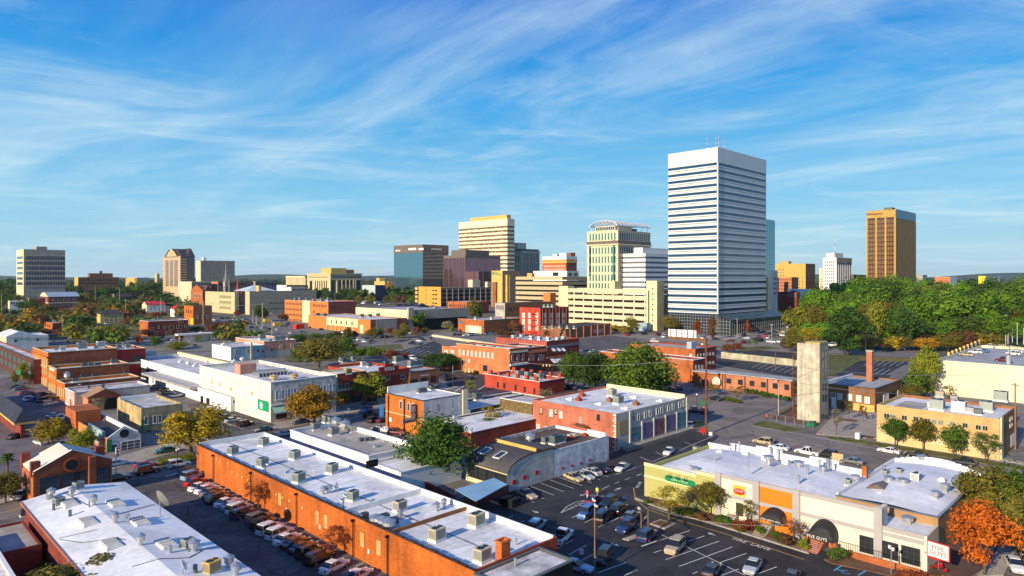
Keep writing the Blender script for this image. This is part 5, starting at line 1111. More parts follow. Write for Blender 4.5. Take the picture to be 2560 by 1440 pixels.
b2.win('R',966,965,984,30,'grid',FRD,GDARK,'shopfront');b2.done()
b=MB();q=G(880,912,b2.rz)-b2.C
for k in range(10):b.tube((q.x-4+k,q.y-1.5,b2.rz+.6),(q.x-4+k,q.y+1.5,b2.rz+.6),.3,.3,6)
b.build('duct_run',M('rusty_duct',(.2,.12,.08),var=.4),b2.e)
for px,py,cs in((854,901,GRNP),(884,898,ACG),(924,914,ACD),(966,910,ACD),(908,912,WHITEP),(860,903,ACD)):ac(px,py+3,b2.rz,1.2,cs if cs is not GRNP else ACG,'unit on the stepped parapet building roof[, # from the left]')
b3=B('tan_brick_shop','low tan-brown brick shop with grey roof at the crossing','shop',1024,985,931,985,1097,M('tan_brown_brick',(.34,.15,.075),var=.2),M('tan_brown_brick'),RGR,.3,FRD)
for px,w_ in((1036,16),(1060,16),(1083,14)):b3.win('R',px,948-(px-1036)*.18,965-(px-1036)*.2,w_,'grid',FRD,GDARK,'shopfront')
b3.win('R',1062,937,939,22,'flat',FRW,FRW,'sign');b3.done()
for px,py,s in((994,907,2.0),(1030,917,1.8),(1045,914,1.8)):ac(px,py,b3.rz,s,ACG,'grey-green unit on the low tan-brown shop[, # from the left]')
# --- motor building
mb=B('brick_corner_store','orange brick store with vertical MOTOR lettering sign on its sunny wall','store',1057,1094,1003,964,1165,ORANGE,CORRW,RWH,.25,FRD)
b=MB()
for k in range(34):x=mb.w*(k+.5)/34;b.box(x-.09,-.1,mb.h*.35,x+.09,-.02,mb.h-.1)
b.build('batten',CORRW,mb.e)
for px,t in((1003,1001),(1022,1006),(1033,1008)):mb.win('L',px,t,t+21,7,'arch',FRW,GBLUE)
mb.win('L',1025,1044,1056,8,'arch',FRW,GBLUE);mb.win('L',976,1044,1054,6,'flat',FRW,WHITEP,'sign');mb.win('L',1009,1055,1060,5,'flat',FRW,WHITEP,'sign')
for px,t in((1070,1016),(1094,1011)):mb.win('R',px,t,t+20,9,'sash',FRW,GDARK)
for px,t in((1132,1004),(1154,1000)):mb.win('R',px,t,t+17,7,'sash',FRW,GDARK)
mb.done()
for px in(972.5,1012):y=mb.ly(px);MB().box(-.3,y-.15,0,-.02,y+.15,mb.h-.3).build('downpipe',FRD,mb.e)
mb.box('back_parapet',WHITEP,.3,mb.d-.6,mb.rz+.001,mb.w-.3,mb.d-.31,mb.h+1.8);mb.box('corner_chimney',CREAM,mb.w-1.4,-.5,mb.h*.3,mb.w+.3,-.02,mb.h+1.3);mb.box('belt_course',CREAM,-.08,0,mb.h*.48,-.02,mb.d,mb.h*.5)
y=mb.ly(1043);sgz=mb.zl(1043,1009);sm=M('dull_mauve_sign',(.20,.14,.15),var=.15);lo=mb.zl(1043,1053)
b=MB();b.box(-1.9,y-.15,lo,-.4,y+.15,sgz);b.box(-4.4,y-.15,lo,-1.901,y+.15,lo+(sgz-lo)*.27);b.build('blade_sign',sm,mb.e);b=MB();b.box(-.4+.01,y-.1,lo+.5,-.05,y+.1,sgz-.3);b.build('sign_bracket',M('sign_maroon',(.16,.01,.02),var=.1),mb.e)
for k,ch in enumerate('MOTOR'):text(ch,'lettering',1.1,FRW,mb.e,(-1.15,y-.17,sgz-.9-k*(sgz-lo)*.145),RR)
text('SUPPLY','lettering',.8,FRW,mb.e,(-2.4,y-.17,lo+.9),RR)
for px,py in((1050,983),(1060,981),(1080,975),(1094,972),(1073,971)):ac(px,py,mb.rz,1.0,ACD,'dark condenser on the MOTOR store roof[, # from the left]')
me_=BW('white_annexe','low white roofed annexe in front of the MOTOR brick store','annexe',mb.C.x+1,mb.C.y-17,mb.C.x+mb.w+14,mb.C.y-.6,mb.h*.42,DKRED,DKRED,RWH,.35,WHITEP)
for px,py,k in((1123,1045,1),(1135,1050,2),(1172,1038,0),(1150,1026,2)):vent(me_,px,py,r=.6,h=1.2,kind=k,m=STEEL)
me_.done()
m2=BW('white_roof_block','low white roofed block between the MOTOR store and small red brick block','building',mb.C.x+mb.w+.6,mb.C.y+1,mb.C.x+mb.w+30,mb.C.y+mb.d*.8,mb.h*.5,DKRED,VINE,RWO,.5,WHITEP);m2.done()
ac(1193,1000,m2.rz,1.7,ACD,'dark unit on the white block right of the MOTOR store')
# --- small red block
b1=B('red_brick_block','small bright red brick block with chimney studs on its parapet','building',1349,990,955,1212,1412,PAINTRED,M('shaded_painted_red',(.30,.045,.028),var=.2,streak=.2),RWO,1.1,WHITEP)  # right wall repeats the red paint, darkened for its shaded side
for px in(1245,1261,1289,1312,1336):b1.win('L',px,955+(px-1245)*.17,969+(px-1245)*.17,5,'flat',FRD,GDARK)
for k in range(6):y=b1.d*(k+.4)/6;b1.box('parapet_stub',PAINTRED,-.1,y-.7,b1.h+.17,.8,y+.7,b1.h+1.5);b1.box('parapet_stub',PAINTRED,b1.w-.9,y-.7,b1.h+.17,b1.w,y+.7,b1.h+1.5)
b1.done()
for px,py in((1297,940),(1320,943),(1350,948)):ac(px,py,b1.rz,1.6,ACG,'unit on the small bright red block[, # from the left]')
vb=B('vine_wall_store','white roofed store with brown vine covered wall left of the mural building','store',1330,1070,1010,1250,1390,VINE,VINE,RWO,.4,WHITEP);vb.done()
# --- mural building
mu=B('mural_building','red brick and cream stucco building with five tall mural panels','building',1540.7,1129,1035,1332,1719.5,M('rosy_brick',(.50,.15,.085),var=.3,brick=1,streak=.35),STUCCOG,RWH,.5, None)
for k,(px,qx,ty)in enumerate(((1578,1602,1067),(1607,1631,1056),(1637,1660.5,1046),(1666,1688.5,1037),(1693.5,1713.5,1030))):
 x0,x1=mu.rx(px),mu.rx(qx);xm=(px+qx)/2;cols=((.02,.14,.16),(.06,.06,.16),(.15,.05,.06),(.05,.07,.14),(.02,.16,.20))[k]
 m=bpy.data.materials.new('mural');m.use_nodes= True ;nt=m.node_tree;vz=nt.nodes.new('ShaderNodeTexNoise');vz.inputs['Scale'].default_value=.55;vz.inputs['Detail'].default_value=6;vz.inputs['Distortion'].default_value=2.5
 tcn=nt.nodes.new('ShaderNodeTexCoord');nt.links.new(tcn.outputs['Object'],vz.inputs[0]);rp=nt.nodes.new('ShaderNodeValToRGB');nt.links.new(vz.outputs[0],rp.inputs[0])
 el=rp.color_ramp.elements;el[0].position=.32;el[0].color=(.01,.01,.02,1);el[1].position=.75;el[1].color=(.40,.34,.30,1)
 for p_,c_ in((.43,cols),(.5,(cols[0]*2.2,cols[1]*2.0,cols[2]*2.0)),(.56,(.22,.07,.05)),(.62,(.05,.12,.25))):e_=el.new(p_);e_.color=(*c_,1)
 nt.links.new(rp.outputs[0],nt.nodes['Principled BSDF'].inputs[0]);nt.nodes['Principled BSDF'].inputs['Roughness'].default_value=.7
 MB().box(x0,-.12,.9,x1,-.02,mu.zr(xm,ty)).build('mural_panel',m,mu.e)
for px in(1584,1596,1613,1625,1643,1654,1671,1682.5,1699,1710):mu.win('R',px,1038-(px-1584)*.292,1054-(px-1584)*.30,6,'frame',FRW,GBLUE)
for k in range(6):px=(1574.5,1604.5,1634,1663.3,1691,1716.5)[k];x=mu.rx(px);mu.box('pilaster',STUCCO,x-.28,-.2,0,x+.28,-.02,mu.h*(.99 if k in(0,5)else .64))
mu.box('mustard_panel',M('mustard_render',(.40,.28,.13),var=.15),mu.rx(1547),-.08,mu.h*.42,mu.rx(1566),-.02,mu.h*.78)
for px,t,bt,bl in((1353,1019,1034,BOARD),(1378,1024,1040,BLIND),(1389.5,1021,1035,BOARD),(1402.5,1028,1044,BLIND),(1496,1036,1050,GDARK),(1346,1060,1078,BLIND),(1367,1066,1078,BLIND),(1380,1069,1082,BOARD)):mu.win('L',px,t,bt,8,'sash',FRW if bl is BLIND else FRD,bl)
y=mu.ly(1452);mu.win('L',1452,1042,1064,8,'flat',FRD,CONCG,'door');mu.done()
b=MB();
for k in range(8):b.box(-1.3,y-2.5-k*.35,mu.h*.52-k*.3,-.05,y-2.15-k*.35,mu.h*.53-k*.3)
b.box(-1.4,y-2.1,mu.h*.52,-.05,y+1.5,mu.h*.535);b.tube((-1.35,y+1.5,mu.h*.6),(-1.35,y-2.5,mu.h*.6),.05);b.tube((-1.35,y-2.5,mu.h*.6),(-1.35,y-5.2,mu.h*.32),.05);b.build('fire_escape',RUST,mu.e)
for k in range(14):mu.box('quoin',STUCCO,-.06,.001 if k%2 else .0012,mu.h*k/14+.1,-.02,.9 if k%2 else .55,mu.h*(k+.8)/14)
mu.box('roof_parapet',YWHITE,mu.w-.8,.5,mu.rz+.01,mu.w-.31,mu.d-.5,mu.h+.7)
for px,py,s,cs in((1530,990,1.5,ACT),(1528,1000+14,0.001,ACT),(1546,1010,1.6,ACG)):
 if s>.1:ac(px,py,mu.rz,s,cs,'grey unit on the mural building roof[, # from the left]')
for px,py,k,m in((1447,1002,2,REDB),(1456,991,2,REDB),(1524,1004,2,BROWN),(1590,1013,2,BROWN),(1427,999,2,WHITEP),(1500,1011,2,WHITEP),(1565,1022,2,WHITEP),(1587,994,2,WHITEP),(1652,1003,2,WHITEP)):vent(mu,px,py,r=.5 if m is not WHITEP else .7,h=1.3 if m is not WHITEP else .5,kind=2,m=m)
rp_=BW('mural_ramp','low concrete ramp with railing along the mural wall','ramp',mu.C.x+1.5,mu.C.y-2.2,mu.C.x+mu.w,mu.C.y-.3,.9,PAVE,PAVE,PAVE,.05)
b=MB()
for k in range(24):x=rp_.w*k/23;b.tube((x,.1,.9),(x,.1,1.9),.03,.03,5)
b.tube((0,.1,1.9),(rp_.w,.1,1.9),.035,.035,5);b.tube((0,.1,1.4),(rp_.w,.1,1.4),.03,.03,5);b.build('railing',STEEL,rp_.e)
# --- white brick wall building and curved roof building
wx=B('white_wall_building','low building with flaking white brick wall and brown roof by the parking lot','building',1385,1196,1126,1250,1522,WHITEOLD,M('bluish_white_painted_brick',(.66,.67,.70),var=.4,streak=.4,scale=.6,fine=.3),RBR,.7, None)
for px,py,s,cs in((1388,1110,1.5,ACD),(1400,1107,1.3,ACG),(1363,1108,1.0,STEEL)):ac(px,py,wx.rz,s,cs,'unit on the brown roof behind the white wall[, # from the left]')
vent(wx,1325,1106,r=.7,h=1.6,kind=1);vent(wx,1428,1098,r=.5,h=.9,kind=2,m=REDB);vent(wx,1462,1089,r=.5,h=.6,kind=2,m=REDB);vent(wx,1436,1089,r=.9,h=.5,kind=2,m=CONC)
for px,py in((1407,1171),(1429,1164.5),(1451,1158),(1473,1150)):wx.win('R',px,py-3,py+2.5,5,'flat',FRW,REDP,'notice')
wx.done();wx.box('back_parapet',WHITEP,wx.w-.7,.4,wx.rz+.01,wx.w-.31,wx.d*.35,wx.h+.6)
q0=wx.C;xw=solX(q0,1268)  # negative: to the left along the same wall line
xl_=q0.x+xw
vb2=thing('curved_roof_building','building with half barrel dark roof, two skylights and grey end wall','building',(xl_,q0.y,0))
W=-xw-.05;dpt=solY(Vector((xl_,q0.y,0)),1165);D1=dep((xl_,q0.y));lo=H-(1186-YH)*D1/F;hi=wx.h+.6
cw_=M('grey_weathered_render',(.50,.49,.46),var=.3,streak=.4,scale=.5);n=12
prof=[(0,lo)]+[(W*.60*(1-math.cos(math.pi/2*i/n)),lo+(hi-lo)*math.sin(math.pi/2*i/n))for i in range(1,n+1)]+[(W,hi)]
b=MB();b.ngon([(0,0,-.3),(W,0,-.3)]+[(x,0,z)for x,z in reversed(prof)]);b.ngon([(0,dpt,-.3),(W,dpt,-.3)]+[(x,dpt,z)for x,z in reversed(prof)]);b.quad((0,0,-.3),(0,dpt,-.3),(0,dpt,lo),(0,0,lo),1);b.quad((W,0,-.3),(W,dpt,-.3),(W,dpt,hi),(W,0,hi))
b.build('wall',[cw_,YWHITE],vb2)
b=MB();b.v=[]
for i in range(len(prof)-1):
 (x0,z0),(x1,z1)=prof[i],prof[i+1];b.quad((x0,-.15,z0+.06),(x1,-.15,z1+.06),(x1,dpt,z1+.06),(x0,dpt,z0+.06))
b.build('barrel_roof',M('dark_grey_barrel_roof',(.075,.07,.072),var=.3,scale=.2,fine=.2),vb2,smooth= True)
b=MB()
for i in range(len(prof)-1):
 (x0,z0),(x1,z1)=prof[i],prof[i+1];b.quad((x0,-.2,z0-.12),(x1,-.2,z1-.12),(x1,-.2,z1+.14),(x0,-.2,z0+.14))
b.build('edge_trim',M('rust_trim',(.12,.035,.025),var=.2),vb2);MB().box(W*.6,0,hi+.08,W*.6+.35,dpt,hi+.7).build('ridge_wall',YELL,vb2)
for px,py in((1212,1123),(1251,1133)):
 t=.55;x=W*.6*(1-math.cos(math.pi/2*t));z0=lo+(hi-lo)*math.sin(math.pi/2*t);yy=solY(Vector((xl_+x,q0.y,0)),px);sl=math.atan2((hi-lo)*math.cos(math.pi/2*t),W*.6*math.sin(math.pi/2*t))
 yy=min(max(yy,1),dpt-2);o=MB().box(-1.3,-.9,.02,1.3,.9,.22,0).box(-1.1,-.7,.221,1.1,.7,.24,1).build('skylight',[FRW,GDARK],vb2,(x,yy,z0+.08));o.rotation_euler=(0,-sl,0)
for k in range(4):
 me=winmesh(3.2,2.4,'grid',FRD,GDARK);inst(me,'window',vb2,(0,dpt*(.14+.22*k),.9),-math.pi/2)
for f_,z_ in((.14,2.3),(.36,2.8),(.62,3.2)):o=inst(winmesh(1.0,.8,'flat',FRW,REDP),'notice',vb2,(W*f_,0,z_*.55))
# blue canopy and patio wall
p=[G(1190,1252,3.2),G(1138,1222,3.2),G(1236,1192,4.0),G(1268,1208,4.0)]
e=thing('patio_canopy','blue-grey metal canopy over the patio beside the parking lot','canopy',(p[0].x,p[0].y,0))
b=MB();q=[v-p[0]+Vector((0,0,v.z-3.2+0))for v in p];zs=(3.0,3.0,3.7,3.7)
b.ngon([(q[i].x,q[i].y,zs[i]+.12)for i in range(4)]);b.ngon([(q[i].x,q[i].y,zs[i])for i in range(4)])
for i in range(4):j=(i+1)%4;b.quad((q[i].x,q[i].y,zs[i]),(q[j].x,q[j].y,zs[j]),(q[j].x,q[j].y,zs[j]+.12),(q[i].x,q[i].y,zs[i]+.12))
b.build('roof',TARP,e)
for i in range(4):MB().tube((q[i].x*.96,q[i].y*.96,0),(q[i].x*.96,q[i].y*.96,zs[i]-.01),.1).build('post',WOOD,e)
b=MB();a_,c_=G(1165,1275),G(1272,1232);b.ngon([(a_.x-p[0].x,a_.y-p[0].y,-.1),(c_.x-p[0].x,c_.y-p[0].y,-.1),(c_.x-p[0].x,c_.y-p[0].y,1.5),(a_.x-p[0].x,a_.y-p[0].y,1.5)])
b.ngon([(a_.x-p[0].x,a_.y-p[0].y+.35,-.1),(c_.x-p[0].x,c_.y-p[0].y+.35,-.1),(c_.x-p[0].x,c_.y-p[0].y+.35,1.5),(a_.x-p[0].x,a_.y-p[0].y+.35,1.5)]);b.quad((a_.x-p[0].x,a_.y-p[0].y,1.5),(c_.x-p[0].x,c_.y-p[0].y,1.5),(c_.x-p[0].x,c_.y-p[0].y+.35,1.5),(a_.x-p[0].x,a_.y-p[0].y+.35,1.5));b.build('patio_wall',DKRED,e)
# --- long brick warehouse
hW=5.9;A=G(499,1114,hW);Bq=G(664,1078,hW);Cn=G(1390,1344,hW)
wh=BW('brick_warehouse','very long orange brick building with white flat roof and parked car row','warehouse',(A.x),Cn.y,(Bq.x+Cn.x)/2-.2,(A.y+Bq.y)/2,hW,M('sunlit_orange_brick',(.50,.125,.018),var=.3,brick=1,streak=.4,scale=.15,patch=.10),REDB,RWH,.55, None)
w,d=wh.w,wh.d
b=MB();n=60
for i in range(n):b.box(-.14,d*i/n+.01,hW+.002,.34,d*(i+.93)/n,hW+.10+.05*((i*7)%3))
b.build('coping',M('dark_tile_coping',(.06,.035,.03),var=.3),wh.e)
wh.box('inner_parapet',WHITEP,w-.55,.35,wh.rz+.01,w-.31,d-.35,hW+.25);wh.box('end_parapet',WHITEP,.32,d-.6,wh.rz+.01,w-.32,d-.31,hW+.35)
for k in range(11):
 y=d*(.06+.088*k);b=MB();b.box(w*.42-.05,y,wh.rz+.01,w*.42+.05,y+d*.088,wh.rz+.05);b.build('roof_seam',FRD,wh.e)
for px,py,s in((582,1136,1.25),(659,1114,1.25),(656,1166,1.25),(737,1147,1.25),(747,1205,1.3),(830,1182,1.3),(882,1250,1.15)):ac(px,py,wh.rz,s,ACG,'pale green unit on the long warehouse roof[, # from the left]',.35)
for px,py,s in((1000,1277,1.2),(1093,1350,1.3),(1192,1314,1.4),(1206,1402,1.3)):ac(px,py,wh.rz,s,ACT,'tan unit near the close end of the warehouse roof[, # from the left]',.1)
for px,py,r_ in((938,1310,.55),(958,1316,.6),(972,1322,.6),(1000,1297,.3),(1091,1278,.35),(1110,1268,.3),(808,1236,.3),(822,1232,.4),(841,1228,.2)):vent(wh,px,py,r=r_,h=1.1,kind=1)
for px,py in((910,1300),(962,1302),(985,1312)):ac(px,py,wh.rz,.8,ACD,'small dark unit on the near warehouse roof[, # from the left]')
wh.box('fire_wall',WHITEP,.35,d*.335,wh.rz+.01,w*.96,d*.335+.35,wh.rz+.8);wh.box('fire_wall',BROWN,.35,d*.205,wh.rz+.01,w*.96,d*.205+.3,wh.rz+.5)
c_=G(1257,1397,wh.rz)-wh.C;zc_=wh.rz+(1397-1349)*dep(G(1257,1397,wh.rz))/F
b=MB();b.box(c_.x-.75,c_.y-.55,wh.rz,c_.x+.75,c_.y+.55,zc_-.2);b.box(c_.x-.85,c_.y-.65,zc_-.199,c_.x+.85,c_.y-.35,zc_);b.box(c_.x-.85,c_.y+.35,zc_-.199,c_.x+.85,c_.y+.65,zc_);b.box(c_.x-.85,c_.y-.349,zc_-.199,c_.x-.55,c_.y+.349,zc_);b.box(c_.x+.55,c_.y-.349,zc_-.199,c_.x+.85,c_.y+.349,zc_)
b.build('chimney',M('bright_chimney_brick',(.60,.14,.03),var=.25,brick=1),wh.e)
for px,py in((543,1138),(550,1142),(571,1147+1),(582,1173-3),(595,1178),(607,1183),(621,1190),(692,1226),(707,1234),(724,1242),(757,1258)):
 u=wh.ly(px);z_=min(wh.zl(px,py+10),hW-.6);b=MB();b.tube((-.12,u,z_),(-.02,u,z_),.22,.22,8);b.build('wall_anchor',YELL,wh.e)
for px in(700,794,815,906,947):
 u=wh.ly(px);MB().box(-.06,u-.5,2.1,-.01-.01,u+.5,4.1).build('bricked_window',M('faded_brick_patch',(.55,.30,.12),var=.3),wh.e)
for px,py in((652,1240),(717,1274),(800,1316),(922,1382)):u=wh.ly(px);MB().box(-.05,u-.2,1.6,-.02,u+.2,2.2).build('parking_sign',FRW,wh.e)
for px in(536,630,744,886,972):u=wh.ly(px);b=MB();b.tube((-.25,u,0),(-.25,u,5.2),.09,.09,8);b.box(-.55,u-.15,5.2,-.1,u+.15,5.5);b.build('downpipe',BLACKM,wh.e)
D_=G(1418,1396,5.5)
an=BW('stained_roof_annexe','lower annexe with stained white roof at the close end of the long warehouse','annexe',wh.C.x,D_.y-1,D_.x,wh.C.y-.05,5.5,M('sunlit_orange_brick'),BLACKM,M('stained_white_roof',(.62,.60,.60),var=.55,scale=.35,fine=.2),.12,ACD)
b=MB();r_=1.5;n=10;xx=w*.72;b.ngon([(xx+r_*math.cos(math.pi*i/n),-.06,3.2+r_*math.sin(math.pi*i/n))for i in range(n+1)]);b.build('fan_window',BLIND,wh.e)
b=MB();b.tube((an.w*.8,-.05,3.6),(an.w*.8,-.3,3.6),.5,.5,12);b.build('wall_disc',FRW,an.e)
vent(an,1288,1415,r=.2,h=.8);vent(wh,1290,1362,r=.15,h=.7);vent(wh,1238,1414,r=.2,h=.7)
# --- white parapet restaurant right of it
P1=G(726,1076,5.5);P2=G(899,1146,5.5);P3=G(829,1050,5.5)
gr=BW('white_parapet_restaurant','grey flat roofed restaurant with white parapets beside the long warehouse','restaurant',P1.x,P2.y,P3.x,P1.y,5.5,WHITEP,WHITEP,RTAN,.9,WHITEP)
for px,py,s,cs in((789,1075,1.3,ACG),(835,1088,1.4,ACG),(818,1057,1.4,ACG),(882,1080,1.2,STEEL),(829,1058,1.2,ACG)):ac(px,py,gr.rz,s,cs,'grey unit on the white parapet restaurant[, # from the left]')
for px,py in((840,1066),(862,1074)):vent(gr,px,py,r=.8,h=1.7,kind=1)
Q1=G(895,1148,4.2);Q2=G(1006,1124,4.2)
g2=BW('low_white_roof_wing','low white roofed wing with black condensers behind the warehouse','restaurant',P1.x+.3,P2.y-10,P3.x+2.5,P2.y-.05,4.3,WHITEP,WHITEP,RWH,.25,WHITEP)
for px,py in((904,1109),(917,1108),(930,1107)):ac(px,py,g2.rz,.9,ACD,'black condenser on the low white roof wing[, # from the left]')
g2.win('R',930,1150,1168,30,'flat',FRD,DARK,'open_porch');vent(g2,937,1125,r=.3,h=1.0,kind=1);vent(g2,960,1112,r=.4,h=.9,kind=2);g2.done()
# --- foreground white roof, bottom left
hF=6.0;A=G(64,1258,hF);Bq=G(318,1201,hF);rdg=G(192,1226,hF+.9)
fw=BW('white_metal_roof_hall','large white roofed hall with skylights at the bottom left','hall',A.x,12,Bq.x-.9,(A.y+Bq.y)/2,hF-.3,DKRED,BROWN,RWH,.3)
w,d=fw.w,fw.d;xr=rdg.x-fw.C.x
b=MB();pr=[(-.4,hF-.1),(xr,hF+.9),(w+.4,hF-.1),(w+.4,hF+.02),(xr,hF+1.02),(-.4,hF+.02)];b.ext(pr,1,0,d+.3);b.build('gable_roof',M('white_membrane',(.76,.76,.77),var=.16,scale=.12,fine=.08,rough=.55,patch=.13),fw.e)
b=MB();b.box(-.55,0,hF-.25,-.401,d,hF+.12);b.build('gutter',M('copper_brown_gutter',(.30,.12,.08),var=.2),fw.e)
def rz_(p):x=p.x-fw.C.x; return hF+.02+(1.0*x/xr if x<xr else 1.0*(w-x)/(w-xr))
def onroof(px,py):
 z_=hF+.5
 for _ in range(4):p=G(px,py,z_);z_=rz_(p)
 return p-fw.C,z_
for px,py in((173,1261),(289,1261),(219,1307),(349,1307),(277,1363),(415,1363)):
 p,z_=onroof(px,py);s_=1 if p.x<xr else -1
 o=MB().box(-.9,-1.8,-.1,.9,1.8,.35,0)
 for k in range(4):o.box(-.75,-1.7+k*.87,.351,.75,-1.0+k*.87,.42,1)
 o.build('skylight',[WHITEP,BLIND],fw.e,(p.x,p.y,z_))
for px,py,r_,k in((234,1262,.5,1),(288,1307,.5,1),(351,1363,.55,1),(485,1378,.7,1),(572,1418,.6,1),(590,1438,.6,1),(175,1291,.4,0),(223,1268,.15,0),(128,1244,.6,1),(120,1250,.5,2),(142,1260,.8,2),(134,1276,.4,0),(193,1220,.7,0),(180,1240,.5,1),(425,1382,.5,2),(488,1432,.5,0)):
 p,z_=onroof(px,py);r_*=.75;b=MB();b.tube((p.x,p.y,z_),(p.x,p.y,z_+.9),r_*.7,r_*.7)
 if k==1:b.tube((p.x,p.y,z_+.6),(p.x,p.y,z_+1.2),r_*1.2,r_*1.3,12);b.tube((p.x,p.y,z_+1.2),(p.x,p.y,z_+1.6),r_*1.5,.05,12)
 b.build('vent',STEEL if k!=0 else ACD,fw.e)
for L_ in(((160,1232),(215,1262),(300,1285),(385,1262)),((150,1350),(205,1358),(290,1346),(312,1350)),((148,1347),(230,1328),(320,1308)),((330,1418),(400,1398),(470,1396),(505,1378)),((470,1380),(560,1366))):
 P=[onroof(*q)for q in L_];b=MB()
 for(a_,za_),(c_,zc3)in zip(P,P[1:]):b.tube((a_.x,a_.y,za_+.06),(c_.x,c_.y,zc3+.06),.05,.05,5)
 b.build('roof_cable',FRD,fw.e)
for px,py,s,cs in((196,1222,1.0,ACG),(147,1262,1.0,ACG),(470,1368,1.0,ACG),(530,1430,1.2,YELL)):s*=.75;p,z_=onroof(px,py);a_,f_,c_=ac_meshes(cs);e=thing('air_conditioner','unit on the large bottom left white roof[, # from the left]','air conditioner',(p.x+fw.C.x,p.y+fw.C.y,z_-.1),.3,'air conditioning units on the roofs');inst(a_,'casing',e);inst(f_,'fan',e);inst(c_,'curb',e);e.scale=(s,s,s)
def dish(px,py,r_,label,facing,m):
 p,z_=onroof(px,py);e=thing('satellite_dish',label,'satellite dish',(p.x+fw.C.x,p.y+fw.C.y,z_-.05))
 MB().tube((0,0,0),(0,0,r_*1.6),.08,.08).build('mast',STEEL,e)
 b=MB();n=16
 for j in range(4):
  r0,r1=r_*j/4,r_*(j+1)/4
  for i in range(n):a0,a1=2*math.pi*i/n,2*math.pi*(i+1)/n;f0,f1=.3*r0*r0/r_,.3*r1*r1/r_;b.quad((r0*math.cos(a0),r0*math.sin(a0),f0),(r0*math.cos(a1),r0*math.sin(a1),f0),(r1*math.cos(a1),r1*math.sin(a1),f1),(r1*math.cos(a0),r1*math.sin(a0),f1))
 o=b.build('reflector',m,e,(0,0,r_*1.7));o.rotation_euler=(math.radians(65),0,facing)
 o2=MB().tube((0,0,0),(0,0,r_*.8),.05,.05).build('feed_arm',STEEL,e,(0,0,r_*1.7));o2.rotation_euler=(math.radians(65),0,facing)
dish(400,1290,1.35,'big grey mesh satellite dish on the edge of the bottom left white roof',math.radians(100),M('grey_mesh',(.20,.19,.18),var=.2))
dish(318,1310,.55,'small white satellite dish on the bottom left white roof',math.radians(200),WHITEP)
dish(457,1436,.6,'white satellite dish near the front of the bottom left white roof',math.radians(60),WHITEP)
ls=[G(64,1402,3.0),G(205,1420,3.0)]
b1=BW('lean_to_roof','striped corrugated lean-to roof at the bottom left corner','lean-to',fw.C.x-5,fw.C.y+d*.55,fw.C.x-.7,fw.C.y+d*.76,4.0, None);MB().box(0,0,3.6,b1.w,b1.d,3.75).build('roof',M('striped_corrugated_roof',(.50,.49,.47),var=.3,streak=.3),b1.e)
b=MB()
for k in range(14):y=b1.d*k/14;b.box(0,y,3.751,b1.w,y+.12,3.82)
b.build('roof_rib',CORRW,b1.e)
for x in(.2,b1.w-.4):
 for y in(.2,b1.d-.4):MB().box(x,y,0,x+.2,y+.2,3.59).build('post',WOOD,b1.e)
b1=BW('flat_roof_annexe','low flat roofed brick annexe at the left edge below the gabled brick hall','annexe',fw.C.x-5.2,fw.C.y+d*.86,fw.C.x-.7,fw.C.y+d*.97,4.2,DKRED,DKRED,RTAN,.3)
ac(64,1290,b1.rz,.9,ACD,'dark condenser on the annexe at the left edge')
b1=BW('pale_roof_building','pale roofed building cut by the bottom left corner','building',fw.C.x-26,fw.C.y-2,fw.C.x-5.6,fw.C.y+d*.93,5.0,STUCCO,STUCCO,RWO,.3,WHITEP)
# --- gabled brick power house
ph=B('gabled_brick_hall','old brick hall with white gable roof and round attic window, left','hall',83,1268,1187,55,280,ORANGE2,M('deep_red_hall_brick',(.28,.085,.04),var=.3,brick=1,streak=.35),RWH,.1)
w,d,h=ph.w,ph.d,ph.h;rise=2.7
gr_=gable(ph,1,rise,M('pale_cream_roof',(.66,.62,.52),var=.15),.02,M('deep_red_hall_brick'),f=.47)
b=MB();z_=h+.28
b.ngon([(0,-.12,h-.3),(w,-.12,h-.3),(w,-.12,h+.5),(w*.47,-.12,h+rise+.6),(0,-.12,h+.5)]);b.build('gable_front',M('deep_red_hall_brick'),ph.e);b=MB()
for xa,za,xb_,zb_ in((0,h+.5,w*.47,h+rise+.6),(w*.47,h+rise+.6,w,h+.5)):b.quad((xa,-.2,za),(xb_,-.2,zb_),(xb_,.5,zb_),(xa,.5,za));b.quad((xa,.5,za-.5),(xb_,.5,zb_-.5),(xb_,.5,zb_),(xa,.5,za))
b.build('gable_coping',WHITEP,ph.e)
b=MB();b.tube((w*.47,-.2,h+rise*.25),(w*.47,0,h+rise*.25),1.25,1.25,18,0);b.tube((w*.47,-.24,h+rise*.25),(w*.47,-.201,h+rise*.25),.95,.95,18,1);b.build('round_window',[ORANGE2,GDARK],ph.e)
for f_,k in((.2,'frame'),(.47,'mull'),(.60,'mull'),(.85,'frame')):ph.put('R',w*f_,h*.32,3.0,3.0,'grid',FRD,GBLUE)
for k in range(2):ph.put('L',d*(.3+.4*k),h*.28,d*.24,h*.6,'arch',ORANGE2,GDARK)
ph.done();MB().box(w*.68,-1.0,0,w*.68+1.1,-.02,h+rise*.62).build('chimney',M('deep_red_hall_brick'),ph.e)
for x,y in((.03,.04),(.03,.9),(.93,.5)):MB().box(w*x-.6,d*y,h-.5,w*x+.8,d*y+1.3,h+2.0).build('chimney',DKRED,ph.e)
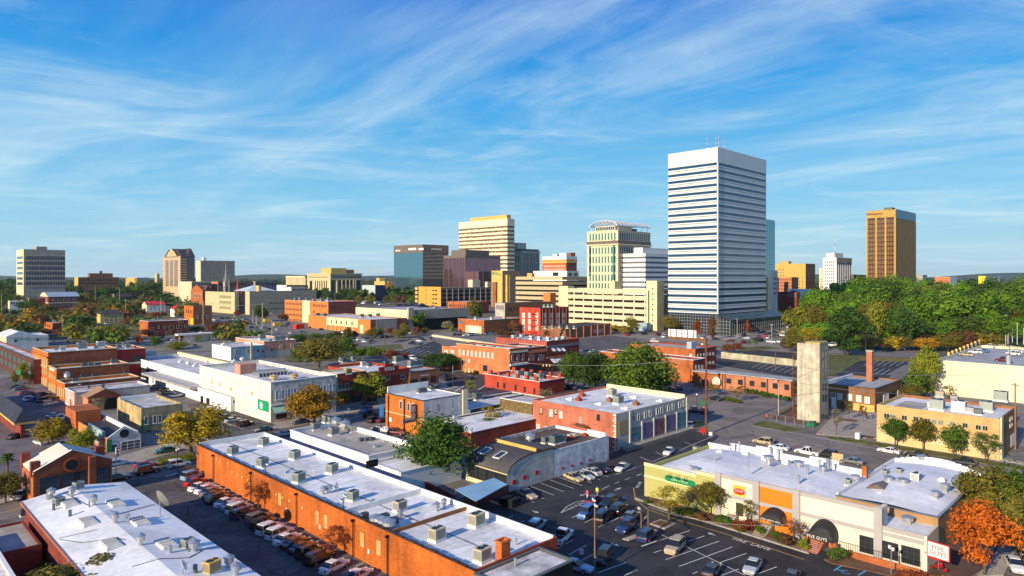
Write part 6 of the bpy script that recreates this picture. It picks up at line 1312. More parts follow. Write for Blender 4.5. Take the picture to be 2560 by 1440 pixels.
# ================================================================== RESTAURANT STRIP, right foreground
X0=105.0
def yX(px,x=X0): return solY(Vector((x,0,0)),px)
def zX(px,py,x=X0): return H-(py-YH)*(x+yX(px,x))/R2/F
yR,yL=yX(2311),yX(1611)
y1796,y1891,y1992,y2196=yX(1796),yX(1891),yX(1992),yX(2196)
st=thing('restaurant_strip','long restaurant strip painted sage green, cream and orange with black awnings','restaurants',(X0,yR,0))
WS=23.0
hg,hg2,hw,hl=zX(1611,1156),zX(1746,1178),zX(1891,1205),zX(2305,1338)
def seg(name,ya,yb,h,m,t=.35): return MB().box(0,ya-yR,-.2,t,yb-yR,h).build(name,m,st)
yg=yX(1742)
seg('green_front',yg,yL,hg,GREEN);seg('green_front',y1796,yg-.003,hg2,GREEN)
seg('white_front',y1891,y1796-.003,hw,STUCCO);seg('orange_front',y1992,y1891-.003,hw,ORPAINT);seg('white_front',y2196,y1992-.003,hw,STUCCO);seg('white_front',yR,y2196-.003,hl,STUCCO)
for py_,a_,b_,hh in((hg,yg,yL,.5),(hg2,y1796,yg-.003,.5)):MB().box(-.14,a_-yR,py_-hh,-.003,b_-yR,py_+.05).build('cornice',YWHITE,st)
zb=zX(1611,1186);MB().box(-.12,y1796-yR,zb-.32,-.003,yL-yR,zb).build('belt_course',YWHITE,st)
for a_,b_,h in((y2196,y1796,hw),(yR,y2196,hl)):
 MB().box(-.10,a_-yR,h-.55,-.003,b_-yR,h+.06).build('cornice',GREYP,st)
zb=zX(1891,1252);MB().box(-.11,yR-yR,zb-.55,-.003,y1796-yR,zb).build('belt_course',GREYP,st)
for y,h in((y1796,hw),(y1891,hw),(y1992,hw),(y2196,hw+.1)):MB().box(-.32,y-yR-.55,-.2,-.12,y-yR+.55,h+.2).build('pilaster',GREYP,st)
MB().box(.36,y2196-yR-.3,0,3,y2196-yR+.3,hw).build('return_wall',STUCCO,st)
MB().box(-.1,-.35,-.2,WS*.25,-.01,hl).build('side_wall',STUCCO,st)
# back and side walls, vaulted roofs
xb=WS;ysp=yX(2190,X0+WS)+1.0
b=MB();b.box(.36,yL-yR-.35,-.2,xb,yL-yR,5.4);b.build('side_wall',GREEN,st)
zs=(5.9,6.6,7.0,6.4,6.9,6.2);yy=[yL+(ysp-yL)*k/6 for k in range(7)]
for k in range(6):MB().box(xb+.002,yy[k+1]-yR,-.2,xb+.4,yy[k]-yR-.003,zs[k]).build('back_parapet',WHITEP,st)
vault=M('white_vault_roof',(.72,.72,.75),var=.16,scale=.15,fine=.08,rough=.5,patch=.12)
def vroof(x0,x1,ya,yb,z0,rise,n=20):
 b=MB()
 for i in range(n):
  f0,f1=i/n,(i+1)/n
  for j in range(6):
   g0,g1=j/6,(j+1)/6;e= lambda g:min(1,g*4)if g<.5 else min(1,(1-g)*4)
   zz= lambda f,g:z0+rise*math.sin(math.pi*f)**.8*(.35+.65*e(g))if 0<f<1 else z0
   b.quad((x0+(x1-x0)*g0,ya+(yb-ya)*f0,zz(f0,g0)),(x0+(x1-x0)*g1,ya+(yb-ya)*f0,zz(f0,g1)),(x0+(x1-x0)*g1,ya+(yb-ya)*f1,zz(f1,g1)),(x0+(x1-x0)*g0,ya+(yb-ya)*f1,zz(f1,g0)))
 return b
dY=yL-yR;yS=ysp-yR
for k in range(2):a_=yS+(dY-.4-yS)*k/2;c_=yS+(dY-.4-yS)*(k+1)/2;vroof(.36,xb,a_+.01,c_,4.8,1.5).build('vault_roof',vault,st,smooth= True)
MB().box(.36,0,4.0,7,yS,4.3).build('flat_roof',RWH,st)
x7=7.0;xe=36.0
vroof(x7+.3,xe,.3,yS-.3,5.4,1.5).build('vault_roof',vault,st,smooth= True)
b=MB();b.box(x7,0,-.2,x7+.29,yS,5.5);b.box(x7+.3,0,-.2,xe,.29,5.45);b.build('brick_wall',M('tan_side_brick',(.36,.21,.10),var=.25),st)
b=MB();n=14
for i in range(n):f0,f1=i/n,(i+1)/n;z1=6.0+1.3*math.sin(math.pi*(f0+f1)/2);b.box(xe+.002,.3+(yS-.6)*f0,-.2,xe+.4,.3+(yS-.6)*f1,z1)
b.build('curved_parapet',WHITEP,st);MB().box(x7+.3,yS-.29,4.5,xe,yS,6.0).build('party_parapet',WHITEP,st);MB().box(x7-.05,0,5.501,x7+.35,yS,5.7).build('coping',ACD,st);MB().box(x7+.3,-.05,5.455,xe,.32,5.6).build('coping',STEEL,st)
def up(px,py,z):p=G(px,py,z); return p.x-X0,p.y-yR
for px,py,z,r_,k in((1827,1123,6,.22,0),(1848,1120,6,.18,0),(1926,1137,6,.2,0),(1945,1140,6,.2,0),(1865,1134,6,.6,2),(1800,1131,6,.6,2),(1914,1144,6,.6,2),(1922,1152,6.2,.7,1),(1965,1153,6,.6,2),(1997,1166,6,.7,1),(2049,1168,6,.22,0),(2068,1165,6,.22,0),(2078,1172,6,.2,0),(2058,1178,6.1,.5,1),(2019,1188,6.2,.22,0),(1997,1209,6.2,.22,0),(1737,1181,5.4,.6,1),(1727,1181,5.4,.2,0),(1871,1172,6.2,.12,0),(1786,1155,6.1,.12,0),
     (2139,1202,5.8,.55,1),(2222,1205,6.4,.55,1),(2258,1211,6.6,.6,1),(2364,1224,6.4,.5,1),(2340,1243,6.2,.5,1),(2210,1182,6.2,.25,0),(2305,1152,6.3,.6,1),(2355,1201,6.6,.5,2),(2200,1237,6.0,.4,2),(2270,1307,4.3,.6,1),(2246,1290,4.3,.4,2),(2155,1270,4.3,.4,2)):
 x,y=up(px,py,z);b=MB();b.tube((x,y,z-.6),(x,y,z+.5),r_*.7)
 if k==1:b.tube((x,y,z+.3),(x,y,z+.9),r_*1.2,r_*1.3,12);b.tube((x,y,z+.9),(x,y,z+1.2),r_*1.5,.05,12)
 elif k==2:b.box(x-r_,y-r_,z-.4,x+r_,y+r_,z+.3)
 else:b.tube((x,y,z+.5),(x,y,z+1.1),r_);b.tube((x,y,z+1.1),(x,y,z+1.3),r_*1.3)
 b.build('vent',STEEL if k!=2 else WHITEP,st)
for px,py,z,s,cs in((2121,1213,5.9,.8,ACG),(2213,1190,6.2,.8,ACG),(2248,1188,6.4,.9,ACG),(2290,1205,6.7,1.2,WHITEP),(2272,1312,4.3,.7,ACT),(1741,1131,4.5,.9,ACT)):ac(px,py,z-.25,s,cs,'unit on the restaurant strip roof[, # from the left]')
x,y=up(2200,1220,6.2);b=MB();b.ext([(y-1.6,5.7),(y+1.6,5.7),(y+1.6,6.3),(y,7.1),(y-1.6,6.3)],0,x-1.6,x+1.6);b.build('roof_lantern',M('brown_glass_lantern',(.16,.12,.10),var=.3,rough=.3),st)
x,y=up(2150,1195,6);MB().box(x+2,y-.4,5,x+2.8,y+.4,7.6).build('chimney',ORANGE2,st)
# signs
ya,yb=yX(1663),yX(1739);za=zX(1700,1202);b=MB();n=6;r_=.52;pts=[]
for s_,yc in((-1,yb-yR+r_),(1,ya-yR-r_)):
 for i in range(n+1):a_=-math.pi/2+math.pi*i/n;pts.append((yc+s_*r_*math.cos(a_),za+s_*r_*math.sin(a_)))
for x in(-.03,-.18):b.ngon([(x,y,z)for y,z in pts])
for i in range(len(pts)):p,q=pts[i],pts[(i+1)%len(pts)];b.quad((-.03,p[0],p[1]),(-.03,q[0],q[1]),(-.18,q[0],q[1]),(-.18,p[0],p[1]))
b.build('sign',GRNP,st);text('LIEN S NCIR','lettering',.62,M('pale_green_lettering',(.5,.6,.3),var=0),st,(-.19,(ya+yb)/2-yR,za),RL,.01)
for f_ in(.22,.48,.74):y=yb-yR+(ya-yb)*(1-f_);b=MB();b.tube((-.05,y,za+.9),(-.9,y,za+1.0),.03,.03,5);b.tube((-.9,y,za+1.0),(-1.0,y,za+.5),.03,.22,8);b.build('sign_lamp',BLACKM,st)
ya,yb=yX(1834),yX(1864);za,zc2=zX(1849,1214),zX(1849,1240)
ym=(ya+yb)/2-yR;hw2=(ya-yb)/2
MB().box(-.14,ym-hw2,zc2,-.03,ym+hw2,za).build('sign',M('mustard_sign_board',(.62,.38,.05),var=.2),st)
b=MB();b.ngon([(-.16,ym+hw2*.95*math.cos(t*math.pi/9),(za+zc2)/2-.1+(za-zc2)*.3*math.sin(t*math.pi/9))for t in range(18)]);b.build('sign_emblem',REDP,st)
for k in range(5):MB().box(-.165,ym-hw2*.6+k*hw2*.28,(za+zc2)/2-.2,-.161,ym-hw2*.6+k*hw2*.28+.15,(za+zc2)/2+.2).build('lettering',M('pink_lettering',(.8,.35,.35),var=0),st)
# awnings
def awning(px0,px1,pz0,pz1,label,out=2.0):
 y0,y1=yX(px0)-yR,yX(px1)-yR;ym,r=(y0+y1)/2,abs(y0-y1)/2;z0=zX((px0+px1)/2,pz0);hh=zX((px0+px1)/2,pz1)-z0;n=12;b=MB()
 for j in range(5):
  g0,g1=j/5,(j+1)/5;q= lambda g:(math.cos(g*math.pi/2),math.sin(g*math.pi/2))
  for i in range(n):
   P= lambda i,g:(-.08-out*q(g)[1],ym-r*(1 if 1 else 0)*math.cos(math.pi*i/n),z0+hh*math.sin(math.pi*i/n)*q(g)[0])
   b.quad(P(i,g0),P(i+1,g0),P(i+1,g1),P(i,g1))
 b.box(-.1-out,ym-r,z0-.45,-.06,ym+r,z0)
 return b.build('awning',BLACKF,st),ym,z0-.22,out
o,ym,z,ot=awning(1915,1967,1289,1268,'');text('nilsen gallery salon','lettering',.42,FRW,st,(-.12-ot,ym,z),RL,.01)
o,ym5,z5,ot=awning(2034,2097,1332,1297,'',2.3);text('FIVE GUYS','lettering',.62,FRW,st,(-.12-ot,ym5+.4,z5),RL,.01)
zd=zX(2064,1354)
for q in(-2.0,-.9,.9,2.0):MB().box(-2.2 if abs(q)>1 else -.5,ym5+q-.22,0,-1.75 if abs(q)>1 else -.07,ym5+q+.22,z5-.25).build('brick_pier',ORANGE2,st)
MB().box(-.07,ym5-.65,1.0,-.01,ym5+.65,3.2).build('door',GDARK,st)
MB().box(-.07,ym-.8,1.0,-.01,ym+.8,3.2).build('door',GBLUE,st);MB().box(-.07,yX(1849)-yR-.6,1.0,-.01,yX(1849)-yR+.6,3.1).build('door',FRD,st)
for px in(2171,2223,2277):
 y=yX(px)-yR;me=winmesh(2.35,2.4,'grid',FRD,GDARK);inst(me,'window',st,(-.02,y,zX(px,1368+(px-2171)*.25)-.9),-math.pi/2)
# steps and planting terraces
def steps(px,w_,n,m,out):
 y=yX(px)-yR;b=MB();b.box(-out*.45,y-w_,0,-.05,y+w_,1.0)
 for k in range(n):b.box(-out*.45-.42*(k+1),y-w_,0,-out*.45-.42*k-.002,y+w_,1.0*(n-k)/(n+1))
 b.build('steps',m,st)
 for q in(-w_,w_):MB().tube((-out*.45,y+q,1.9),(-out*.45-.42*n,y+q,.95),.04,.04,5).build('handrail',BLACKM,st)
steps(1835,.9,5,M('grey_step_concrete',(.38,.34,.25),var=.2),2.2);steps(1922,1.0,6,M('grey_step_concrete'),2.6);steps(2052,1.2,6,M('brick_steps',(.40,.17,.11),var=.25),4.5)
b=MB()
for k in range(40):y=(yX(2080)-yR)*(1-k/40);b.tube((-2.0,y,.9),(-2.0,y,1.9),.02,.02,4)
b.tube((-2.0,.2,1.9),(-2.0,yX(2080)-yR,1.9),.03,.03,5);b.build('railing',BLACKM,st);MB().box(-2.2,0,0,-1.9,yX(2110)-yR,.9).build('low_brick_wall',ORANGE2,st)
# hanging square sign at the right corner
sg=MB().box(-.1,-3.6,zX(2340,1400,X0),.1,-.6,zX(2340,1347,X0));
z0,z1=zX(2338,1392),zX(2338,1352)
e=thing('hanging_sign','white and red square sign reading FIVE GUYS beside the orange tree','sign',(X0-.2,yR-.1,z0));e.rotation_euler=(0,0,math.radians(-10))
MB().box(-.1,-3.1,0,.1,-.3,z1-z0).build('sign_frame',REDP,e);MB().box(-.14,-2.98,.12,-.101,-.42,z1-z0-.12).build('sign_face',FRW,e)
text('FIVE','lettering',.85,REDP,e,(-.15,-1.7,(z1-z0)*.66),RL,.01);text('GUYS','lettering',.85,REDP,e,(-.15,-1.7,(z1-z0)*.34),RL,.01)
MB().box(-.05,-.3,.3,.05,.1,.4).build('bracket',STEEL,e)
# patio umbrellas and table
def parasol(px,py,label,r_=1.3):
 p=G(px,py);e=thing('parasol',label,'parasol',p,0,'red parasols');b=MB();b.tube((0,0,0),(0,0,2.5),.035,.035,6);b.tube((0,0,0),(0,0,.1),.3,.3,10);b.build('pole',STEEL,e)
 b=MB();n=8
 for i in range(n):a0,a1=2*math.pi*i/n,2*math.pi*(i+1)/n;b.ngon([(0,0,2.6),(r_*math.cos(a0),r_*math.sin(a0),2.05),(r_*math.cos(a1),r_*math.sin(a1),2.05)]);b.quad((r_*math.cos(a0),r_*math.sin(a0),2.05),(r_*math.cos(a1),r_*math.sin(a1),2.05),(r_*math.cos(a1),r_*math.sin(a1),1.88),(r_*math.cos(a0),r_*math.sin(a0),1.88))
 b.build('canopy',REDP,e); return p
for px,py,lb in((2346,1428,'red parasol over the patio table beside the square sign'),(2392,1352,'red parasol half hidden behind the orange tree')):
 p=parasol(px,py,lb);e=thing('patio_table','red patio table under the parasol'+(' beside the square sign' if px<2380 else ' behind the orange tree'),'table',p);b=MB();b.tube((0,0,.70),(0,0,.74),.6,.6,14);b.build('tabletop',REDP,e);b=MB();b.tube((.15,0,0),(.15,0,.699),.05,.05);b.build('leg',REDP,e)
 for k in range(3):a_=k*2.1;b=MB();b.box(-.22,-.22,.42,.22,.22,.46);b.box(-.22,.18,.461,.22,.22,.85);o=b.build('bench_seat',REDP,e,(math.cos(a_)*.95,math.sin(a_)*.95,0),rz=a_-math.pi/2)
# ================================================================== TREES
def leafmat(name,c1,c2,trans=.25):
 m=bpy.data.materials.new(name);m.use_nodes= True ;nt=m.node_tree;b=nt.nodes['Principled BSDF'];lk=nt.links.new
 b.inputs['Roughness'].default_value=.65;b.inputs['Specular IOR Level'].default_value=.2
 ge=nt.nodes.new('ShaderNodeNewGeometry');oi=nt.nodes.new('ShaderNodeObjectInfo');rp=nt.nodes.new('ShaderNodeMixRGB');rp.inputs[1].default_value=(*c1,1);rp.inputs[2].default_value=(*c2,1)
 tc_=nt.nodes.new('ShaderNodeTexCoord');no=nt.nodes.new('ShaderNodeTexNoise');no.inputs['Scale'].default_value=5;no.inputs['Detail'].default_value=2;lk(tc_.outputs['Object'],no.inputs['Vector'])
 def ma(op,a,b_):
  n=nt.nodes.new('ShaderNodeMath');n.operation=op
  for i,v in enumerate((a,b_)):
   if isinstance(v,(int,float)):n.inputs[i].default_value=v
   else:lk(v,n.inputs[i])
  return n.outputs[0]
 f=ma('ADD',ma('MULTIPLY',ge.outputs['Random Per Island'],.55),ma('MULTIPLY',ma('SUBTRACT',no.outputs[0],.34),1.7));lk(f,rp.inputs[0])
 mu_=nt.nodes.new('ShaderNodeMixRGB');mu_.blend_type='MULTIPLY';mu_.inputs[0].default_value=1;lk(rp.outputs[0],mu_.inputs[1]);lk(ma('ADD',ma('MULTIPLY',oi.outputs['Random'],.5),.75),mu_.inputs[2]);lk(mu_.outputs[0],b.inputs['Base Color'])
 tr=nt.nodes.new('ShaderNodeBsdfTranslucent');lk(mu_.outputs[0],tr.inputs[0]);mxs=nt.nodes.new('ShaderNodeMixShader');mxs.inputs[0].default_value=trans
 lk(b.outputs[0],mxs.inputs[1]);lk(tr.outputs[0],mxs.inputs[2]);lk(mxs.outputs[0],nt.nodes['Material Output'].inputs[0]); return m
LF=dict(green=leafmat('green_leaves',(.022,.060,.006),(.13,.20,.02)),dark=leafmat('dark_green_leaves',(.014,.042,.006),(.075,.145,.016)),olive=leafmat('olive_leaves',(.06,.065,.008),(.24,.20,.025)),
  lime=leafmat('yellow_green_leaves',(.09,.13,.008),(.34,.34,.03)),orange=leafmat('golden_orange_leaves',(.16,.075,.006),(.55,.31,.02)),gold=leafmat('yellow_gold_leaves',(.15,.11,.006),(.50,.36,.02)),
  red=leafmat('rust_red_leaves',(.10,.025,.010),(.34,.085,.02)),fire=leafmat('fiery_orange_leaves',(.20,.04,.006),(.66,.17,.015)),brown=leafmat('brown_leaves',(.07,.03,.012),(.24,.11,.04)),park=leafmat('park_oak_leaves',(.026,.095,.006),(.18,.33,.018)),forest=leafmat('deep_leaves',(.02,.055,.005),(.14,.20,.02)),pale=leafmat('pale_grey_green_leaves',(.10,.09,.05),(.32,.28,.16)))
def crown(seed,n,size,shape,nb,br,sparse=0.0):
 rng=random.Random(seed);b=MB();bl=[]
 while len(bl)<nb:
  u,v,w=(rng.uniform(-1,1)for _ in range(3));q=u*u+v*v+w*w
  if q>1 or q<.12: continue
  s=.78
  if shape=='round':c=(u*.5*s,v*.5*s,.5+w*.5*s)
  elif shape=='spread':c=(u*.5*s,v*.5*s,.55+w*.36*s-.14*(u*u+v*v))
  elif shape=='oval':
   t=(w+1)/2;rr=math.sin(math.pi*min(1,t*.8+.15));c=(u*.5*s*rr,v*.5*s*rr,.08+t*.84)
  elif shape=='cone':
   t=(w+1)/2;rr=(1-t)*1.1+.12;c=(u*.45*rr,v*.45*rr,.05+t*.86)
  elif shape=='bush':c=(u*.5*s,v*.5*s,.32+abs(w)*.4)
  bl.append((c,br*rng.uniform(.5,1.4)))
 for i in range(n):
  c,r=bl[rng.randrange(nb)]if rng.random()>.08 else bl[0]
  th,ph=rng.uniform(0,2*math.pi),math.acos(rng.uniform(-.75,1));rr=r*rng.uniform(.6,1.08)
  d=Vector((math.sin(ph)*math.cos(th),math.sin(ph)*math.sin(th),math.cos(ph)))
  p=Vector(c)+Vector((d.x*rr,d.y*rr,d.z*rr*.8));nn_=(d+Vector((rng.uniform(-.8,.8),rng.uniform(-.8,.8),rng.uniform(-.5,.9)))).normalized()
  t1=nn_.cross(Vector((rng.uniform(-1,1),rng.uniform(-1,1),rng.uniform(-1,1)))).normalized();t2=nn_.cross(t1);s_=size*rng.uniform(.55,1.25)
  a=p+t1*s_;e=p-t1*s_;f=p+t2*s_*.7;h_=p-t2*s_*.7;b.quad(a,f,e,h_)
 return b.mesh('crown',[ None])
def trunk(seed,limbs=5,lean=.3):
 rng=random.Random(seed);b=MB();b.tube((0,0,0),(.01,0,.3),.032,.024,8)
 for i in range(limbs):
  a=2*math.pi*i/limbs+rng.uniform(-.4,.4);r=rng.uniform(.15,.3)*lean/.3;z1=rng.uniform(.5,.75);m_=(.01+r*.5*math.cos(a),r*.5*math.sin(a),.3+(z1-.3)*.6)
  b.tube((.01,0,.27),m_,.017,.011,6);b.tube(m_,(r*math.cos(a),r*math.sin(a),z1),.011,.004,5)
  for k in range(2):a2=a+rng.uniform(-.9,.9);b.tube(m_,(m_[0]+.16*math.cos(a2),m_[1]+.16*math.sin(a2),m_[2]+rng.uniform(.1,.25)),.008,.002,5)
 return b.mesh('trunk',[BARK], True)
CR={}
for sh,nb,br in(('round',34,.20),('spread',34,.17),('oval',30,.18),('cone',30,.15),('bush',16,.22)):
 for lv,n,sz in((0,7500,.025),(1,2600,.036),(2,800,.062)):
  CR[sh,lv]=[crown(hash((nb,lv,k))%999+k,n,sz,sh,nb-lv*6,br*(1+.12*lv))for k in range(3 if lv else 2)]
CR['sparse',0]=[crown(5+k,2600,.018,'round',46,.11)for k in range(2)];CR['sparse',1]=[crown(15+k,1000,.028,'round',36,.12)for k in range(2)];CR['sparse',2]=CR['sparse',1]
TK=[trunk(k,5)for k in range(3)]
TN=[0]
CAT={}
def tree(px,pt,pb,pw,shape='round',col='green',label= None,low=.18,group= None,name= None,z=0,cat= None):
 """px = crown centre column, pt = top row, pb = row of the trunk's foot, pw = crown width in pixels"""
 p=G(px,pb,z);D=dep(p);h=(pb-pt)*D/F;w=pw*D/F;TN[0]+=1
 lv=0 if pw>62 else 1 if pw>26 else 2
 bush=shape=='bush'
 e=thing(name or('shrub' if bush else 'tree'),label or '',cat or('shrub' if bush else 'tree'),p,random.uniform(0,6.28),group)
 me=random.choice(CR[shape,lv]);c=bpy.data.objects.new('crown',me);COL.objects.link(c);c.parent=e
 low=0 if bush else low
 c.location=(0,0,h*low);c.scale=(w*1.13,w*1.13,h*(1-low)*1.04);c.material_slots[0].link='OBJECT';c.material_slots[0].material=LF[col]
 if not bush:inst(random.choice(TK),'trunk',e,(0,0,-.1),0,(max(w,h*.45)*.9,max(w,h*.45)*.9,h*.95))
 return e
AD=dict(green='green',dark='dark green',olive='olive',lime='yellow-green',orange='golden orange',gold='yellow',red='rust red',fire='fiery orange',brown='brown',park='green',pale='pale sparse',forest='green')
# street and garden trees near the camera
for a in((478,1013,1132,152,'round','gold','big yellow autumn tree on the street before the aged masonry store',.12),(786,958,1062,124,'round','orange','big orange autumn tree on the pavement before the white brick store',.1),
  (905,940,1012,52,'oval','lime','narrow yellow-green street tree before the red brick shops',.2),(938,932,1010,62,'oval','lime','taller yellow-green street tree before the stepped parapet building',.2),(855,982,1022,34,'oval','olive','small olive street tree beside the big orange tree',.25),(1009,935,985,40,'sparse','olive','thin olive street tree before the tan-brown brick shop',.2),
  (1090,1040,1206,168,'round','dark','big round deep green tree beside the curved dark roof',.06),(798,843,918,112,'round','olive','large olive tree behind the white brick store',.1),(745,868,905,46,'round','green','green tree left of the large olive tree',.1),
  (1434,878,972,76,'round','green','green tree at the left end of the central tree group',.08),(1488,880,982,100,'round','dark','dense green tree in the middle of the central tree group',.06),(1552,880,986,92,'round','green','green tree in the central group left of the tallest',.06),(1602,858,1000,142,'round','forest','tallest broad green tree in the central tree group',.04),(1645,900,996,86,'round','dark','green tree at the right end of the central tree group',.06),
  (1100,882,928,100,'round','dark','wide dark green tree at the crossing',.1),(1255,872,932,46,'oval','olive','slim tree in front of the arched window shop',.2),(1176,948,982,36,'sparse','lime','small yellowish tree on the traffic corner',.2),(1351,894,930,30,'sparse','lime','small tree before the dark brick shop with triple windows',.2),
  (132,1044,1120,74,'round','gold','yellow-orange tree beside the left car park',.12),(203,1066,1132,68,'round','lime','green tree beside the gabled cafe',.1),(14,1182,1258,74,'round','olive','dark olive tree at the left edge',.1),(245,985,1030,40,'sparse','pale','pale bare looking tree before the red corrugated shed',.2),
  (1672,1212,1308,96,'sparse','gold','thin yellow tree on the mulch island by the sage green front',.3),(1772,1204,1290,84,'round','olive','dark multi-stem tree before the sage green corner',.3),(1720,1215,1285,55,'sparse','pale','greyish bare tree against the sage green front',.3),(1870,1248,1318,60,'sparse','olive','small dark tree before the white restaurant front',.3),(1984,1290,1362,66,'sparse','brown','reddish brown tree beside the orange front',.3),
  (2462,1255,1440,140,'oval','fire','bright fiery orange tree right of the square sign',.16),(2478,1160,1330,150,'round','olive','large olive green tree behind the fiery orange tree',.1),(2545,1165,1340,140,'round','green','large green tree at the right edge behind the orange tree',.1),(2552,1225,1400,96,'round','olive','olive brown tree at the right edge below the large green tree',.1),
  (2238,1042,1116,66,'round','dark','leftmost round tree before the tan brick building',.22),(2308,1048,1126,54,'round','olive','second round tree from left before the tan brick building',.22),(2384,1064,1142,60,'round','green','third round tree from left before the tan brick building',.22),(2464,1076,1156,76,'sparse','green','rightmost thin crowned tree before the tan brick building',.2),
  (2372,960,1012,42,'sparse','olive','small tree before the blank cream wall',.15),(2312,868,990,68,'oval','lime','tall yellow-green tree left of the blank cream wall',.05),(2290,920,1000,60,'round','green','green tree left of the blank cream wall',.05),(2275,950,1012,46,'bush','olive','olive shrub behind the chain-link fence',0),
  (2091,1016,1088,32,'sparse','pale','thin young tree on the pavement right of the concrete tower',.3),(2122,990,1052,26,'sparse','olive','thin young tree before the yellow wall base',.3),(2158,1004,1056,24,'sparse','brown','bare reddish tree before the yellow wall base',.3),(1785,955,992,40,'sparse','olive','small tree before the white arched doorway',.3),(1844,958,1005,44,'sparse','olive','small tree on the car park island before the grid windows',.3),
  (646,1190,1278,74,'sparse','red','thin rust red tree against the long orange brick wall',.2),(838,1312,1390,82,'sparse','red','second thin rust red tree, nearer, against the orange brick wall',.2),(972,1114,1172,58,'sparse','brown','brown leafed tree behind the long warehouse roof',.15),(1010,1132,1190,56,'sparse','red','reddish brown tree beside the big round green tree',.1),
  (1232,1000,1075,58,'sparse','gold','thin yellowish tree beside the brown vine covered wall',.2),(1365,965,1010,44,'sparse','pale','pale bare tree before the small red block',.15),(1213,1040,1085,62,'bush','dark','dark shrub mass behind the curved dark roof',0),(1265,1052,1082,60,'bush','dark','dark shrub right of the white annexe',0),
  (440,1138,1156,80,'bush','lime','clipped hedge on the road median',0),(200,1388,1560,250,'spread','olive','thin olive tree at the bottom left in front of the white roof',.2),(470,1165,1188,50,'sparse','brown','dark bare tree at the corner of the long warehouse',.2),(2292,1420,1475,90,'bush','red','rust coloured shrub at the bottom right',0),(2350,1432,1480,60,'bush','gold','yellowish shrub at the bottom edge right',0),
  (50,1352,1420,70,'bush','dark','dark thicket in the gap at the bottom left corner',0),(90,1375,1430,70,'bush','dark','second dark thicket in the bottom left gap',0),(60,905,962,30,'oval','lime','small yellowish tree at the far left kerb',.2),(38,930,962,22,'oval','olive','small olive tree at the left street corner',.2),(72,932,962,28,'sparse','olive','thin tree before the tall brick store',.3)):
 tree(*a[:6],a[6],a[7])
# shrubs before the restaurant strip
for px,pb,w_,hh,col,lb in((1715,1292,40,24,'green','green shrub before the sage green front'),(1745,1300,44,22,'brown','brown shrub before the sage green front'),(1800,1312,30,32,'green','upright green shrub left of the grey steps'),(1815,1316,34,30,'green','upright green shrub beside the grey steps'),(1868,1328,52,34,'red','dark red shrub between the two grey stairs'),(1848,1330,22,22,'green','small green shrub right of the first stairs'),(1898,1338,20,30,'green','narrow green shrub left of the orange front steps'),(1945,1352,34,26,'green','green shrub right of the orange front steps'),(1962,1360,50,30,'brown','brown shrub left of the pale grass clump'),(2010,1374,36,34,'lime','tall pale yellow grass clump'),(2095,1403,44,44,'green','rounded bright green shrub beside the brick steps'),(1620,1262,22,16,'green','low shrub at the sage green corner'),(1690,1285,36,20,'green','green shrub behind the mulch island tree')):
 tree(px,pb-hh,pb,w_,'bush',col,lb,0,'shrubs before the restaurant strip')
for k in range(9):px=1868+k*13.5;tree(px,966+k*2.8,984+k*2.9,16,'bush','dark','clipped hedge shrub along the long low brick building[, # from the left]',0,'hedge of the long low brick building')
for k in range(5):tree(1815+k*8,990+k*1.8,1000+k*2.2,14,'bush','green','low shrub on the car park island[, # from the left]',0,'island shrubs')
# garden trees in the left middle distance, from the zoomed photograph
ml=[]
for x,t,b_,w,c in((390,790,1010,260,'dark'),(350,985,1150,190,'gold'),(540,970,1150,200,'orange'),(650,950,1100,160,'orange'),(630,860,1020,260,'olive'),(1000,1000,1270,280,'dark'),(850,920,1090,220,'olive'),(1060,830,1050,200,'olive'),(1190,1060,1200,120,'gold'),(1150,700,900,160,'olive'),(1290,640,820,200,'dark'),(1420,620,800,200,'dark'),(1500,770,950,220,'green'),(1290,830,960,150,'orange'),(1900,540,790,260,'green'),(2070,560,790,260,'dark'),(1830,780,960,140,'olive'),(1200,530,740,220,'dark'),(1460,1140,1345,330,'green'),(1640,1180,1345,160,'dark'),(1850,1270,1390,90,'fire'),(2070,1270,1430,170,'green'),(2250,730,870,220,'green'),(600,1190,1275,220,'brown'),(780,1195,1275,120,'red'),(1740,1040,1150,200,'brown'),(2050,960,1070,180,'red'),(2160,930,1040,120,'brown'),(2480,700,870,160,'olive'),(100,520,760,260,'dark'),(300,560,780,240,'green'),(480,600,780,200,'dark'),(660,610,790,200,'dark'),(830,580,780,200,'dark'),(950,580,760,160,'green'),(1020,610,780,160,'dark'),(60,680,860,200,'dark'),(220,700,880,200,'dark'),(1680,620,800,160,'dark'),(1560,560,740,160,'dark'),(1750,560,740,120,'dark'),(60,900,1010,140,'dark'),(200,920,1000,130,'dark'),(2390,1260,1370,100,'brown'),(1930,1190,1290,140,'brown'),(560,870,1000,160,'dark'),(1700,900,1010,150,'olive'),(1900,930,1010,110,'brown')):
 ml.append((x/5.333,600+t/5.333,600+b_/5.333,w/5.333,c))
for x,t,b_,w,c in((60,680,870,260,'dark'),(260,720,890,220,'dark'),(480,730,870,200,'green'),(400,610,730,200,'dark'),(20,760,920,200,'dark'),(1330,850,1090,160,'dark'),(1400,900,1080,110,'olive'),(820,1080,1230,260,'brown'),(700,1110,1240,160,'brown'),(780,1200,1340,180,'dark'),(1000,1190,1320,220,'lime'),(1180,1190,1320,240,'lime'),(920,1240,1330,140,'olive'),(480,1150,1240,200,'dark'),(1030,930,1020,90,'red'),(1640,960,1080,120,'brown'),(1900,1240,1380,220,'green'),(2090,1230,1360,200,'green'),(2260,1240,1360,180,'green'),(2350,1220,1340,140,'olive'),(240,1360,1460,330,'lime'),(2500,1180,1320,150,'olive')):
 ml.append((400+x/5.333,600+t/5.333,600+b_/5.333,w/5.333,c))
